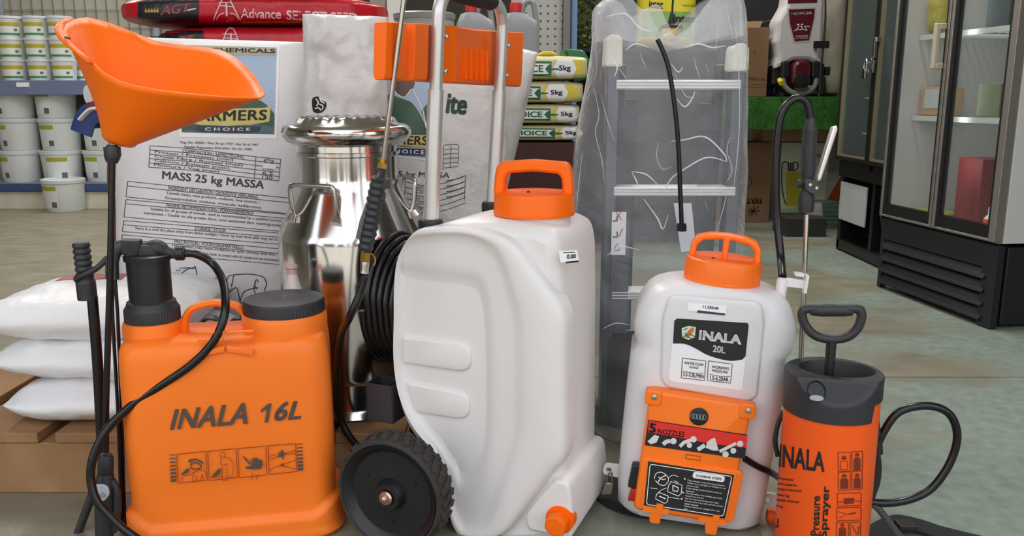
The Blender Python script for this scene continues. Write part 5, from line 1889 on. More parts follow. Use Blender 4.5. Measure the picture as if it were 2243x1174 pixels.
# the mouth of the sleeve is turned in and its front is creased into stand-up folds
hm_ = MB()
src = sleeve()
NA_ = 128
hr = []
for i in range(0, 26):
    ring = src.v[i * NA_:(i + 1) * NA_]
    cx__ = sum(p.x for p in ring) / NA_
    hr.append([V((cx__ + (p.x - cx__) * (0.972 - 0.0006 * i), p.y * 0.90 + 0.012 * noise.noise(p * 14), p.z + 0.010 * noise.noise(p * 9))) for p in ring])
hm_.loft(hr, False, False)
obj('turned_hem', hm_, glassy('clear_polythene_hem', '#F4F6FA', 0.26, 0.10, 0.9, 12, fres=0.9), sl, angle=80)
M_FOLD = glassy('polythene_fold', '#FAFBFF', 0.50, 0.08, 0.3, 20, fres=0.6)
def fold(pts, w=2.0):
    mb = MB()
    q = []
    for px, py in pts:
        fr = max(0, py) / 950
        q.append(at(px, py, YL - 0.112 - 0.055 * fr) - o0)
    n = len(q)
    mb.tube(q, [w * 0.00055 * (0.35 if k in (0, n - 1) else 1) for k in range(n)], 6, sub=5, flat=(1.6, 0.8))
    obj('fold', mb, M_FOLD, sl, angle=70)
for pts in ([(1444, 312), (1438, 340), (1450, 370), (1470, 366)], [(1470, 310), (1500, 306), (1545, 300), (1585, 336), (1592, 354)], [(1592, 354), (1548, 345), (1500, 370), (1470, 392), (1455, 420)],
            [(1384, 376), (1415, 382), (1440, 404)], [(1384, 378), (1392, 392), (1398, 406)], [(1300, 190), (1312, 250), (1304, 290), (1318, 350), (1324, 402)], [(1476, 156), (1500, 208), (1518, 212)],
            [(1482, 216), (1500, 234), (1516, 216), (1522, 200)], [(1340, 128), (1352, 146), (1346, 168)], [(1356, 150), (1372, 172)], [(1402, 116), (1408, 134), (1416, 150)], [(1520, 128), (1526, 150), (1534, 172)], [(1546, 138), (1552, 160)],
            [(1410, 436), (1440, 478), (1452, 502), (1464, 470)], [(1544, 438), (1550, 460)], [(1594, 410), (1586, 450), (1566, 520)], [(1300, 72), (1288, 160), (1270, 260), (1262, 330)], [(1316, 206), (1330, 262), (1346, 310)],
            [(1612, 60), (1618, 150), (1620, 260), (1614, 350), (1606, 420)], [(1470, 140), (1486, 158), (1496, 146)], [(1330, 36), (1370, 30), (1400, 60), (1428, 70)], [(1560, 20), (1572, 60), (1566, 110)], [(1590, 10), (1598, 50), (1606, 92)],
            [(1370, 110), (1392, 96), (1420, 104)], [(1500, 104), (1530, 96), (1560, 104), (1590, 100)], [(1276, 330), (1268, 400), (1262, 460)], [(1600, 300), (1592, 330), (1604, 372), (1590, 400)], [(1330, 560), (1360, 540), (1400, 548)], [(1320, 720), (1350, 708), (1380, 712)]):
    fold(pts)
# black polythene around the foot of the ladder
bp_ = MB()
rings = []
for i in range(15):
    z = 0.004 + 0.22 * i / 14
    ring = []
    for j in range(64):
        an = 2 * math.pi * j / 64
        x = (0.155 - 0.00 * i) * math.copysign(abs(math.cos(an)) ** 0.5, math.cos(an))
        y = (0.052 - 0.0003 * i) * math.copysign(abs(math.sin(an)) ** 0.6, math.sin(an))
        n = 0.012 * noise.noise(V((x * 9, y * 9, z * 14 + 4)))
        ring.append((x * (1 + n * 2) + (lp(1466, 700).x), y - 0.012 + n, z))
    rings.append(ring)
bp_.loft(rings, False, False)
kid('black_wrap', bp_, mat('black_polythene', '#15161A', 0.25, bump=0.3, bscale=18), ld)
# black hose hanging over the plastic
YHS = 1.86
hs_ = thing('sprayer_lance_hose', 'black hose with a hexagonal end fitting hanging in front of the wrapped ladder', 'hose', T(at(1466, 300, YHS)))
hm = MB()
ho = hs_.location.copy()
hm.tube([at(x, y, YHS) - ho for x, y in ((1440, 86), (1452, 112), (1464, 148), (1474, 205), (1482, 270), (1487, 340), (1490, 420), (1493, 490))], 0.0052, 10)
kid('hose', hm, M_HOSE, hs_)
m = MB()
c0 = at(1493, 497, YHS) - ho
m.tube([c0 + V((0, 0, 0.008)), c0 + V((0, 0, 0.003))], 0.0105, 6, False)
m.tube([c0 + V((0, 0, 0.004)), c0 - V((0, 0, 0.009))], 0.0115, 6, False)
kid('end_fitting', m, M_BLACK, hs_)

# white bottle shape added for a reflection-like patch between sprayer lid and milk can
wb = thing('bottle', 'small white bottle shape added for a reflection-like patch behind the orange knapsack sprayer lid', 'bottle', T(at(640, 620, 1.648).x, 1.650, ZP + 0.001))
zz = lambda py: at(640, py, 1.650).z - ZP
kid('body', MB().lathe([(0.023, 0), (0.025, 0.004), (0.025, zz(655)), (0.020, zz(640)), (0.011, zz(606)), (0.0095, zz(598))], 28), mat('bottle_shape_white', '#D8D2CE', 0.4), wb)
kid('cap', MB().lathe([(0.0105, zz(600)), (0.0105, zz(590)), (0.013, zz(587)), (0.012, zz(582)), (0.003, zz(581))], 20), mat('pale_pink_cap', '#C9A8A2', 0.45), wb)
# ================================================================ orange knapsack sprayer (front left)
A16 = 11.0
O16 = gr(745, 1172) - RZ(A16).to_3x3() @ V((0.187, -0.085, 0))
M16 = T(O16.x, O16.y, 0) @ RZ(A16)
M16i = M16.inverted()
ks = thing('knapsack_sprayer', 'orange knapsack sprayer with black pump and lid standing in front of the white sacks', 'sprayer', M16)
f16 = plane_map(M16, -0.085)
def l16(px, py, Y):
    return M16i @ at(px, py, Y)
ZT16 = 0.392
def tank16():
    mb = MB()
    rings = []
    lev = [(0.0, 0.178, 0.078), (0.006, 0.184, 0.083), (0.012, 0.185, 0.0845)]
    lev += [(0.02 + 0.005 * k, 0.181, 0.0815) for k in range(18)]
    lev += [(0.12, 0.1815, 0.083), (0.20, 0.181, 0.085), (0.28, 0.1805, 0.085), (0.33, 0.180, 0.084), (0.352, 0.1795, 0.083), (0.366, 0.1785, 0.081), (0.375, 0.176, 0.077), (0.382, 0.171, 0.069), (0.387, 0.160, 0.052)]
    for z, hw, hd in lev:
        ring = []
        for x, y in rrect(hw, hd, 0.042, 10):
            zf = 0.016 + 0.060 * min(1.0, abs(x) / 0.175) ** 2.4
            t = max(0.0, min(1.0, (zf - z) / 0.010))
            k = 0.011 * t * t * (3 - 2 * t) if z < 0.115 else 0.0
            d = V((x, y)).normalized()
            q = max(0.0, abs(x) - (hw - 0.042)), max(0.0, abs(y) - (hd - 0.042))
            n = V((math.copysign(q[0], x), math.copysign(q[1], y)))
            if n.length < 1e-6:
                n = d
            n.normalize()
            # wide flat panels bulge very slightly
            bul = 0.004 * (1 - (x / hw) ** 2) * math.sin(math.pi * min(1, z / 0.36)) if abs(y) > hd - 0.02 else 0
            ring.append((x + n.x * k, y + n.y * k + math.copysign(bul, y), z))
        rings.append(ring)
    mb.loft(rings)
    # pump seat and filler neck rise out of the shoulder
    mb.lathe([(0.052, 0.335), (0.052, 0.40), (0.050, 0.408), (0.044, 0.41)], 40, T(-0.128, 0.002, 0))
    mb.lathe([(0.0755, 0.355), (0.0765, 0.375), (0.0765, 0.405), (0.075, 0.41), (0.07, 0.42)], 48, T(0.102, 0.0, 0))
    return mb
tk = kid('tank', tank16(), M_ORANGE, ks, angle=48)
# carrying handle between pump and filler neck
hx0, hx1, hz = l16(402, 715, 1.47), l16(542, 712, 1.50), l16(470, 664, 1.50).z
m = MB()
m.tube([(hx0.x, 0.0, 0.37), (hx0.x + 0.002, 0.0, hz - 0.026), (hx0.x + 0.016, 0, hz - 0.006), (hx0.x + 0.045, 0, hz + 0.002), (hx1.x - 0.045, 0, hz + 0.002), (hx1.x - 0.016, 0, hz - 0.006), (hx1.x - 0.002, 0, hz - 0.026), (hx1.x, 0.0, 0.37)], 0.0068, 12, flat=(1.9, 1))
kid('carry_handle', m, M_ORANGE, ks)
# arrow ribs below the handle
m = MB()
for q in ([(430, 724), (494, 724), (494, 729), (430, 729)], [(498, 724), (556, 722), (556, 727), (498, 729)],
          [(432, 742), (490, 738), (490, 744), (436, 748)], [(498, 738), (554, 734), (554, 742), (498, 744)],
          [(440, 768), (492, 757), (492, 770), (440, 778)], [(498, 757), (556, 764), (555, 778), (498, 769)]):
    ps = [f16(x, y) for x, y in q]
    m.prism([(p.x, p.z) for p in ps], -0.0848, -0.0905, 'y', bev=0.0015)
kid('embossed_ribs', m, M_ORANGE, tk)
# lettering and the pictogram strip
mo = lambda px, py, off=0.0: (lambda p: V((p.x, -0.085 - 0.004 * (1 - (p.x / 0.181) ** 2) * math.sin(math.pi * min(1, max(0, p.z) / 0.36)) - off - 0.0004, p.z)))(f16(px, py))
m = MB()
p_text(m, mo, 'INALA', (373, 940), (543, 926), (543, 880), (373, 896), 0.03, 0.28, 0.0006, 1.05)
kid('lettering', m, M_INKG, tk)
m = MB()
p_text(m, mo, '6L', (601, 921), (660, 917), (660, 876), (603, 880), 0.03, 0.28, 0.0006, 1.05)
p_poly(m, mo, [(580, 924), (588, 923), (595, 882), (588, 883), (573, 895), (572, 902), (585, 895)], 0.0006)
kid('lettering', m, M_INKG, tk)
m = MB()
for q in ([(388, 993), (452, 986), (455, 1049), (391, 1056)], [(456, 986), (518, 980), (521, 1043), (459, 1050)], [(522, 980), (583, 975), (585, 1038), (525, 1044)], [(588, 974), (648, 970), (650, 1031), (590, 1037)]):
    p_line(m, mo, q, 1.7, closed=True)
D = lambda pts, w=1.4, c=False: p_line(m, mo, smooth_px(pts, 4, c), w)
D([(398, 1052), (404, 1040), (416, 1038), (428, 1030)]); D([(424, 1054), (424, 1036), (436, 1028), (450, 1030), (454, 1046)]); D([(434, 1054), (430, 1038)]); D([(446, 1052), (444, 1036), (440, 1050)])
D([(484, 990), (490, 988), (494, 994), (490, 1000), (484, 998)], 1.4, True)
D([(486, 1000), (484, 1012), (490, 1016), (500, 1012)]); D([(492, 998), (506, 1004), (512, 1018)]); D([(498, 1014), (498, 1046), (488, 1048), (488, 1020)]); D([(512, 1020), (508, 1044), (500, 1040)]); D([(461, 1044), (480, 1042), (490, 1040)])
D([(552, 1048), (553, 1034)]); D([(562, 1048), (566, 1036)]); D([(556, 1000), (550, 1006), (552, 1018)])
D([(626, 990), (648, 985)]); D([(626, 993), (648, 992)]); D([(590, 998), (602, 993), (604, 998), (596, 1004), (590, 1002)]); D([(592, 1030), (600, 1022), (616, 1018)]); D([(618, 1016), (648, 1006)]); D([(620, 1018), (648, 1026)])
kid('pictogram_lines', m, M_INKR, tk)
m = MB()
def P(*pts):
    p_poly(m, mo, pts, 0.0008)
for k in range(8):
    y0 = 994 + k * 7.7
    hgt = 1.6 + k * 0.62
    P((372 + k * 0.4, y0 + hgt), (386 + k * 0.2, y0 + hgt - 1), (386 + k * 0.2, y0 - 1), (372 + k * 0.4, y0))
    y0 = 971 + k * 7.5
    P((650 + k * 0.3, y0 + hgt), (663 + k * 0.2, y0 + hgt - 1), (663 + k * 0.2, y0 - 1), (650 + k * 0.3, y0))
kid('pictogram_bars', m, M_INKG, tk)
m = MB()
P((396, 1038), (410, 1024), (416, 1024), (414, 1032), (402, 1038))
p_line(m, mo, smooth_px([(418, 1018), (424, 1012), (434, 1012), (442, 1018), (438, 1024), (424, 1025)], 5, True), 3)
p_line(m, mo, smooth_px([(416, 1008), (430, 1004), (446, 1012)]), 4)
P((412, 1008), (420, 1002), (420, 1012))
P((464, 1042), (478, 1026), (486, 1022), (482, 1036), (472, 1042))
P((532, 998), (534, 996), (550, 1012), (548, 1016))
P((554, 1004), (562, 999), (568, 1006), (574, 1004), (576, 1016), (572, 1024), (556, 1026), (540, 1024), (538, 1020), (552, 1018))
P((608, 988), (614, 990), (618, 982), (622, 990), (628, 991), (622, 996), (621, 1006), (616, 998), (606, 1000), (612, 994))
P((614, 1016), (620, 1012), (624, 1018), (616, 1020))
kid('pictogram_solids', m, M_INKG, tk)
# filler lid
m = MB()
zl = 0.415
m.lathe([(0.0735, zl, 1), (0.0735, zl + 0.020, 1), (0.0725, zl + 0.022), (0.071, zl + 0.0245), (0.060, zl + 0.027), (0.03, zl + 0.0275), (0.004, zl + 0.026), (0.001, zl + 0.025)], 144, T(0.102, 0.0, 0), rib=0.0012)
kid('lid', m, M_BLACK2, ks, angle=30)
# pump
PX = -0.128
pm = MB()
pm.lathe([(0.0475, 0.408, 1), (0.0475, 0.430, 1), (0.0465, 0.432), (0.045, 0.4345), (0.042, 0.44), (0.0415, 0.444), (0.0365, 0.447)], 120, T(PX, 0.002, 0), rib=0.0012)
kid('pump_collar', pm, M_BLACK2, ks, angle=30)
ztp = l16(322, 562, 1.48).z
pm = MB()
pm.lathe([(0.0365, 0.445), (0.0365, ztp - 0.004), (0.040, ztp - 0.004), (0.0405, ztp + 0.004), (0.039, ztp + 0.005), (0.02, ztp + 0.008)], 56, T(PX, 0.002, 0))
kid('pump_cylinder', pm, M_BLACK, ks)
def w16(px, py, dy=0.0, z=None):
    """a point on the plane through the middle of the orange tank"""
    e = M16i @ EYE
    d = M16i.to_3x3() @ ray(px, py)
    return e + d * ((0.002 + dy - e.y) / d.y)
pm = MB()
a, b_ = w16(318, 552), w16(388, 556)
pm.tube([a, w16(345, 546), w16(366, 553), b_], [0.017, 0.018, 0.011, 0.0085], 14)
pm.prism([(w16(268, 552).x, w16(268, 556).z), (w16(308, 552).x, w16(308, 556).z), (w16(312, 540).x, w16(308, 540).z), (w16(308, 524).x, w16(308, 525).z), (w16(268, 524).x, w16(268, 524).z)], -0.012, 0.016, 'y', bev=0.003)
pm.box(tuple(w16(294, 562)), (0.018, 0.03, 0.022))
pm.prism([(w16(312, 540).x, w16(312, 534).z), (w16(330, 540).x, w16(330, 534).z), (w16(352, 540).x, w16(352, 560).z), (w16(304, 540).x, w16(304, 566).z)], -0.02, 0.022, 'y', bev=0.003)
kid('pump_head', pm, M_BLACK2, ks, angle=50)
pm = MB()
pm.tube([w16(272, 540), w16(258, 543), w16(250, 556), w16(247, 572)], [0.013, 0.0125, 0.0115, 0.0105], 12, flat=(1, 0.8))
pm.tube([w16(245, 566), w16(246, 610)], 0.0115, 8, False)
kid('lance_clip', pm, mat('grey_black_plastic', '#3C3C40', 0.45), ks)
pm = MB()
pm.tube([w16(383, 555), w16(405, 555)], 0.0115, 6, False)
pm.tube([w16(386, 555), w16(402, 555)], 0.0130, 12, False)
kid('hose_nut', pm, M_BLACK, ks)
# hose from the pump head across the tank to the trigger handle
YQ = 1.40
hp16 = [w16(400, 555), w16(430, 557), l16(466, 578, 1.50), l16(489, 620, 1.47), l16(493, 680, 1.425), l16(478, 730, 1.41), l16(450, 770, 1.405), l16(410, 806, 1.40), l16(350, 846, 1.395), l16(296, 882, 1.39), l16(248, 925, 1.38), l16(222, 960, 1.37), l16(203, 1005, 1.36), l16(199, 1050, 1.355), l16(211, 1095, 1.35), l16(240, 1130, 1.35), l16(270, 1158, 1.35), l16(310, 1186, 1.35)]
pm = MB().tube(hp16, 0.0074, 12, sub=8)
kid('hose', pm, M_HOSE, ks)
# pump lever: grip, tube, retaining strap, linkage rods, foot
YLV = 1.46
lv = MB().tube([l16(202, 650, YLV), l16(214, 800, YLV), l16(224, 985, YLV), l16(228, 1060, YLV), l16(232, 1164, YLV + 0.02)], 0.0092, 14)
kid('pump_lever', lv, M_HOSE, ks)
m = MB()
rings = []
g0, g1 = l16(177, 531, YLV), l16(192, 655, YLV)
pts, rs = [], []
for k in range(30):
    t = k / 29
    pts.append(g0.lerp(g1, t))
    rs.append((0.0135 + 0.0012 * (1 if (k % 3) else -1)) if t < 0.62 else 0.0145 + 0.002 * (t > 0.68))
m.tube(pts, rs, 18, False)
kid('lever_grip', m, M_BLACK2, ks)
m = MB()
m.tube([l16(164, 612, YLV - 0.016), l16(185, 602, YLV - 0.018), l16(208, 590, YLV - 0.012), l16(226, 575, YLV - 0.005), l16(236, 564, YLV)], 0.0034, 8, flat=(1.5, 0.7))
m.tube([l16(164, 612, YLV - 0.012), l16(170, 606, YLV + 0.012), l16(196, 594, YLV + 0.016)], 0.0034, 8, flat=(1.5, 0.7))
kid('retaining_strap', m, M_BLACK, ks)
m = MB()
m.tube([l16(252, 612, 1.47), l16(258, 700, 1.47), l16(266, 900, 1.47), l16(272, 1100, 1.47), l16(275, 1150, 1.47), l16(272, 1164, 1.47)], 0.0032, 8)
m.tube([l16(247, 612, 1.47), l16(247, 700, 1.47), l16(258, 900, 1.465), l16(265, 1100, 1.465), l16(269, 1152, 1.47), l16(272, 1164, 1.47)], 0.0032, 8)
kid('linkage_rod', m, M_HOSE, ks)
m = MB()
m.tube([l16(208, 1068, YLV), l16(190, 1115, YLV), l16(164, 1186, YLV)], 0.0078, 10)
kid('lever_foot', m, mat('dull_black_tube', '#333236', 0.5), ks)
# shoulder strap loops seen behind the handle
m = MB()
m.tube([l16(436, 714, 1.60), l16(456, 696, 1.60), l16(478, 700, 1.60), l16(500, 712, 1.60)], 0.008, 8, flat=(0.5, 1.6))
m.tube([l16(500, 712, 1.60), l16(520, 696, 1.60), l16(540, 706, 1.60)], 0.008, 8, flat=(0.5, 1.6))
kid('shoulder_strap', m, M_BLACK, ks)

# ---------------------------------------------------------------- its lance with the flared orange shield
YLN = 1.40
ln0 = at(240, 1180, YLN)
ln = thing('spray_lance', 'black spray lance carrying a large flared orange shield, left of the orange knapsack sprayer', 'lance', T(ln0.x, YLN, 0.003))
lo = ln.location.copy()
def ll(px, py, Y=YLN):
    return at(px, py, Y) - lo
m = MB().tube([ll(246, 345), ll(241, 600), ll(233, 860), ll(232, 990)], 0.0054, 14)
kid('lance_tube', m, M_HOSE, ln)
m = MB()
m.tube([ll(246, 318), ll(246, 330), ll(246, 345), ll(245, 356)], [0.0085, 0.0125, 0.0125, 0.009], 12, False)
for dx in (-9, 9):
    m.box(tuple(ll(246 + dx, 332)), (0.008, 0.016, 0.016))
kid('nozzle_nut', m, M_BLACK2, ln)
m = MB()
m.tube([ll(233, 995), ll(232, 1004), ll(231, 1032), ll(231, 1040)], [0.0095, 0.013, 0.0135, 0.010], 14, False)
m.tube([ll(231, 1036), ll(230, 1060), ll(229, 1110), ll(229, 1174)], [0.013, 0.0165, 0.0165, 0.0155], 16)
m.tube([ll(246, 1052), ll(256, 1080), ll(256, 1130), ll(250, 1165)], [0.006, 0.0075, 0.007, 0.005], 10)
kid('trigger_handle', m, M_BLACK2, ln)
m = MB()
m.prism(roundpoly([(ll(x, y).x, ll(x, y).z) for x, y in ((220, 1086), (241, 1086), (251, 1072), (247, 1056), (236, 1050), (215, 1052))], 0.005), -0.021, -0.015, 'y', bev=0.0015)
tg = kid('locking_tab', m, mat('pale_blue_grey_plastic', '#B4C4CC', 0.35), ln)
c0 = ll(237, 1072)
kid('tab_screw', MB().cyl((c0.x, -0.024, c0.z), (c0.x, -0.020, c0.z), 0.0045, 14), M_STEEL2, tg)
# shield: mouth outline (pixel, depth) lofted down to the narrow foot
mouth = [(139, 66, 1.42), (143, 52, 1.45), (160, 43, 1.475), (190, 38, 1.50), (235, 49, 1.52), (285, 68, 1.53), (340, 90, 1.54), (400, 99, 1.54), (450, 104, 1.54), (486, 111, 1.535), (515, 126, 1.52), (540, 147, 1.50), (562, 172, 1.475), (577, 197, 1.445), (580, 208, 1.42), (572, 214, 1.395), (550, 215, 1.375), (500, 213, 1.35), (450, 209, 1.335), (400, 204, 1.325), (350, 198, 1.32), (300, 189, 1.32), (260, 177, 1.325), (228, 160, 1.335), (205, 140, 1.345), (182, 118, 1.36), (162, 100, 1.38), (147, 84, 1.40)]
foot = []
for k, (px, py, Y) in enumerate(mouth):
    an = 2 * math.pi * k / len(mouth)
    # start near the left tip and run along the far side first
    fx = -math.cos(an)
    fy = math.sin(an)
    q = V((262 + 38 * fx, 303 + 9 * fx + (4 if fy < 0 else -4), 1.41 + 0.028 * fy))
    foot.append(tuple(q))
rings = []
NR = 12
mo_s, ft_s = mouth, foot
for i in range(NR + 1):
    t = i / NR
    ring = []
    for (a, b) in zip(mo_s, ft_s):
        pa, pb = V(at(a[0], a[1], a[2])), V(at(b[0], b[1], b[2]))
        p = pa.lerp(pb, t)
        # walls bow outwards a little on the left, stay straight on the right
        left = max(0.0, min(1.0, (330 - a[0]) / 180))
        bow = math.sin(math.pi * t) * left
        p = p + V((0.012, 0, -0.018)) * bow * (1 if a[2] < 1.42 else 1)
        ring.append(p - lo)
    rings.append(ring)
# rounded bottom
cen = sum((V(p) for p in rings[-1]), V()) / len(rings[-1])
for s_, dz in ((0.86, -0.005), (0.6, -0.009), (0.25, -0.011)):
    rings.append([cen + (V(p) - cen) * s_ + V((0, 0, dz)) for p in rings[NR]])
m = MB().loft(rings, False, True)
sh_ = kid('shield', m, M_SHIELD, ln, solid=0.0025, angle=60)
# rim lip at the narrow end of the mouth with its slot
lip = [mouth[k] for k in (24, 25, 26, 27, 0, 1, 2)]
m = MB()
ra = [at(*p) - lo for p in lip]
rb = [p + V((-0.004 - 0.006 * math.sin(math.pi * k / 6), -0.010, 0.002)) for k, p in enumerate(ra)]
m.loft([ra, rb], False, False, False)
kid('shield_lip', m, M_SHIELD, sh_, solid=0.003)
m = MB()
m.tube([at(143, 82, 1.388) - lo, at(152, 84, 1.380) - lo], 0.002, 6, False)
kid('lip_slot', m, mat('slot_shadow_green', '#4A5A3A', 0.6), sh_)

# ================================================================ big white trolley sprayer
AT = 22.0
C_T = gr(1235, 1185, 0.03)
MT = T(C_T.x, C_T.y, 0) @ RZ(-AT)
MTi = MT.inverted()
tr = thing('trolley_sprayer', 'large white trolley sprayer with orange cap, black wheel and aluminium pull handle', 'sprayer', MT)
fT = plane_map(MT, 0.0)
def lt(px, py, y=0.0):
    e = MTi @ EYE
    d = MTi.to_3x3() @ ray(px, py)
    return e + d * ((y - e.y) / d.y)
def xz(pts, y=0.0):
    return [(lt(px, py, y).x, lt(px, py, y).z) for px, py in pts]
YB0 = 0.045
body_px = [(884, 545), (905, 512), (935, 500), (985, 486), (1060, 478), (1130, 484), (1190, 492), (1228, 512), (1237, 560), (1239, 700), (1239, 1000), (1239, 1174), (1190, 1186), (1010, 1190), (985, 1120), (965, 1040), (940, 985), (905, 945), (880, 890), (868, 820), (868, 640)]
tkm = MB()
bp2 = xz(body_px, YB0)
bp2[-10:] = bp2[-10:]
W_T = 0.25
tkm.prism(roundpoly(bp2, 0.06, 4), YB0 - 0.02, W_T, 'y', bev=0.024)
panel = [(903, 510), (930, 500), (975, 497), (1020, 500), (1065, 508), (1105, 522), (1135, 545), (1165, 584), (1200, 632), (1234, 690), (1236, 780), (1236, 890), (1236, 1000), (1205, 1045), (1160, 1100), (1100, 1176), (1020, 1184), (990, 1160), (978, 1110), (964, 1040), (945, 988), (912, 950), (886, 905), (868, 850), (860, 780), (861, 700), (862, 620), (872, 560)]
step1 = [(897, 524), (930, 516), (972, 513), (1012, 514), (1050, 524), (1082, 545), (1104, 585), (1120, 640), (1136, 690), (1140, 750), (1141, 820), (1141, 890), (1141, 940), (1128, 985), (1104, 1060), (1066, 1150), (1020, 1166), (996, 1140), (982, 1094), (968, 1038), (949, 988), (915, 948), (889, 902), (871, 848), (863, 780), (864, 700), (865, 621), (873, 566)]
step2 = [(869, 590), (900, 594), (935, 598), (975, 603), (1010, 608), (1036, 616), (1050, 636), (1058, 670), (1062, 720), (1064, 770), (1065, 820), (1065, 880), (1064, 950), (1058, 1000), (1048, 1030), (1034, 1052), (1014, 1066), (1000, 1060), (990, 1036), (972, 1010), (954, 982), (920, 944), (893, 898), (875, 846), (866, 780), (867, 700), (868, 640), (868, 612)]
def ringL(p, q, t, y):
    return [(V(a) * (1 - t) + V(b) * t) * 1.0 for a, b in zip(ringT(p, y), ringT(q, y))]
def ringT(px, y, ins=0.0):
    q = [(lt(a, b, 0.0).x, lt(a, b, 0.0).z) for a, b in px]
    if ins:
        q = inset(q, ins)
    return [(a, y, b) for a, b in q]
N_S = 4
def dens(r):
    return [tuple(p) for p in smooth_px(r, N_S, True)]
step3 = [(x + (960 - x) * 0.10, y + (830 - y) * 0.10) for x, y in step2]
rr = [ringT(panel, 0.05), ringT(panel, 0.020), ringL(panel, step1, 0.05, 0.009), ringL(panel, step1, 0.16, 0.003), ringL(panel, step1, 0.35, 0.0005), ringL(panel, step1, 0.6, 0.0), ringL(panel, step1, 0.86, 0.0005), ringT(step1, 0.003), ringL(step1, step2, 0.16, 0.008), ringL(step1, step2, 0.30, 0.0095), ringL(step1, step2, 0.70, 0.010), ringL(step1, step2, 0.86, 0.0115), ringT(step2, 0.015), ringL(step2, step3, 0.5, 0.0185), ringT(step3, 0.020)]
tkm.loft([dens(r) for r in rr], False, False)
fill(tkm, dens(rr[-1]))
# moulded bars on the side
for (pts) in ([(874, 742), (1000, 757), (1016, 764), (1023, 778), (1023, 800), (1016, 814), (1000, 818), (874, 800)], [(882, 843), (998, 866), (1014, 874), (1020, 888), (1019, 908), (1012, 920), (996, 923), (902, 908)]):
    q = xz(pts, 0.0)
    tkm.prism(roundpoly(q, 0.006, 3), 0.024, 0.0135, 'y', bev=0.003)
# stepped foot at the front
tkm.prism(roundpoly([(-0.075, 0.028), (0.010, 0.028), (0.012, 0.05), (0.010, 0.10), (0.004, 0.135), (-0.02, 0.138), (-0.05, 0.10), (-0.08, 0.055)], 0.016), 0.012, W_T - 0.01, 'y', bev=0.006)
# neck
CC = lt(1170, 466, 0.125)
tkm.lathe([(0.085, CC.z - 0.06), (0.075, CC.z - 0.035), (0.066, CC.z - 0.02), (0.066, CC.z + 0.03)], 48, T(CC.x, 0.125, 0))
kid('tank', tkm, M_TANK, tr, angle=60)
# cap with its carrying bow
cw = (1256 - 1084) / FPX * (at(1170, 440, 1.55).y / CP) * 0.5
cpm = MB()
zc0 = CC.z - 0.002
hh_ = (466 - 418) / FPX * 1.56
cpm.lathe([(cw, zc0), (cw * 1.015, zc0 + 0.003), (cw, zc0 + 0.008), (cw * 0.985, zc0 + hh_ - 0.006), (cw * 0.96, zc0 + hh_ - 0.001), (cw * 0.9, zc0 + hh_), (0.012, zc0 + hh_ + 0.003), (0.004, zc0 + hh_ + 0.003)], 64, T(CC.x, 0.125, 0))
bow = [(-cw * 0.985, 0.0), (-cw * 0.95, 0.036), (-cw * 0.90, 0.052), (-cw * 0.80, 0.060), (0, 0.064), (cw * 0.80, 0.060), (cw * 0.90, 0.052), (cw * 0.95, 0.036), (cw * 0.985, 0.0), (cw * 0.72, 0.0), (cw * 0.70, 0.030), (cw * 0.62, 0.040), (0, 0.044), (-cw * 0.62, 0.040), (-cw * 0.70, 0.030), (-cw * 0.72, 0.0)]
cpm.prism(roundpoly([(x, z) for x, z in bow], 0.006, 3), -0.02, 0.02, 'y', T(CC.x, 0.125, zc0 + hh_ - 0.006) @ RZ(14), 0.005)
kid('cap', cpm, M_ORANGE2, tr, angle=45)
kid('cap_hole', MB().cyl((CC.x + 0.0, 0.125 - 0.03, zc0 + hh_ + 0.0015), (CC.x, 0.125 - 0.03, zc0 + hh_ + 0.004), 0.003, 10), M_BLACK, tr)
# price sticker on the shoulder
ps = plane_map(MT, YB0 - 0.0215)
m = MB()
q = [lt(*p, YB0 - 0.021) for p in ((1228, 575), (1268, 571), (1264, 548), (1224, 550))]
m.prism([(p.x, p.z) for p in q], YB0 - 0.0215, YB0 - 0.0200, 'y')
stk = kid('price_sticker', m, M_PAPER, tr)
m = MB()
p_poly(m, ps, [(1240, 577), (1268, 574), (1268, 570), (1240, 573)], 0.001)
p_text(m, ps, '0.00', (1242, 567), (1262, 565), (1262, 556), (1242, 557), 0.03, 0, 0.001)
p_line(m, ps, [(1234, 553), (1260, 552)], 1.6, 0.001)
kid('sticker_print', m, M_INK, stk)
# drain plug
dp = lt(1218, 1146, -0.004)
m = MB()
Md = T(dp.x + 0.002, 0.004, dp.z)
m.prism(roundpoly([(0.022 * math.cos(R(60 * k + 20)), 0.022 * math.sin(R(60 * k + 20))) for k in range(6)], 0.006), -0.022, 0.012, 'y', Md, 0.004)
m.cyl((dp.x + 0.002, 0.008, dp.z), (dp.x + 0.002, 0.03, dp.z), 0.026, 20)
kid('drain_plug', m, M_ORANGE2, tr)
# wheel
hub = MTi @ gr(849, 1088, 0.108)
WR, WW = 0.108, 0.055
Mw = T(hub.x, hub.y, 0.108) @ RX(90)  # z of this frame looks out of the near side
m = MB()
m.lathe([(0.090, -WW + 0.004), (0.096, -WW), (0.102, -WW + 0.004), (0.105, -WW + 0.014), (0.105, -0.012), (0.103, -0.003), (0.100, 0.001), (0.096, 0.0), (0.094, -0.004)], 64, Mw, False, False)
ty = kid('tyre', m, M_RUBBER, tr)
m = MB()
for k in range(30):
    a = 2 * math.pi * k / 30
    for zz, off in ((-0.014, 0.0), (-WW + 0.014, 0.5), (-WW / 2, 0.25)):
        aa = a + off * 2 * math.pi / 30
        m.box((0.1052, 0, 0), (0.006, 0.013, 0.014), Mw @ RZ(math.degrees(aa)) @ T(0, 0, zz) @ RX(18 if zz > -0.03 else -18))
kid('tread_block', m, M_RUBBER, ty, bevel=0.001)
m = MB()
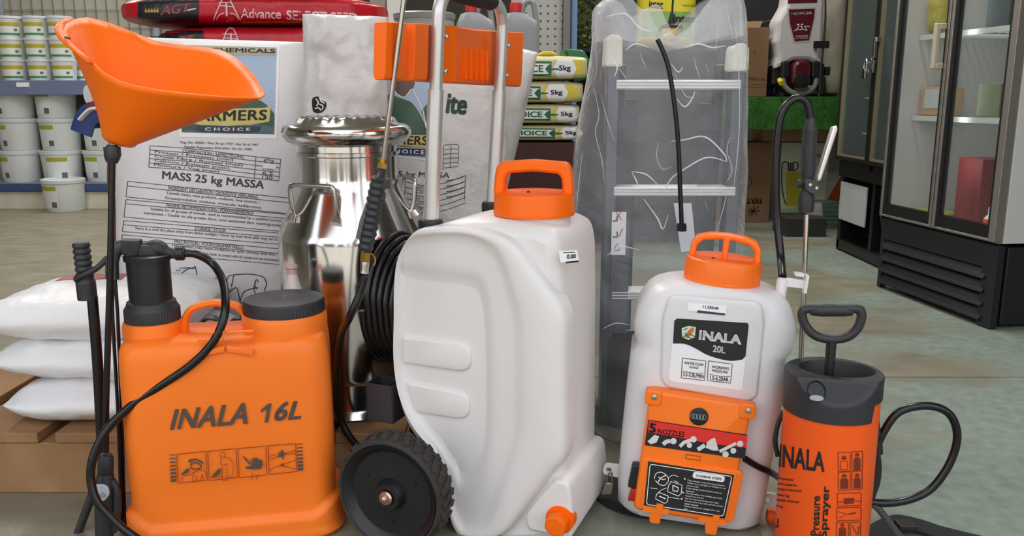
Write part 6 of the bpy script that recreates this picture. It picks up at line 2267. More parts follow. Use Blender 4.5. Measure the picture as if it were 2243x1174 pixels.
m.lathe([(0.095, -WW + 0.006), (0.0955, -0.003), (0.094, 0.001), (0.090, -0.001), (0.079, -0.014), (0.076, -0.0145), (0.030, -0.012), (0.027, -0.002), (0.024, 0.004), (0.015, 0.004), (0.014, 0.0)], 64, Mw, True, True)
for k in range(3):
    a = R(30 + 120 * k)
    m.cyl(Mw @ V((0.055 * math.cos(a), 0.055 * math.sin(a), -0.016)), Mw @ V((0.055 * math.cos(a), 0.055 * math.sin(a), -0.011)), 0.0035, 10)
kid('rim', m, M_FRIDGE, tr, angle=30)
m = MB()
m.lathe([(0.0135, 0.0), (0.0135, 0.008), (0.011, 0.011), (0.004, 0.012)], 20, Mw)
m.lathe([(0.006, 0.010), (0.006, 0.015), (0.003, 0.017)], 12, Mw)
kid('axle_bolt', m, mat('copper_tinted_steel', '#C9A79A', 0.25, 1.0), tr)
# far wheel on the same axle
m = MB()
Mw2 = T(hub.x, 0.30, 0.108) @ RX(90)
m.lathe([(0.079, -WW), (0.101, -WW + 0.004), (0.105, -WW + 0.014), (0.105, -0.012), (0.101, -0.002), (0.079, -0.001)], 48, Mw2)
kid('tyre', m, M_RUBBER, tr)
m = MB().cyl((hub.x, hub.y + 0.02, 0.108), (hub.x, 0.30, 0.108), 0.009, 12)
kid('axle', m, M_STEEL2, tr)
# black frame at the back with a box section socket
fm_ = MB()
for y in (0.045, 0.215):
    fm_.tube([(hub.x, y, 0.108), (-0.345, y + 0.02, 0.25), (-0.335, y + 0.02, 0.53)], 0.010, 10, False)
fm_.box((-0.338, 0.145, 0.40), (0.02, 0.15, 0.03))
fm_.box((-0.345, 0.145, 0.27), (0.02, 0.15, 0.10))
fm_.box((-0.30, 0.13, 0.02), (0.10, 0.20, 0.02))
fm_.tube([(hub.x, 0.045, 0.108), (-0.25, 0.10, 0.022)], 0.010, 8, False)
fm_.tube([(hub.x, 0.215, 0.108), (-0.25, 0.16, 0.022)], 0.010, 8, False)
kid('frame', fm_, M_BLACK, tr)
bx = MB()
a, c = lt(806, 920, 0.03), lt(858, 846, 0.03)
w_, z0_, z1_ = (c.x - a.x), a.z, c.z
for (x, y, sx, sy) in ((a.x, 0.055, 0.003, 0.05), (c.x, 0.055, 0.003, 0.05), ((a.x + c.x) / 2, 0.03, w_, 0.003), ((a.x + c.x) / 2, 0.08, w_, 0.003)):
    bx.box((x, y, (z0_ + z1_) / 2), (sx, sy, z1_ - z0_))
bx.box(((a.x + c.x) / 2, 0.055, z0_ + 0.002), (w_, 0.05, 0.003))
kid('box_socket', bx, mat('dark_grey_steel', '#3A3A3E', 0.4), tr, bevel=0.001)
# coiled hose
m = MB()
coils = []
zc_c = lt(886, 690, 0.02).z
for k in range(8):
    n = 28
    for j in range(n):
        a = 2 * math.pi * j / n + math.pi
        t = k + j / n
        rr_ = 1.0 - 0.035 * k
        coils.append((-0.412 + 0.0105 * t, 0.142 + 0.122 * rr_ * math.cos(a), zc_c - 0.004 * k + 0.128 * rr_ * math.sin(a)))
m.tube(coils, 0.0068, 10, sub=3)
kid('hose_coil', m, M_HOSE, tr)
m = MB()
YG = 1.42
tl = lambda px, py, Y=YG: MTi @ at(px, py, Y)
m.tube([tl(800, 606), tl(790, 640), tl(768, 690), tl(748, 730, 1.47), tl(740, 790, 1.53), tl(738, 860, 1.58), tl(745, 915, 1.60), tl(765, 955, 1.60), tl(790, 985, 1.60)], 0.0072, 10, sub=8)
kid('supply_hose', m, M_HOSE, tr)
# pull handle: two telescopic tubes joined by a padded grip, leaning slightly forward
LEAN = 0.062
b1 = V((-0.28, 0.05, 0.555))
b2 = V((-0.28, 0.337, 0.555))
ztop = 0.985
def tp(b, z):
    return V((b.x + (z - b.z) * LEAN, b.y, z))
m = MB()
for b in (b1, b2):
    m.tube([tp(b, b.z - 0.10), tp(b, 0.83)], 0.0140, 20, False)
kid('lower_tube', MB().tube([tp(b1, 0.46), tp(b1, 0.815)], 0.0142, 20, False), M_ALU, tr)
kid('lower_tube', MB().tube([tp(b2, 0.46), tp(b2, 0.815)], 0.0142, 20, False), M_ALU, tr)
m = MB()
pts = [tp(b1, 0.80), tp(b1, ztop - 0.06), tp(b1, ztop - 0.03) + V((0, 0.004, 0)), tp(b1, ztop - 0.008) + V((0, 0.022, 0)), tp(b1, ztop) + V((0, 0.055, 0)), tp(b1, ztop) + V((0, 0.10, 0)), tp(b2, ztop) - V((0, 0.10, 0)), tp(b2, ztop) - V((0, 0.055, 0)), tp(b2, ztop - 0.008) - V((0, 0.022, 0)), tp(b2, ztop - 0.03) - V((0, 0.004, 0)), tp(b2, ztop - 0.06), tp(b2, 0.80)]
m.tube(pts, 0.0118, 18, sub=5)
kid('pull_handle', m, M_ALU, tr)
m = MB().tube([tp(b1, ztop) + V((0, 0.06, 0)), tp(b1, ztop) + V((0, 0.07, 0)), tp(b2, ztop) - V((0, 0.07, 0)), tp(b2, ztop) - V((0, 0.06, 0))], [0.015, 0.0175, 0.0175, 0.015], 18, False)
kid('foam_grip', m, mat('black_foam', '#2B211F', 0.8), tr)
m = MB()
for b in (b1, b2):
    mm = MB()
    mm.lathe([(0.021, -0.028), (0.0235, -0.024), (0.0235, 0.018), (0.020, 0.022), (0.015, 0.022)], 28, T(tp(b, 0.563)))
    mm.box(tuple(tp(b, 0.558) + V((0.045, 0.0, -0.004))), (0.07, 0.026, 0.028))
    kid('clamp', mm, M_BLACK, tr, bevel=0.003)
# orange lance holder bolted to the tubes
ye = -0.152
zA, zB = 0.828, 0.918
plan = [(-0.152, 0.010), (-0.135, 0.006), (-0.105, 0.004), (-0.092, 0.006), (-0.088, 0.020), (-0.072, 0.020), (-0.066, 0.004), (-0.02, 0.003), (-0.010, 0.010), (0.0, 0.013), (0.05, 0.015), (0.075, 0.015), (0.088, 0.006), (0.102, 0.006), (0.112, 0.016), (0.20, 0.018), (0.337, 0.018), (0.43, 0.018), (0.462, 0.016)]
off_x = b1.x + (0.88 - b1.z) * LEAN
def bracket():
    mb = MB()
    front = [(off_x - x - 0.004, b1.y + y) for y, x in plan]
    th = 0.004
    outer = front
    back = [(x - 0.022, y) for x, y in front]
    rows = []
    for z, dx in ((zA, 0.004), (zA + 0.003, 0.001), (zA + 0.01, 0.0), ((zA + zB) / 2, 0.0), (zB - 0.004, 0.0), (zB, 0.001)):
        lx = (z - 0.88) * LEAN
        rows.append([(x + lx - dx, y, z) for x, y in front] + [(x + lx + dx, y, z) for x, y in reversed(back)])
    # the right hand part is a little lower
    rows = [[(x, y, z + (-0.005 * max(0, min(1, (y - b1.y - 0.11) / 0.02)) + 0.050 * (y + 0.10) if z > 0.9 else -0.006 * (y - b1.y))) for x, y, z in r] for r in rows]
    mb.loft(rows)
    for k in range(5):
        y = b1.y + 0.155 + 0.026 * k
        mb.box((off_x - 0.020, y, 0.865), (0.008, 0.006, 0.060))
    return mb
br = kid('lance_holder', bracket(), M_ORANGE2, tr, angle=35, bevel=0.0015)
for b in (b1, b2):
    for z in (0.846, 0.905):
        p = tp(b, z) + V((0.010, 0.0145, 0))
        m = MB().ball(tuple(p), 0.0045, 8)
        kid('bolt', m, M_STEEL2, br)

# ---------------------------------------------------------------- pressure gun hanging in the holder
gn0 = at(802, 590, YG)
gn = thing('spray_gun', 'spray gun with a long steel rod and black grip hanging beside the steel milk can', 'spray gun', T(at(838, 400, YG)))
go = gn.location.copy()
gl = lambda px, py, Y=YG: at(px, py, Y) - go
rod_top = at(897, -95, 1.372)
m = MB().tube([gl(838, 362), rod_top - go], 0.0042, 14, False)
kid('rod', m, M_STEEL2, gn)
m = MB()
m.tube([gl(837, 368), gl(838, 357)], 0.0085, 6, False)
m.tube([gl(838, 358), gl(839, 348)], 0.0065, 12, False)
kid('brass_nut', m, M_BRASS, gn)
m = MB()
a, b = gl(835, 370), gl(800, 548)
pts = [a.lerp(b, k / 24) for k in range(25)]
rs = [0.0095 if k < 3 else (0.0125 + 0.0026 * (k % 2) + 0.002 * math.sin(math.pi * k / 24)) for k in range(25)]
m.tube(pts, rs, 16, False, flat=(1, 0.9))
m.box(tuple(gl(840, 402)), (0.018, 0.022, 0.016))
m.box(tuple(gl(834, 430)), (0.014, 0.02, 0.010))
kid('grip', m, M_BLACK2, gn, angle=25)
m = MB()
m.prism([(gl(834, 372).x, gl(834, 372).z), (gl(828, 378).x, gl(828, 378).z), (gl(790, 480).x, gl(790, 480).z), (gl(781, 520).x, gl(781, 520).z), (gl(792, 523).x, gl(792, 523).z), (gl(800, 486).x, gl(800, 486).z), (gl(834, 388).x, gl(834, 388).z)], -0.011, 0.009, 'y', bev=0.002)
kid('trigger', m, mat('grey_trigger', '#5A5654', 0.4), gn)
m = MB()
m.tube([gl(802, 552), gl(800, 572)], 0.0095, 6, False)
kid('brass_fitting', m, M_BRASS, gn)
m = MB()
m.tube([gl(800, 570), gl(799.5, 580), gl(799, 588), gl(798, 598)], [0.007, 0.0078, 0.007, 0.0078], 14, False)
kid('steel_ferrule', m, M_STEEL2, gn)
m = MB().tube([gl(812, 554), gl(820, 562), gl(822, 574), gl(818, 582)], 0.0013, 6)
kid('wire_latch', m, M_BRASS, gn)

# ================================================================ white battery knapsack sprayer (20 L)
A20, TILT = -9.0, 4.6
o20 = gr(1508, 1163) + RZ(A20).to_3x3() @ V((0, 0.095, 0))
M20 = T(o20.x, o20.y, 0.0125) @ RZ(A20) @ RY(TILT)
M20i = M20.inverted()
bs = thing('battery_sprayer', 'white battery knapsack sprayer with orange cap and orange battery door', 'sprayer', M20)
def l20(px, py, y=-0.095):
    e = M20i @ EYE
    d = M20i.to_3x3() @ ray(px, py)
    return e + d * ((y - e.y) / d.y)
def x20(pts, y):
    return [(l20(px, py, y).x, l20(px, py, y).z) for px, py in pts]
# outline measured on the front plane, left and right edge by height
edge = [(0.0, -0.126, 0.126), (0.012, -0.136, 0.136), (0.05, -0.140, 0.139), (0.12, -0.142, 0.140), (0.22, -0.143, 0.142), (0.29, -0.143, 0.143), (0.312, -0.143, 0.144), (0.322, -0.136, 0.138), (0.334, -0.134, 0.136), (0.346, -0.140, 0.144), (0.366, -0.144, 0.147), (0.385, -0.142, 0.147), (0.402, -0.138, 0.144), (0.418, -0.130, 0.138), (0.432, -0.122, 0.132), (0.443, -0.110, 0.120), (0.450, -0.094, 0.104), (0.454, -0.075, 0.085)]
rings = []
for z, xl, xr in edge:
    t = max(0, (z - 0.38) / 0.075)
    hd = 0.093 - 0.026 * t * t - (0.006 if z < 0.006 else 0)
    cx_, hw = (xl + xr) / 2, (xr - xl) / 2
    rings.append([(x + cx_, y, z) for x, y in rrect(hw, hd, 0.045, 9)])
m = MB().loft(rings)
# neck
NC = l20(1581, 606, 0.0)
m.lathe([(0.085, NC.z - 0.045), (0.076, NC.z - 0.028), (0.070, NC.z - 0.018), (0.068, NC.z + 0.02)], 48, T(NC.x, 0, 0))
# raised picture panel
pp = x20([(1468, 645), (1668, 662), (1676, 700), (1660, 870), (1640, 882), (1460, 850), (1447, 832), (1450, 700)], -0.098)
m.prism(roundpoly(pp, 0.014, 5), -0.088, -0.0985, 'y', bev=0.006)
kid('tank', m, M_TANK2, bs, angle=55)
# cap
c2 = (1664 - 1499) / FPX * (1.55 / CP) * 0.5 * 0.99
m = MB()
zb0 = NC.z - 0.006
hc = 0.042
m.lathe([(c2 * 1.004, zb0), (c2 * 1.004, zb0 + 0.004), (c2, zb0 + 0.005, 1), (c2, zb0 + hc - 0.008, 1), (c2 * 0.965, zb0 + hc - 0.002), (c2 * 0.93, zb0 + hc), (0.01, zb0 + hc + 0.001), (0.002, zb0 + hc + 0.001)], 160, T(NC.x, 0, 0), rib=0.0008)
bow = [(-c2 * 0.93, 0.0), (-c2 * 0.91, 0.026), (-c2 * 0.78, 0.040), (-c2 * 0.45, 0.047), (0, 0.049), (c2 * 0.45, 0.047), (c2 * 0.78, 0.040), (c2 * 0.91, 0.026), (c2 * 0.93, 0.0), (c2 * 0.76, 0.0), (c2 * 0.75, 0.022), (c2 * 0.60, 0.033), (0.006, 0.039), (0.005, 0.0), (-0.005, 0.0), (-0.006, 0.039), (-c2 * 0.60, 0.033), (-c2 * 0.75, 0.022), (-c2 * 0.76, 0.0)]
m.prism(roundpoly(bow, 0.004, 3), -0.016, 0.016, 'y', T(NC.x, 0, zb0 + hc - 0.002) @ RZ(-6), 0.004)
kid('cap', m, mat('orange_cap', '#FF7312', 0.38), bs, angle=28)
kid('cap_hole', MB().cyl((NC.x - 0.022, -0.02, zb0 + hc), (NC.x - 0.022, -0.02, zb0 + hc + 0.002), 0.003, 10), M_BLACK, bs)
# label
f20 = lambda y: (lambda px, py, off=0.0: V((l20(px, py, y).x, y - off, l20(px, py, y).z)))
fl_ = f20(-0.0986)
m = MB()
lab_ = [(1483, 696), (1637, 706), (1641, 712), (1626, 850), (1620, 855), (1470, 835), (1465, 828), (1477, 700)]
p_poly(m, fl_, lab_, 0.0006)
lb = kid('label', m, mat('label_grey_white', '#EDEDEF', 0.4), bs)
m = MB()
wave = smooth_px([(1626, 787), (1600, 790), (1570, 784), (1545, 775), (1522, 762), (1500, 753), (1474, 752)], 4)
p_poly(m, fl_, [(1477, 702), (1483, 697), (1637, 707), (1640, 712), (1633, 780)] + wave, 0.0012)
bl = kid('black_field', m, M_INK, lb)
m = MB()
p_text(m, fl_, 'INALA', (1530, 743), (1623, 754), (1624, 734), (1532, 722), 0.05, 0, 0.0022, 1.02)
p_text(m, fl_, '20L', (1561, 770), (1588, 774), (1589, 759), (1562, 755), 0.03, 0, 0.0022)
kid('white_lettering', m, M_WHITEP, bl)
m = MB()
p_poly(m, fl_, [(1493, 718), (1508, 713), (1524, 716), (1522, 738), (1508, 744), (1494, 738)], 0.0020)
lg = kid('emblem', m, mat('emblem_pale_green', '#CBD8C8', 0.4), bl)
m = MB()
p_poly(m, fl_, smooth_px([(1502, 738), (1506, 726), (1516, 716), (1520, 722), (1513, 732), (1504, 740)], 3, True), 0.0028)
kid('emblem_cob', m, mat('emblem_orange', '#C8702C', 0.4), lg)
m = MB()
p_line(m, fl_, [(1495, 738), (1508, 730), (1522, 736)], 2.2, 0.0032)
p_line(m, fl_, [(1500, 728), (1506, 736), (1516, 742)], 2.0, 0.0032)
p_line(m, fl_, [(1498, 722), (1506, 717)], 1.6, 0.0032)
kid('emblem_leaf', m, M_GREEN, lg)
m = MB()
for q in ([(1495, 784), (1546, 790), (1543, 833), (1492, 827)], [(1552, 790), (1604, 797), (1600, 839), (1549, 833)]):
    p_line(m, fl_, [tuple(a) for a in q], 1.4, 0.0012, closed=True)
    bl0, br0 = q[0], q[1]
p_text(m, fl_, 'WATER FLOW', (1499, 797), (1541, 802), (1541, 796), (1499, 791), 0.02, 0, 0.0012)
p_text(m, fl_, 'RANGE', (1510, 806), (1530, 808), (1530, 803), (1510, 801), 0.01, 0, 0.0012)
p_text(m, fl_, '3.5-5.0L/MIN', (1496, 823), (1541, 829), (1541, 820), (1496, 814), 0.02, 0, 0.0012)
p_text(m, fl_, 'WORKING', (1559, 806), (1597, 810), (1597, 804), (1559, 800), 0.02, 0, 0.0012)
p_text(m, fl_, 'PRESSURE', (1560, 814), (1594, 818), (1594, 812), (1560, 808), 0.01, 0, 0.0012)
p_text(m, fl_, '1.5-6.2BAR', (1555, 831), (1596, 836), (1596, 827), (1555, 822), 0.02, 0, 0.0012)
for a, c in (((1496, 812), (1541, 817)), ((1554, 819), (1599, 824))):
    p_line(m, fl_, smooth_px([a, ((a[0] + c[0]) / 2, (a[1] + c[1]) / 2 + 2), c]), 1.0, 0.0012)
kid('black_lettering', m, M_INK, lb)
# taped price ticket over the panel top
m = MB()
p_poly(m, fl_, [(1466, 648), (1668, 676), (1664, 706), (1460, 690)], 0.0004)
kid('clear_tape', m, glassy('sticky_tape', '#FFFFFF', 0.16, 0.1), bs)
m = MB()
p_poly(m, fl_, [(1508, 662), (1592, 670), (1590, 690), (1505, 680)], 0.0012)
tk_ = kid('price_ticket', m, M_PAPER, bs)
m = MB()
p_poly(m, fl_, [(1527, 684), (1588, 690), (1588, 686), (1528, 679)], 0.0018)
p_text(m, fl_, '11,350.00', (1540, 675), (1574, 679), (1574, 672), (1540, 668), 0.03, 0, 0.0018)
kid('ticket_print', m, mat('blue_black_print', '#2A2E48', 0.5), tk_)
# battery housing
YHs = -0.124
hs = x20([(1425, 860), (1432, 857), (1640, 888), (1648, 894), (1592, 1146), (1584, 1150), (1396, 1118), (1388, 1110)], YHs)
m = MB()
m.prism(roundpoly(hs, 0.005, 3), -0.085, YHs, 'y', bev=0.005)
hq = [(1400, 992), (1640, 1028), (1650, 1030), (1596, 1146), (1586, 1150), (1396, 1118)]
for c_, s_ in (((1433, 871), 0.016), ((1639, 901), 0.016)):
    p = l20(*c_, YHs)
    m.prism(roundpoly([(p.x - s_, p.z - 0.014), (p.x + s_ * 0.8, p.z - 0.014), (p.x + s_ * 0.8, p.z + 0.014), (p.x - s_, p.z + 0.014)], 0.006), YHs + 0.02, YHs - 0.003, 'y', bev=0.002)
hsg = kid('battery_housing', m, mat('housing_orange', '#FF7A1A', 0.4), bs, angle=45)
for c_ in ((1433, 870), (1639, 900)):
    p = l20(*c_, YHs - 0.004)
    kid('screw', MB().lathe([(0.0055, 0), (0.005, 0.002), (0.002, 0.003)], 16, T(p.x, YHs - 0.0028, p.z) @ RX(90)), M_STEEL2, hsg)
fh = f20(YHs - 0.0002)
p = l20(1531, 912, YHs)
m = MB().lathe([(0.0165, 0), (0.0165, 0.002), (0.015, 0.003)], 32, T(p.x, YHs, p.z) @ RX(90))
gg = kid('battery_gauge', m, M_INK, hsg)
m = MB()
fg = f20(YHs - 0.0036)
p_line(m, fg, [(1515, 906), (1544, 909), (1548, 914), (1544, 919), (1516, 916), (1512, 911)], 1.4, closed=True)
for k in range(4):
    p_line(m, fg, [(1519 + k * 7, 908 + k * 0.7), (1519 + k * 7, 915 + k * 0.7)], 3.4)
kid('gauge_marks', m, mat('gauge_grey', '#8A8A8C', 0.5), gg)
# nozzle sticker
m = MB()
p_poly(m, fh, [(1412, 975), (1632, 1005), (1637, 952), (1420, 919)], 0.0006)
st = kid('nozzle_sticker', m, M_INK, hsg)
m = MB()
p_poly(m, fh, [(1419, 946), (1500, 960), (1560, 972), (1635, 980), (1637, 954), (1422, 921)], 0.0012)
rs_ = kid('red_field', m, mat('sticker_red', '#E2312A', 0.4), st)
m = MB()
p_text(m, fh, '5', (1421, 946), (1436, 948), (1438, 928), (1423, 925), 0.04, 0, 0.0020)
p_text(m, fh, 'NOZZLES', (1441, 949), (1499, 957), (1500, 945), (1442, 938), 0.012, 0, 0.0020)
kid('black_lettering', m, M_INK, rs_)
m = MB()
def blob(pts, w, o=0.0022):
    p_line(m, fh, pts, w, o)
def disc(x, y, r, o=0.0024):
    p_poly(m, fh, [(x + r * math.cos(k * math.pi / 7), y + r * math.sin(k * math.pi / 7)) for k in range(14)], o)
p_poly(m, fh, [(1418, 966), (1434, 951), (1444, 955), (1438, 968), (1426, 972)], 0.0022)
blob([(1452, 972), (1460, 966), (1468, 965)], 9); disc(1475, 965, 7)
blob([(1489, 977), (1498, 968), (1516, 962)], 8); disc(1519, 961, 7); disc(1510, 974, 6)
blob([(1528, 984), (1544, 974)], 9); p_poly(m, fh, [(1546, 980), (1548, 968), (1558, 960), (1566, 958), (1574, 986), (1562, 986)], 0.0022)
blob([(1576, 988), (1592, 980), (1612, 970)], 7); disc(1621, 971, 7); disc(1606, 986, 6.5); disc(1589, 994, 7)
kid('nozzle_pictures', m, mat('picture_white', '#D9D6D4', 0.5), st)
# small latch above the door, the door itself and its chart
m = MB()
p_line(m, fh, [(1502, 995), (1535, 1000), (1533, 1008), (1502, 1004)], 1.6, 0.0008, closed=True)
kid('latch_outline', m, mat('dark_orange_line', '#8E3C08', 0.5), hsg)
dq = x20([(1412, 1000), (1490, 1010), (1500, 1017), (1540, 1022), (1550, 1019), (1622, 1030), (1628, 1036), (1606, 1140), (1598, 1144), (1396, 1112), (1390, 1106), (1406, 1004)], YHs)
m = MB().prism(roundpoly(dq, 0.003, 2), YHs + 0.006, YHs - 0.004, 'y', bev=0.0022)
dq2 = x20([(1418, 1008), (1614, 1036), (1594, 1134), (1402, 1102)], YHs)
m.prism(roundpoly(dq2, 0.003, 2), YHs, YHs - 0.0055, 'y', bev=0.0012)
dr = kid('battery_door', m, mat('housing_orange', '#FF7A1A'), hsg, angle=40)
fd = f20(YHs - 0.0056)
m = MB()
p_poly(m, fd, [(1410, 1108), (1588, 1136), (1608, 1040), (1420, 1010)], 0.0006)
ch = kid('charge_chart', m, M_INK, dr)
m = MB()
p_line(m, fd, roundpoly([(1416, 1104), (1584, 1130), (1603, 1043), (1424, 1016)], 6), 1.6, 0.0012, closed=True)
p_poly(m, fd, roundpoly([(1516, 1046), (1586, 1056), (1588, 1042), (1519, 1032)], 6), 0.0012)
for k in range(12):
    y = 1050 + k * 5.6
    x = 1506 - k * 0.8
    ww = (82, 84, 26, 78, 18, 80, 40, 74, 84, 30, 78, 8)[k]
    txt = ('Plug charger into the plug adapter', 'When the red light of charger is on', 'please wait', 'Fully charge battery before the use', 'hours', 'Charge when the voltage gets low', 'Keep it cool and dry', 'Do not leave on charge over night', 'Charge once every two months at least', 'when stored', 'Always unplug the charger after use', 'end')[k]
    p_text(m, fd, txt, (x, y + 3.6), (x + ww, y + 3.6 + ww * 0.15), (x + ww, y - 0.4 + ww * 0.15), (x, y - 0.4), 0.03, 0, 0.0012)
for q in ((1503, 1048), (1499, 1078), (1496, 1092)):
    p_poly(m, fd, [(q[0] - 3 + 2 * math.cos(k), q[1] + 2 * math.sin(k)) for k in range(6)], 0.0012)
L1_ = lambda pts, w=1.1, c=False: p_line(m, fd, smooth_px(pts, 4, c), w, 0.0012)
L1_([(1434, 1048), (1438, 1036), (1450, 1034), (1461, 1042), (1464, 1052), (1456, 1062), (1444, 1060)], 1.5, True)
L1_([(1440, 1058), (1448, 1046), (1460, 1040)], 2); L1_([(1442, 1044), (1452, 1050), (1458, 1048)], 1.5)
L1_([(1464, 1046), (1474, 1040), (1486, 1044)]); L1_([(1424, 1068), (1440, 1070)]); L1_([(1476, 1052), (1486, 1056)])
p_line(m, fd, [(1464, 1064), (1470, 1054), (1494, 1062), (1492, 1080), (1486, 1086), (1462, 1076)], 1.6, 0.0012, closed=True)
p_line(m, fd, [(1474, 1062), (1486, 1068), (1484, 1076), (1474, 1074)], 2.2, 0.0012, closed=True)
p_line(m, fd, [(1438, 1082), (1444, 1078), (1464, 1086), (1462, 1098), (1456, 1102), (1436, 1092)], 1.6, 0.0012, closed=True)
p_line(m, fd, [(1444, 1086), (1458, 1092)], 2.4, 0.0012)
L1_([(1438, 1084), (1446, 1074), (1460, 1068)]); L1_([(1462, 1088), (1476, 1090), (1488, 1092)])
ct = kid('chart_print', m, M_WHITEP, ch)
m = MB()
p_text(m, fd, 'CHARGE STEPS', (1524, 1043), (1580, 1051), (1581, 1046), (1525, 1038), 0.02, 0, 0.0020)
kid('chart_heading', m, M_INK, ct)
# hinges under the door
for px0, px1, py in ((1420, 1450, 1126), (1542, 1574, 1150)):
    m = MB()
    a, c = l20(px0, py, YHs - 0.003), l20(px1, py, YHs - 0.003)
    sx = 1
    m.prism(roundpoly([(a.x, a.z + 0.012), (c.x, a.z + 0.012), (c.x - 0.002, a.z - 0.016), (a.x + 0.004, a.z - 0.016)], 0.004), YHs + 0.008, YHs - 0.006, 'y', bev=0.002)
    m.box(((a.x + c.x) / 2, YHs - 0.002, a.z + 0.012), ((c.x - a.x) * 1.9, 0.01, 0.011))
    m.box(((a.x + c.x) / 2 + 0.006, YHs - 0.006, a.z + 0.020), (0.012, 0.006, 0.012))
    kid('hinge', m, mat('housing_orange', '#FF7A1A'), hsg, bevel=0.0012)
# switch and charge socket on the left flank of the housing
p = l20(1392, 1040, -0.105)
kid('switch', MB().prism(roundpoly([(p.x - 0.012, p.z - 0.024), (p.x + 0.008, p.z - 0.024), (p.x + 0.008, p.z + 0.022), (p.x - 0.008, p.z + 0.022)], 0.004), -0.113, -0.092, 'y', bev=0.002), M_BLACK, bs)
p = l20(1387, 1080, -0.105)
kid('charge_socket', MB().prism([(p.x - 0.008, p.z - 0.014), (p.x + 0.008, p.z - 0.014), (p.x + 0.008, p.z + 0.012), (p.x - 0.004, p.z + 0.012)], -0.112, -0.092, 'y', bev=0.002), mat('red_plug', '#B8231E', 0.4), bs)
# strap lugs and buckles at the foot
for sx, px, py in ((-1, 1336, 1028), (1, 1684, 1092)):
    p = l20(px, py, -0.03)
    m = MB()
    q = roundpoly([(p.x - 0.014, p.z - 0.010), (p.x + 0.022 * (1 if sx < 0 else 0.7), p.z - 0.014), (p.x + 0.022 * (1 if sx < 0 else 0.7), p.z + 0.012), (p.x - 0.012, p.z + 0.012)], 0.008)
    ring_o = q
    ring_i = [(p.x - 0.002 + 0.0055 * math.cos(2 * math.pi * k / len(q) + 3.6), p.z + 0.0055 * math.sin(2 * math.pi * k / len(q) + 3.6)) for k in range(len(q))]
    m.loft([[(a, -0.034, b) for a, b in ring_o], [(a, -0.034, b) for a, b in ring_i], [(a, -0.026, b) for a, b in ring_i], [(a, -0.026, b) for a, b in ring_o], [(a, -0.034, b) for a, b in ring_o]], False, False)
    kid('strap_lug', m, mat('lug_white', '#E6E4E2', 0.4), bs, smooth=False)
p = l20(1330, 1062, -0.03)
m = MB()
m.prism(roundpoly([(p.x - 0.010, p.z - 0.020), (p.x + 0.010, p.z - 0.016), (p.x + 0.012, p.z + 0.006), (p.x - 0.004, p.z + 0.006)], 0.002), -0.036, -0.028, 'y', bev=0.001)
m.tube([(p.x - 0.002, -0.034, p.z + 0.005), (p.x + 0.0, -0.036, p.z + 0.024), (p.x + 0.006, -0.036, p.z + 0.030), (p.x + 0.009, -0.034, p.z + 0.005)], 0.0018, 6)
kid('buckle', m, mat('dull_brass_buckle', '#A09888', 0.35, 0.8), bs)
p = l20(1684, 1130, -0.03)
kid('outlet_nut', MB().lathe([(0.013, 0), (0.015, 0.004), (0.015, 0.022), (0.011, 0.026)], 12, T(p.x - 0.004, -0.03, p.z) @ RY(90)), M_ORANGE3, bs)
m = MB()
m.prism(roundpoly([(0.105, 0.0), (0.146, 0.0), (0.150, 0.010), (0.105, 0.014)], 0.003), -0.06, 0.05, 'y')
# lance clip and hose boss at the top right
p = l20(1712, 628, -0.01)
kid('hose_boss', MB().lathe([(0.010, -0.028), (0.0105, 0.012), (0.008, 0.016)], 16, T(p.x, -0.01, p.z)), M_TANK2, bs)
m = MB()
a = l20(1720, 622, -0.01)
c = l20(1762, 618, -0.01)
m.box(((a.x + c.x) / 2, -0.01, (a.z + c.z) / 2), (c.x - a.x, 0.012, 0.016))
m.box((c.x + 0.002, -0.012, c.z - 0.002), (0.006, 0.022, 0.034))
m.box((c.x - 0.012, -0.012, c.z + 0.014), (0.016, 0.02, 0.006))
kid('lance_clip', m, mat('lug_white', '#E6E4E2'), bs, bevel=0.0015)
# hose from the boss up over to the gun
YG2 = 1.60
ql = lambda px, py, Y=YG2: M20i @ at(px, py, Y)
m = MB()
m.tube([l20(1714, 606, 0.0), ql(1710, 560, 1.58), ql(1702, 480), ql(1699, 400), ql(1702, 310), ql(1712, 250), ql(1732, 222), ql(1752, 216), ql(1768, 228), ql(1776, 262), ql(1777, 290)], 0.0078, 12, sub=8)
kid('hose', m, M_HOSE, bs)
# lead running to the right behind the pressure sprayer
m = MB().tube([M20i @ at(1632, 1005, 1.42), M20i @ at(1660, 1022, 1.43), M20i @ at(1690, 1036, 1.45), M20i @ at(1720, 1060, 1.54), M20i @ at(1735, 1100, 1.60)], 0.0062, 10)
kid('outlet_hose', m, M_HOSE, bs)
# rubber foot plate
ft_ = MB()
ft_.lathe([(0.118, 0.0), (0.122, 0.003), (0.118, 0.006)], 48)
o = tag(obj('rubber_mat', ft_, mat('black_mat', '#222326', 0.7)), 'round black rubber mat on the floor under the left edge of the battery sprayer', 'mat')
p = gr(1398, 1092)
o.matrix_world = T(p.x + 0.03, p.y + 0.03, 0.0002)

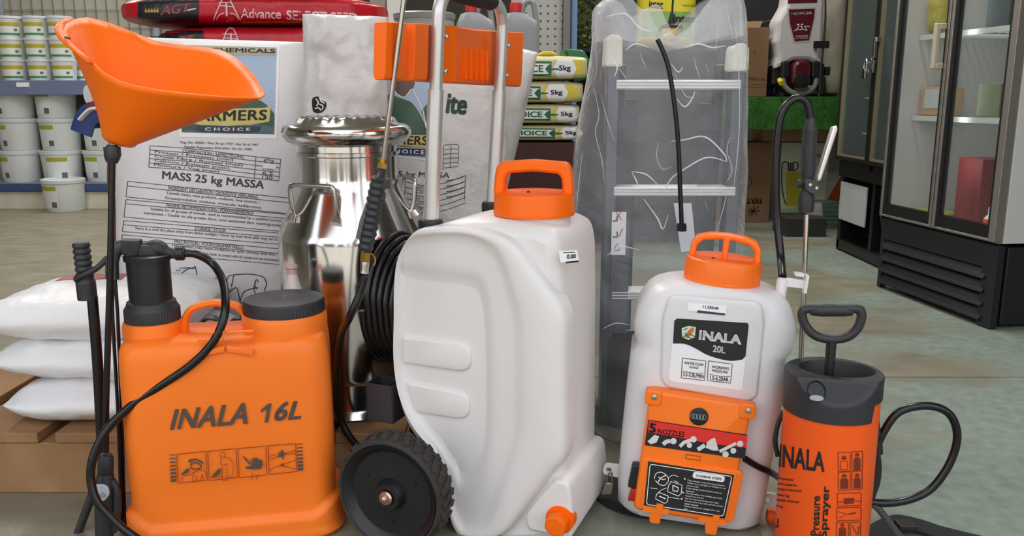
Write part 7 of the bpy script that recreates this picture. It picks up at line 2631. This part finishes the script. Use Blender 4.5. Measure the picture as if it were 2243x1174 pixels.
# its spray gun, standing upright
g2 = thing('spray_gun', 'chrome spray gun standing upright behind the battery sprayer and the pressure sprayer', 'spray gun', T(at(1765, 450, YG2)))
go2 = g2.location.copy()
g2l = lambda px, py, Y=YG2: at(px, py, Y) - go2
pb_ = g2l(1752, 860)
m = MB().tube([g2l(1767, 470), g2l(1758, 700), pb_, g2l(1747, 985)], 0.0048, 12, False)
kid('rod', m, M_STEEL2, g2)
m = MB()
pts = [g2l(1777, 258), g2l(1775, 285), g2l(1772, 330), g2l(1770, 370), g2l(1769, 388)]
m.tube(pts, [0.008, 0.0125, 0.0135, 0.0125, 0.011], 16)
for k in range(9):
    aa = 2 * math.pi * k / 9
    m.tube([p + V((math.cos(aa), math.sin(aa), 0)) * 0.0122 for p in (pts[1], pts[2], pts[3])], 0.0018, 6, False)
m.tube([g2l(1769, 385), g2l(1768, 408), g2l(1767, 420)], [0.010, 0.009, 0.010], 12, False)
m.tube([g2l(1767, 418), g2l(1766, 440), g2l(1765, 464)], [0.013, 0.0155, 0.014], 14, False)
m.tube([g2l(1746, 402), g2l(1760, 402)], 0.008, 12, False)
gr_ = kid('grip', m, M_BLACK2, g2)
m = MB()
c0, c1 = g2l(1766, 402), g2l(1780, 409)
m.prism(roundpoly([(c0.x - 0.010, c0.z + 0.012), (c1.x, c1.z + 0.012), (c1.x + 0.008, c1.z - 0.004), (c1.x - 0.002, c1.z - 0.014), (c0.x - 0.006, c0.z - 0.012)], 0.007), -0.02, -0.012, 'y', bev=0.0015)
pv = kid('pivot_plate', m, mat('grey_black_plastic', '#3C3C40'), g2)
for q in (c0, c1):
    kid('rivet', MB().cyl((q.x, -0.0225, q.z), (q.x, -0.0195, q.z), 0.003, 10), M_STEEL2, pv)
m = MB()
m.prism([(g2l(1785, 396).x, g2l(1785, 396).z), (g2l(1792, 392).x, g2l(1792, 392).z), (g2l(1828, 284).x, g2l(1828, 284).z), (g2l(1826, 275).x, g2l(1826, 275).z), (g2l(1817, 278).x, g2l(1817, 278).z), (g2l(1784, 384).x, g2l(1784, 384).z)], -0.018, -0.002, 'y', bev=0.003)
kid('trigger', m, mat('chrome_lever', '#EFE9E4', 0.3, 0.6), g2)

# ================================================================ small pressure sprayer (front right)
C5 = gr(1794, 1222)
M5 = T(C5.x, C5.y, 0) @ RY(1.0)
M5 = T(C5.x, C5.y, 0.0015) @ RZ(-14)
M5i = M5.inverted()
R5 = 0.0775
pr = thing('pressure_sprayer', 'red orange hand pressure sprayer with charcoal head and D-shaped pump handle', 'sprayer', M5)
def l5(px, py, y=0.0):
    e = M5i @ EYE
    d = M5i.to_3x3() @ ray(px, py)
    return e + d * ((y - e.y) / d.y)
zlow = l5(1800, 928, -R5).z
zmid = l5(1800, 840, -R5 * 0.9).z
ztop5 = l5(1820, 814, 0.0).z
m = MB()
m.lathe([(R5 * 0.93, 0), (R5 * 0.98, 0.004), (R5, 0.012), (R5, zlow + 0.03)], 72)
bd5 = kid('body', m, M_ORANGE3, pr)
# head: round collar whose front is cut away by a slope towards the mouth
RH = R5 * 1.03
rings = []
NH = 96
cut = math.radians(0)
lev = [zlow, zlow + 0.001] + [zlow + (ztop5 - zlow) * k / 16 for k in range(1, 17)]
def headring(z, inner=None):
    ring = []
    for j in range(NH):
        a = 2 * math.pi * j / NH
        x, y = RH * math.cos(a), RH * math.sin(a)
        # bottom edge rises on the right flank of the collar
        zz = z
        aa = math.degrees(a) % 360
        if 316 < aa or aa < 60:
            zz = max(z, zlow + 0.029 + 0.02 * (z - zlow))
        d = max(0.0, (z - (zlow + 0.032))) * 0.95
        lim = RH - d
        q = (x * math.sin(R(-14)) * -1 * 0 + (-y))
        if q > lim:
            y = -lim
        ring.append((x, y, zz))
    return ring
rings = [headring(z) for z in lev]
def scaled(ring, s_, z, dy=0.0):
    return [(x * s_, y * s_ + dy, z) for x, y, _ in ring]
top = rings[-1]
rings.append(scaled(top, 0.985, ztop5 + 0.002))
def mouth5(s_, z):
    return [(0.007 + 0.060 * s_ * math.cos(2 * math.pi * j / NH), 0.014 + 0.046 * s_ * math.sin(2 * math.pi * j / NH), z) for j in range(NH)]
rings.append(mouth5(1.04, ztop5 + 0.002))
rings.append(mouth5(1.0, ztop5 - 0.002))
rings.append(mouth5(0.95, ztop5 - 0.040))
m = MB().loft(rings, False, True)
m.loft([[(x * 0.99, y * 0.99, z) for x, y, z in headring(zlow)], [(x * 0.9, y * 0.9, z + 0.002) for x, y, z in headring(zlow)]], False, False)
hd5 = kid('head', m, M_BLACK2, pr, angle=42)
# thumb recess with a pale plug
c0 = l5(1788, 862, -R5 * 0.86)
m = MB()
yy0 = -(RH - max(0, (c0.z - (zlow + 0.032))) * 0.95)
Mr = T(c0.x, yy0 + 0.004, c0.z) @ RX(-42)
q = [(0.0145 * math.cos(2 * math.pi * k / 32), 0.019 * math.sin(2 * math.pi * k / 32)) for k in range(32)]
m.loft([[(x, -0.006, z) for x, z in q], [(x * 0.95, -0.005, z * 0.95) for x, z in q], [(x * 0.75, 0.006, z * 0.75 + 0.002) for x, z in q]], False, True, True, Mr)
kid('recess', m, M_FRIDGE, hd5)
m = MB()
q = [(0.011 * math.cos(2 * math.pi * k / 24), 0.005 * math.sin(2 * math.pi * k / 24)) for k in range(24)]
m.loft([[(x, -0.0072, z - 0.0125) for x, z in q], [(x, -0.004, z - 0.0125) for x, z in q]], True, True, True, Mr)
kid('recess_plug', m, mat('pale_grey_plug', '#9C9CA4', 0.5), hd5)
# pump rod and D handle
sx, sy = l5(1818, 790, 0.0).x, 0.0
zt5 = l5(1818, 742, 0.0).z
m = MB()
m.prism([(sx - 0.008, -0.003), (sx + 0.008, -0.003), (sx + 0.008, 0.003), (sx - 0.008, 0.003)], ztop5 - 0.03, zt5, 'z')
m.prism([(sx - 0.003, -0.008), (sx + 0.003, -0.008), (sx + 0.003, 0.008), (sx - 0.003, 0.008)], ztop5 - 0.03, zt5, 'z')
for z in (0.25, 0.5, 0.75):
    m.cyl((sx, 0, ztop5 + (zt5 - ztop5) * z), (sx, 0, ztop5 + (zt5 - ztop5) * z + 0.003), 0.0085, 12)
kid('pump_rod', m, M_BLACK, pr)
m = MB()
dpts = [(1766, 677), (1800, 676), (1850, 676), (1878, 677), (1886, 684), (1886, 700), (1876, 722), (1855, 738), (1822, 743), (1788, 736), (1766, 716), (1757, 694), (1758, 682)]
m.tube([l5(px, py, 0.0) for px, py in dpts], 0.0078, 12, sub=5, closed=True, flat=(1, 1.15))
m.tube([l5(1775, 680, 0.0), l5(1800, 680, 0.0), l5(1845, 680, 0.0), l5(1868, 681, 0.0)], [0.008, 0.0105, 0.0105, 0.008], 12)
kid('pump_handle', m, M_BLACK2, pr)
# strap and fitting on the right flank
m = MB()
YS5 = C5.y - 0.02
r5 = lambda px, py, Y=YS5: M5i @ at(px, py, Y)
m.tube([r5(1908, 895), r5(1912, 930), r5(1916, 985)], 0.0095, 10, flat=(0.7, 1.2))
m.tube([r5(1916, 960), r5(1918, 992)], 0.012, 10, False)
kid('hose_fitting', m, M_BLACK, pr)
kid('button', MB().ball(tuple(r5(1912, 914, YS5 - 0.012)), 0.007, 8), mat('copper_button', '#C88A78', 0.25, 0.9), pr)
m = MB()
m.tube([r5(1888, 912), r5(1893, 908), r5(1912, 912), r5(1914, 935), r5(1900, 945)], 0.007, 8, flat=(1.2, 0.8))
kid('lug', m, M_ORANGE3, pr)
m = MB()
m.tube([r5(1916, 985), r5(1921, 1020), r5(1918, 1055), r5(1908, 1085), r5(1902, 1110)], 0.0055, 8, flat=(0.4, 1.4))
kid('strap', m, M_BLACK, pr)
m = MB()
m.tube([r5(1716, 900, YS5 + 0.05), r5(1704, 930, YS5 + 0.05), r5(1698, 965, YS5 + 0.05), r5(1704, 1000, YS5 + 0.05)], 0.0030, 8, flat=(0.5, 1.4))
kid('strap', m, M_BLACK, pr)
m = MB()
m.tube([r5(1918, 985), r5(1936, 945), r5(1966, 905), r5(2010, 890), r5(2052, 892), r5(2082, 910), r5(2096, 945), r5(2092, 985), r5(2072, 1030), r5(2040, 1070), r5(2000, 1092), r5(1950, 1102), r5(1910, 1100), r5(1892, 1096)], 0.0068, 12, sub=8)
kid('hose', m, M_HOSE, pr)
m = MB()
m.tube([r5(1894, 1096), r5(1920, 1110), r5(1944, 1140), r5(1964, 1166), r5(1985, 1190)], 0.0062, 10)
kid('lower_hose', m, mat('smoky_hose', '#4A4A4E', 0.2), pr)
# lettering round the body
m5 = cyl_map(M5, R5)
m = MB()
p_text(m, m5, 'INALA', (1705, 1022), (1806, 1034), (1808, 991), (1707, 972), 0.03, 0, 0.0008, 1.0)
kid('lettering', m, M_INK, bd5)
m = MB()
def vert(mb, txt, x0, y0, x1, y1, h):
    # runs upwards from (x0,y0) to (x1,y1); letter tops towards the left
    p_text(mb, m5, txt, (x0, y0), (x1, y1), (x1 - h, y1), (x0 - h, y0), 0.03, 0, 0.0008)
vert(m, 'Pressure', 1794, 1173, 1797, 1086, 18)
vert(m, 'Sprayer', 1816, 1178, 1822, 1064, 22)
for k, (tx, x1) in enumerate((('Multi-purpose', 1738), ('pressure sprayer for', 1746), ('spraying in and around', 1756), ('irrigation. Fully', 1730), ('adjustable nozzle and', 1750), ('hand pump', 1716))):
    y = 1046 + k * 12
    p_text(m, m5, tx, (1699, y + 4), (x1, y + 10), (x1, y + 2), (1699, y - 3), 0.02, 0, 0.0008)
p_text(m, m5, 'LI', (1694, 1152), (1705, 1156), (1706, 1136), (1695, 1132), 0.02, 0, 0.0008)
kid('lettering', m, M_INK, bd5)
m = MB()
def box5(x0, y0, x1, y1):
    p_line(m, m5, [(x0, y0), (x1, y0 - 1), (x1, y1 - 1), (x0, y1)], 1.5, 0.0008, 8, True)
box5(1836, 991, 1862, 1032); box5(1866, 989, 1889, 1030); box5(1836, 1034, 1862, 1074); box5(1866, 1032, 1888, 1072)
box5(1834, 1080, 1886, 1108); box5(1833, 1112, 1886, 1140); box5(1832, 1144, 1858, 1180); box5(1862, 1144, 1885, 1180)
def bottle5(x, y, w, h):
    p_poly(m, m5, [(x - w / 2, y), (x + w / 2, y), (x + w / 2, y - h * 0.6), (x + w * 0.2, y - h * 0.75), (x - w * 0.2, y - h * 0.75), (x - w / 2, y - h * 0.6)], 0.0012)
    p_poly(m, m5, [(x - w * 0.35, y - h * 0.80), (x + w * 0.35, y - h * 0.82), (x + w * 0.2, y - h), (x - w * 0.2, y - h)], 0.0012)
p_line(m, m5, [(1841, 1028), (1856, 1028), (1856, 1010), (1841, 1010)], 1.4, 0.0012, 8, True)
p_poly(m, m5, [(1843, 1006), (1854, 1006), (1852, 998), (1845, 998)], 0.0012)
bottle5(1877, 1028, 14, 36); bottle5(1849, 1070, 17, 32); bottle5(1877, 1069, 14, 32)
p_poly(m, m5, [(1848, 1104), (1870, 1102), (1870, 1090), (1848, 1091)], 0.0012)
p_line(m, m5, [(1836, 1100), (1846, 1098)], 2, 0.0012); p_line(m, m5, [(1872, 1096), (1884, 1098)], 2, 0.0012)
p_line(m, m5, [(1836, 1120), (1856, 1126), (1838, 1134)], 1.6, 0.0012); p_line(m, m5, [(1858, 1126), (1874, 1122)], 3, 0.0012)
bottle5(1845, 1176, 15, 30)
p_line(m, m5, [(1866, 1150), (1880, 1176), (1880, 1152)], 1.6, 0.0012)
kid('pictograms', m, mat('brown_red_print', '#74280E', 0.5), bd5)
# dark strap bundle lying on the floor at the right
sb = thing('carry_strap', 'black webbing strap lying on the floor to the right of the pressure sprayer', 'strap', T(gr(1990, 1168)))
so_ = sb.location.copy()
m = MB()
def gs(px, py, z):
    return gr(px, py, z) - so_
m.tube([gs(1905, 1190, 0.006), gs(1940, 1160, 0.008), gs(1975, 1146, 0.014), gs(2010, 1150, 0.010), gs(2060, 1166, 0.008), gs(2140, 1186, 0.006), gs(2200, 1200, 0.006)], 0.020, 10, flat=(0.25, 1.4))
kid('webbing', m, mat('black_webbing', '#1E2024', 0.8, bump=0.2, bscale=200), sb)
m = MB()
m.box(tuple(gs(1984, 1150, 0.020)), (0.035, 0.028, 0.012))
kid('slider_buckle', m, M_BLACK, sb, bevel=0.003)
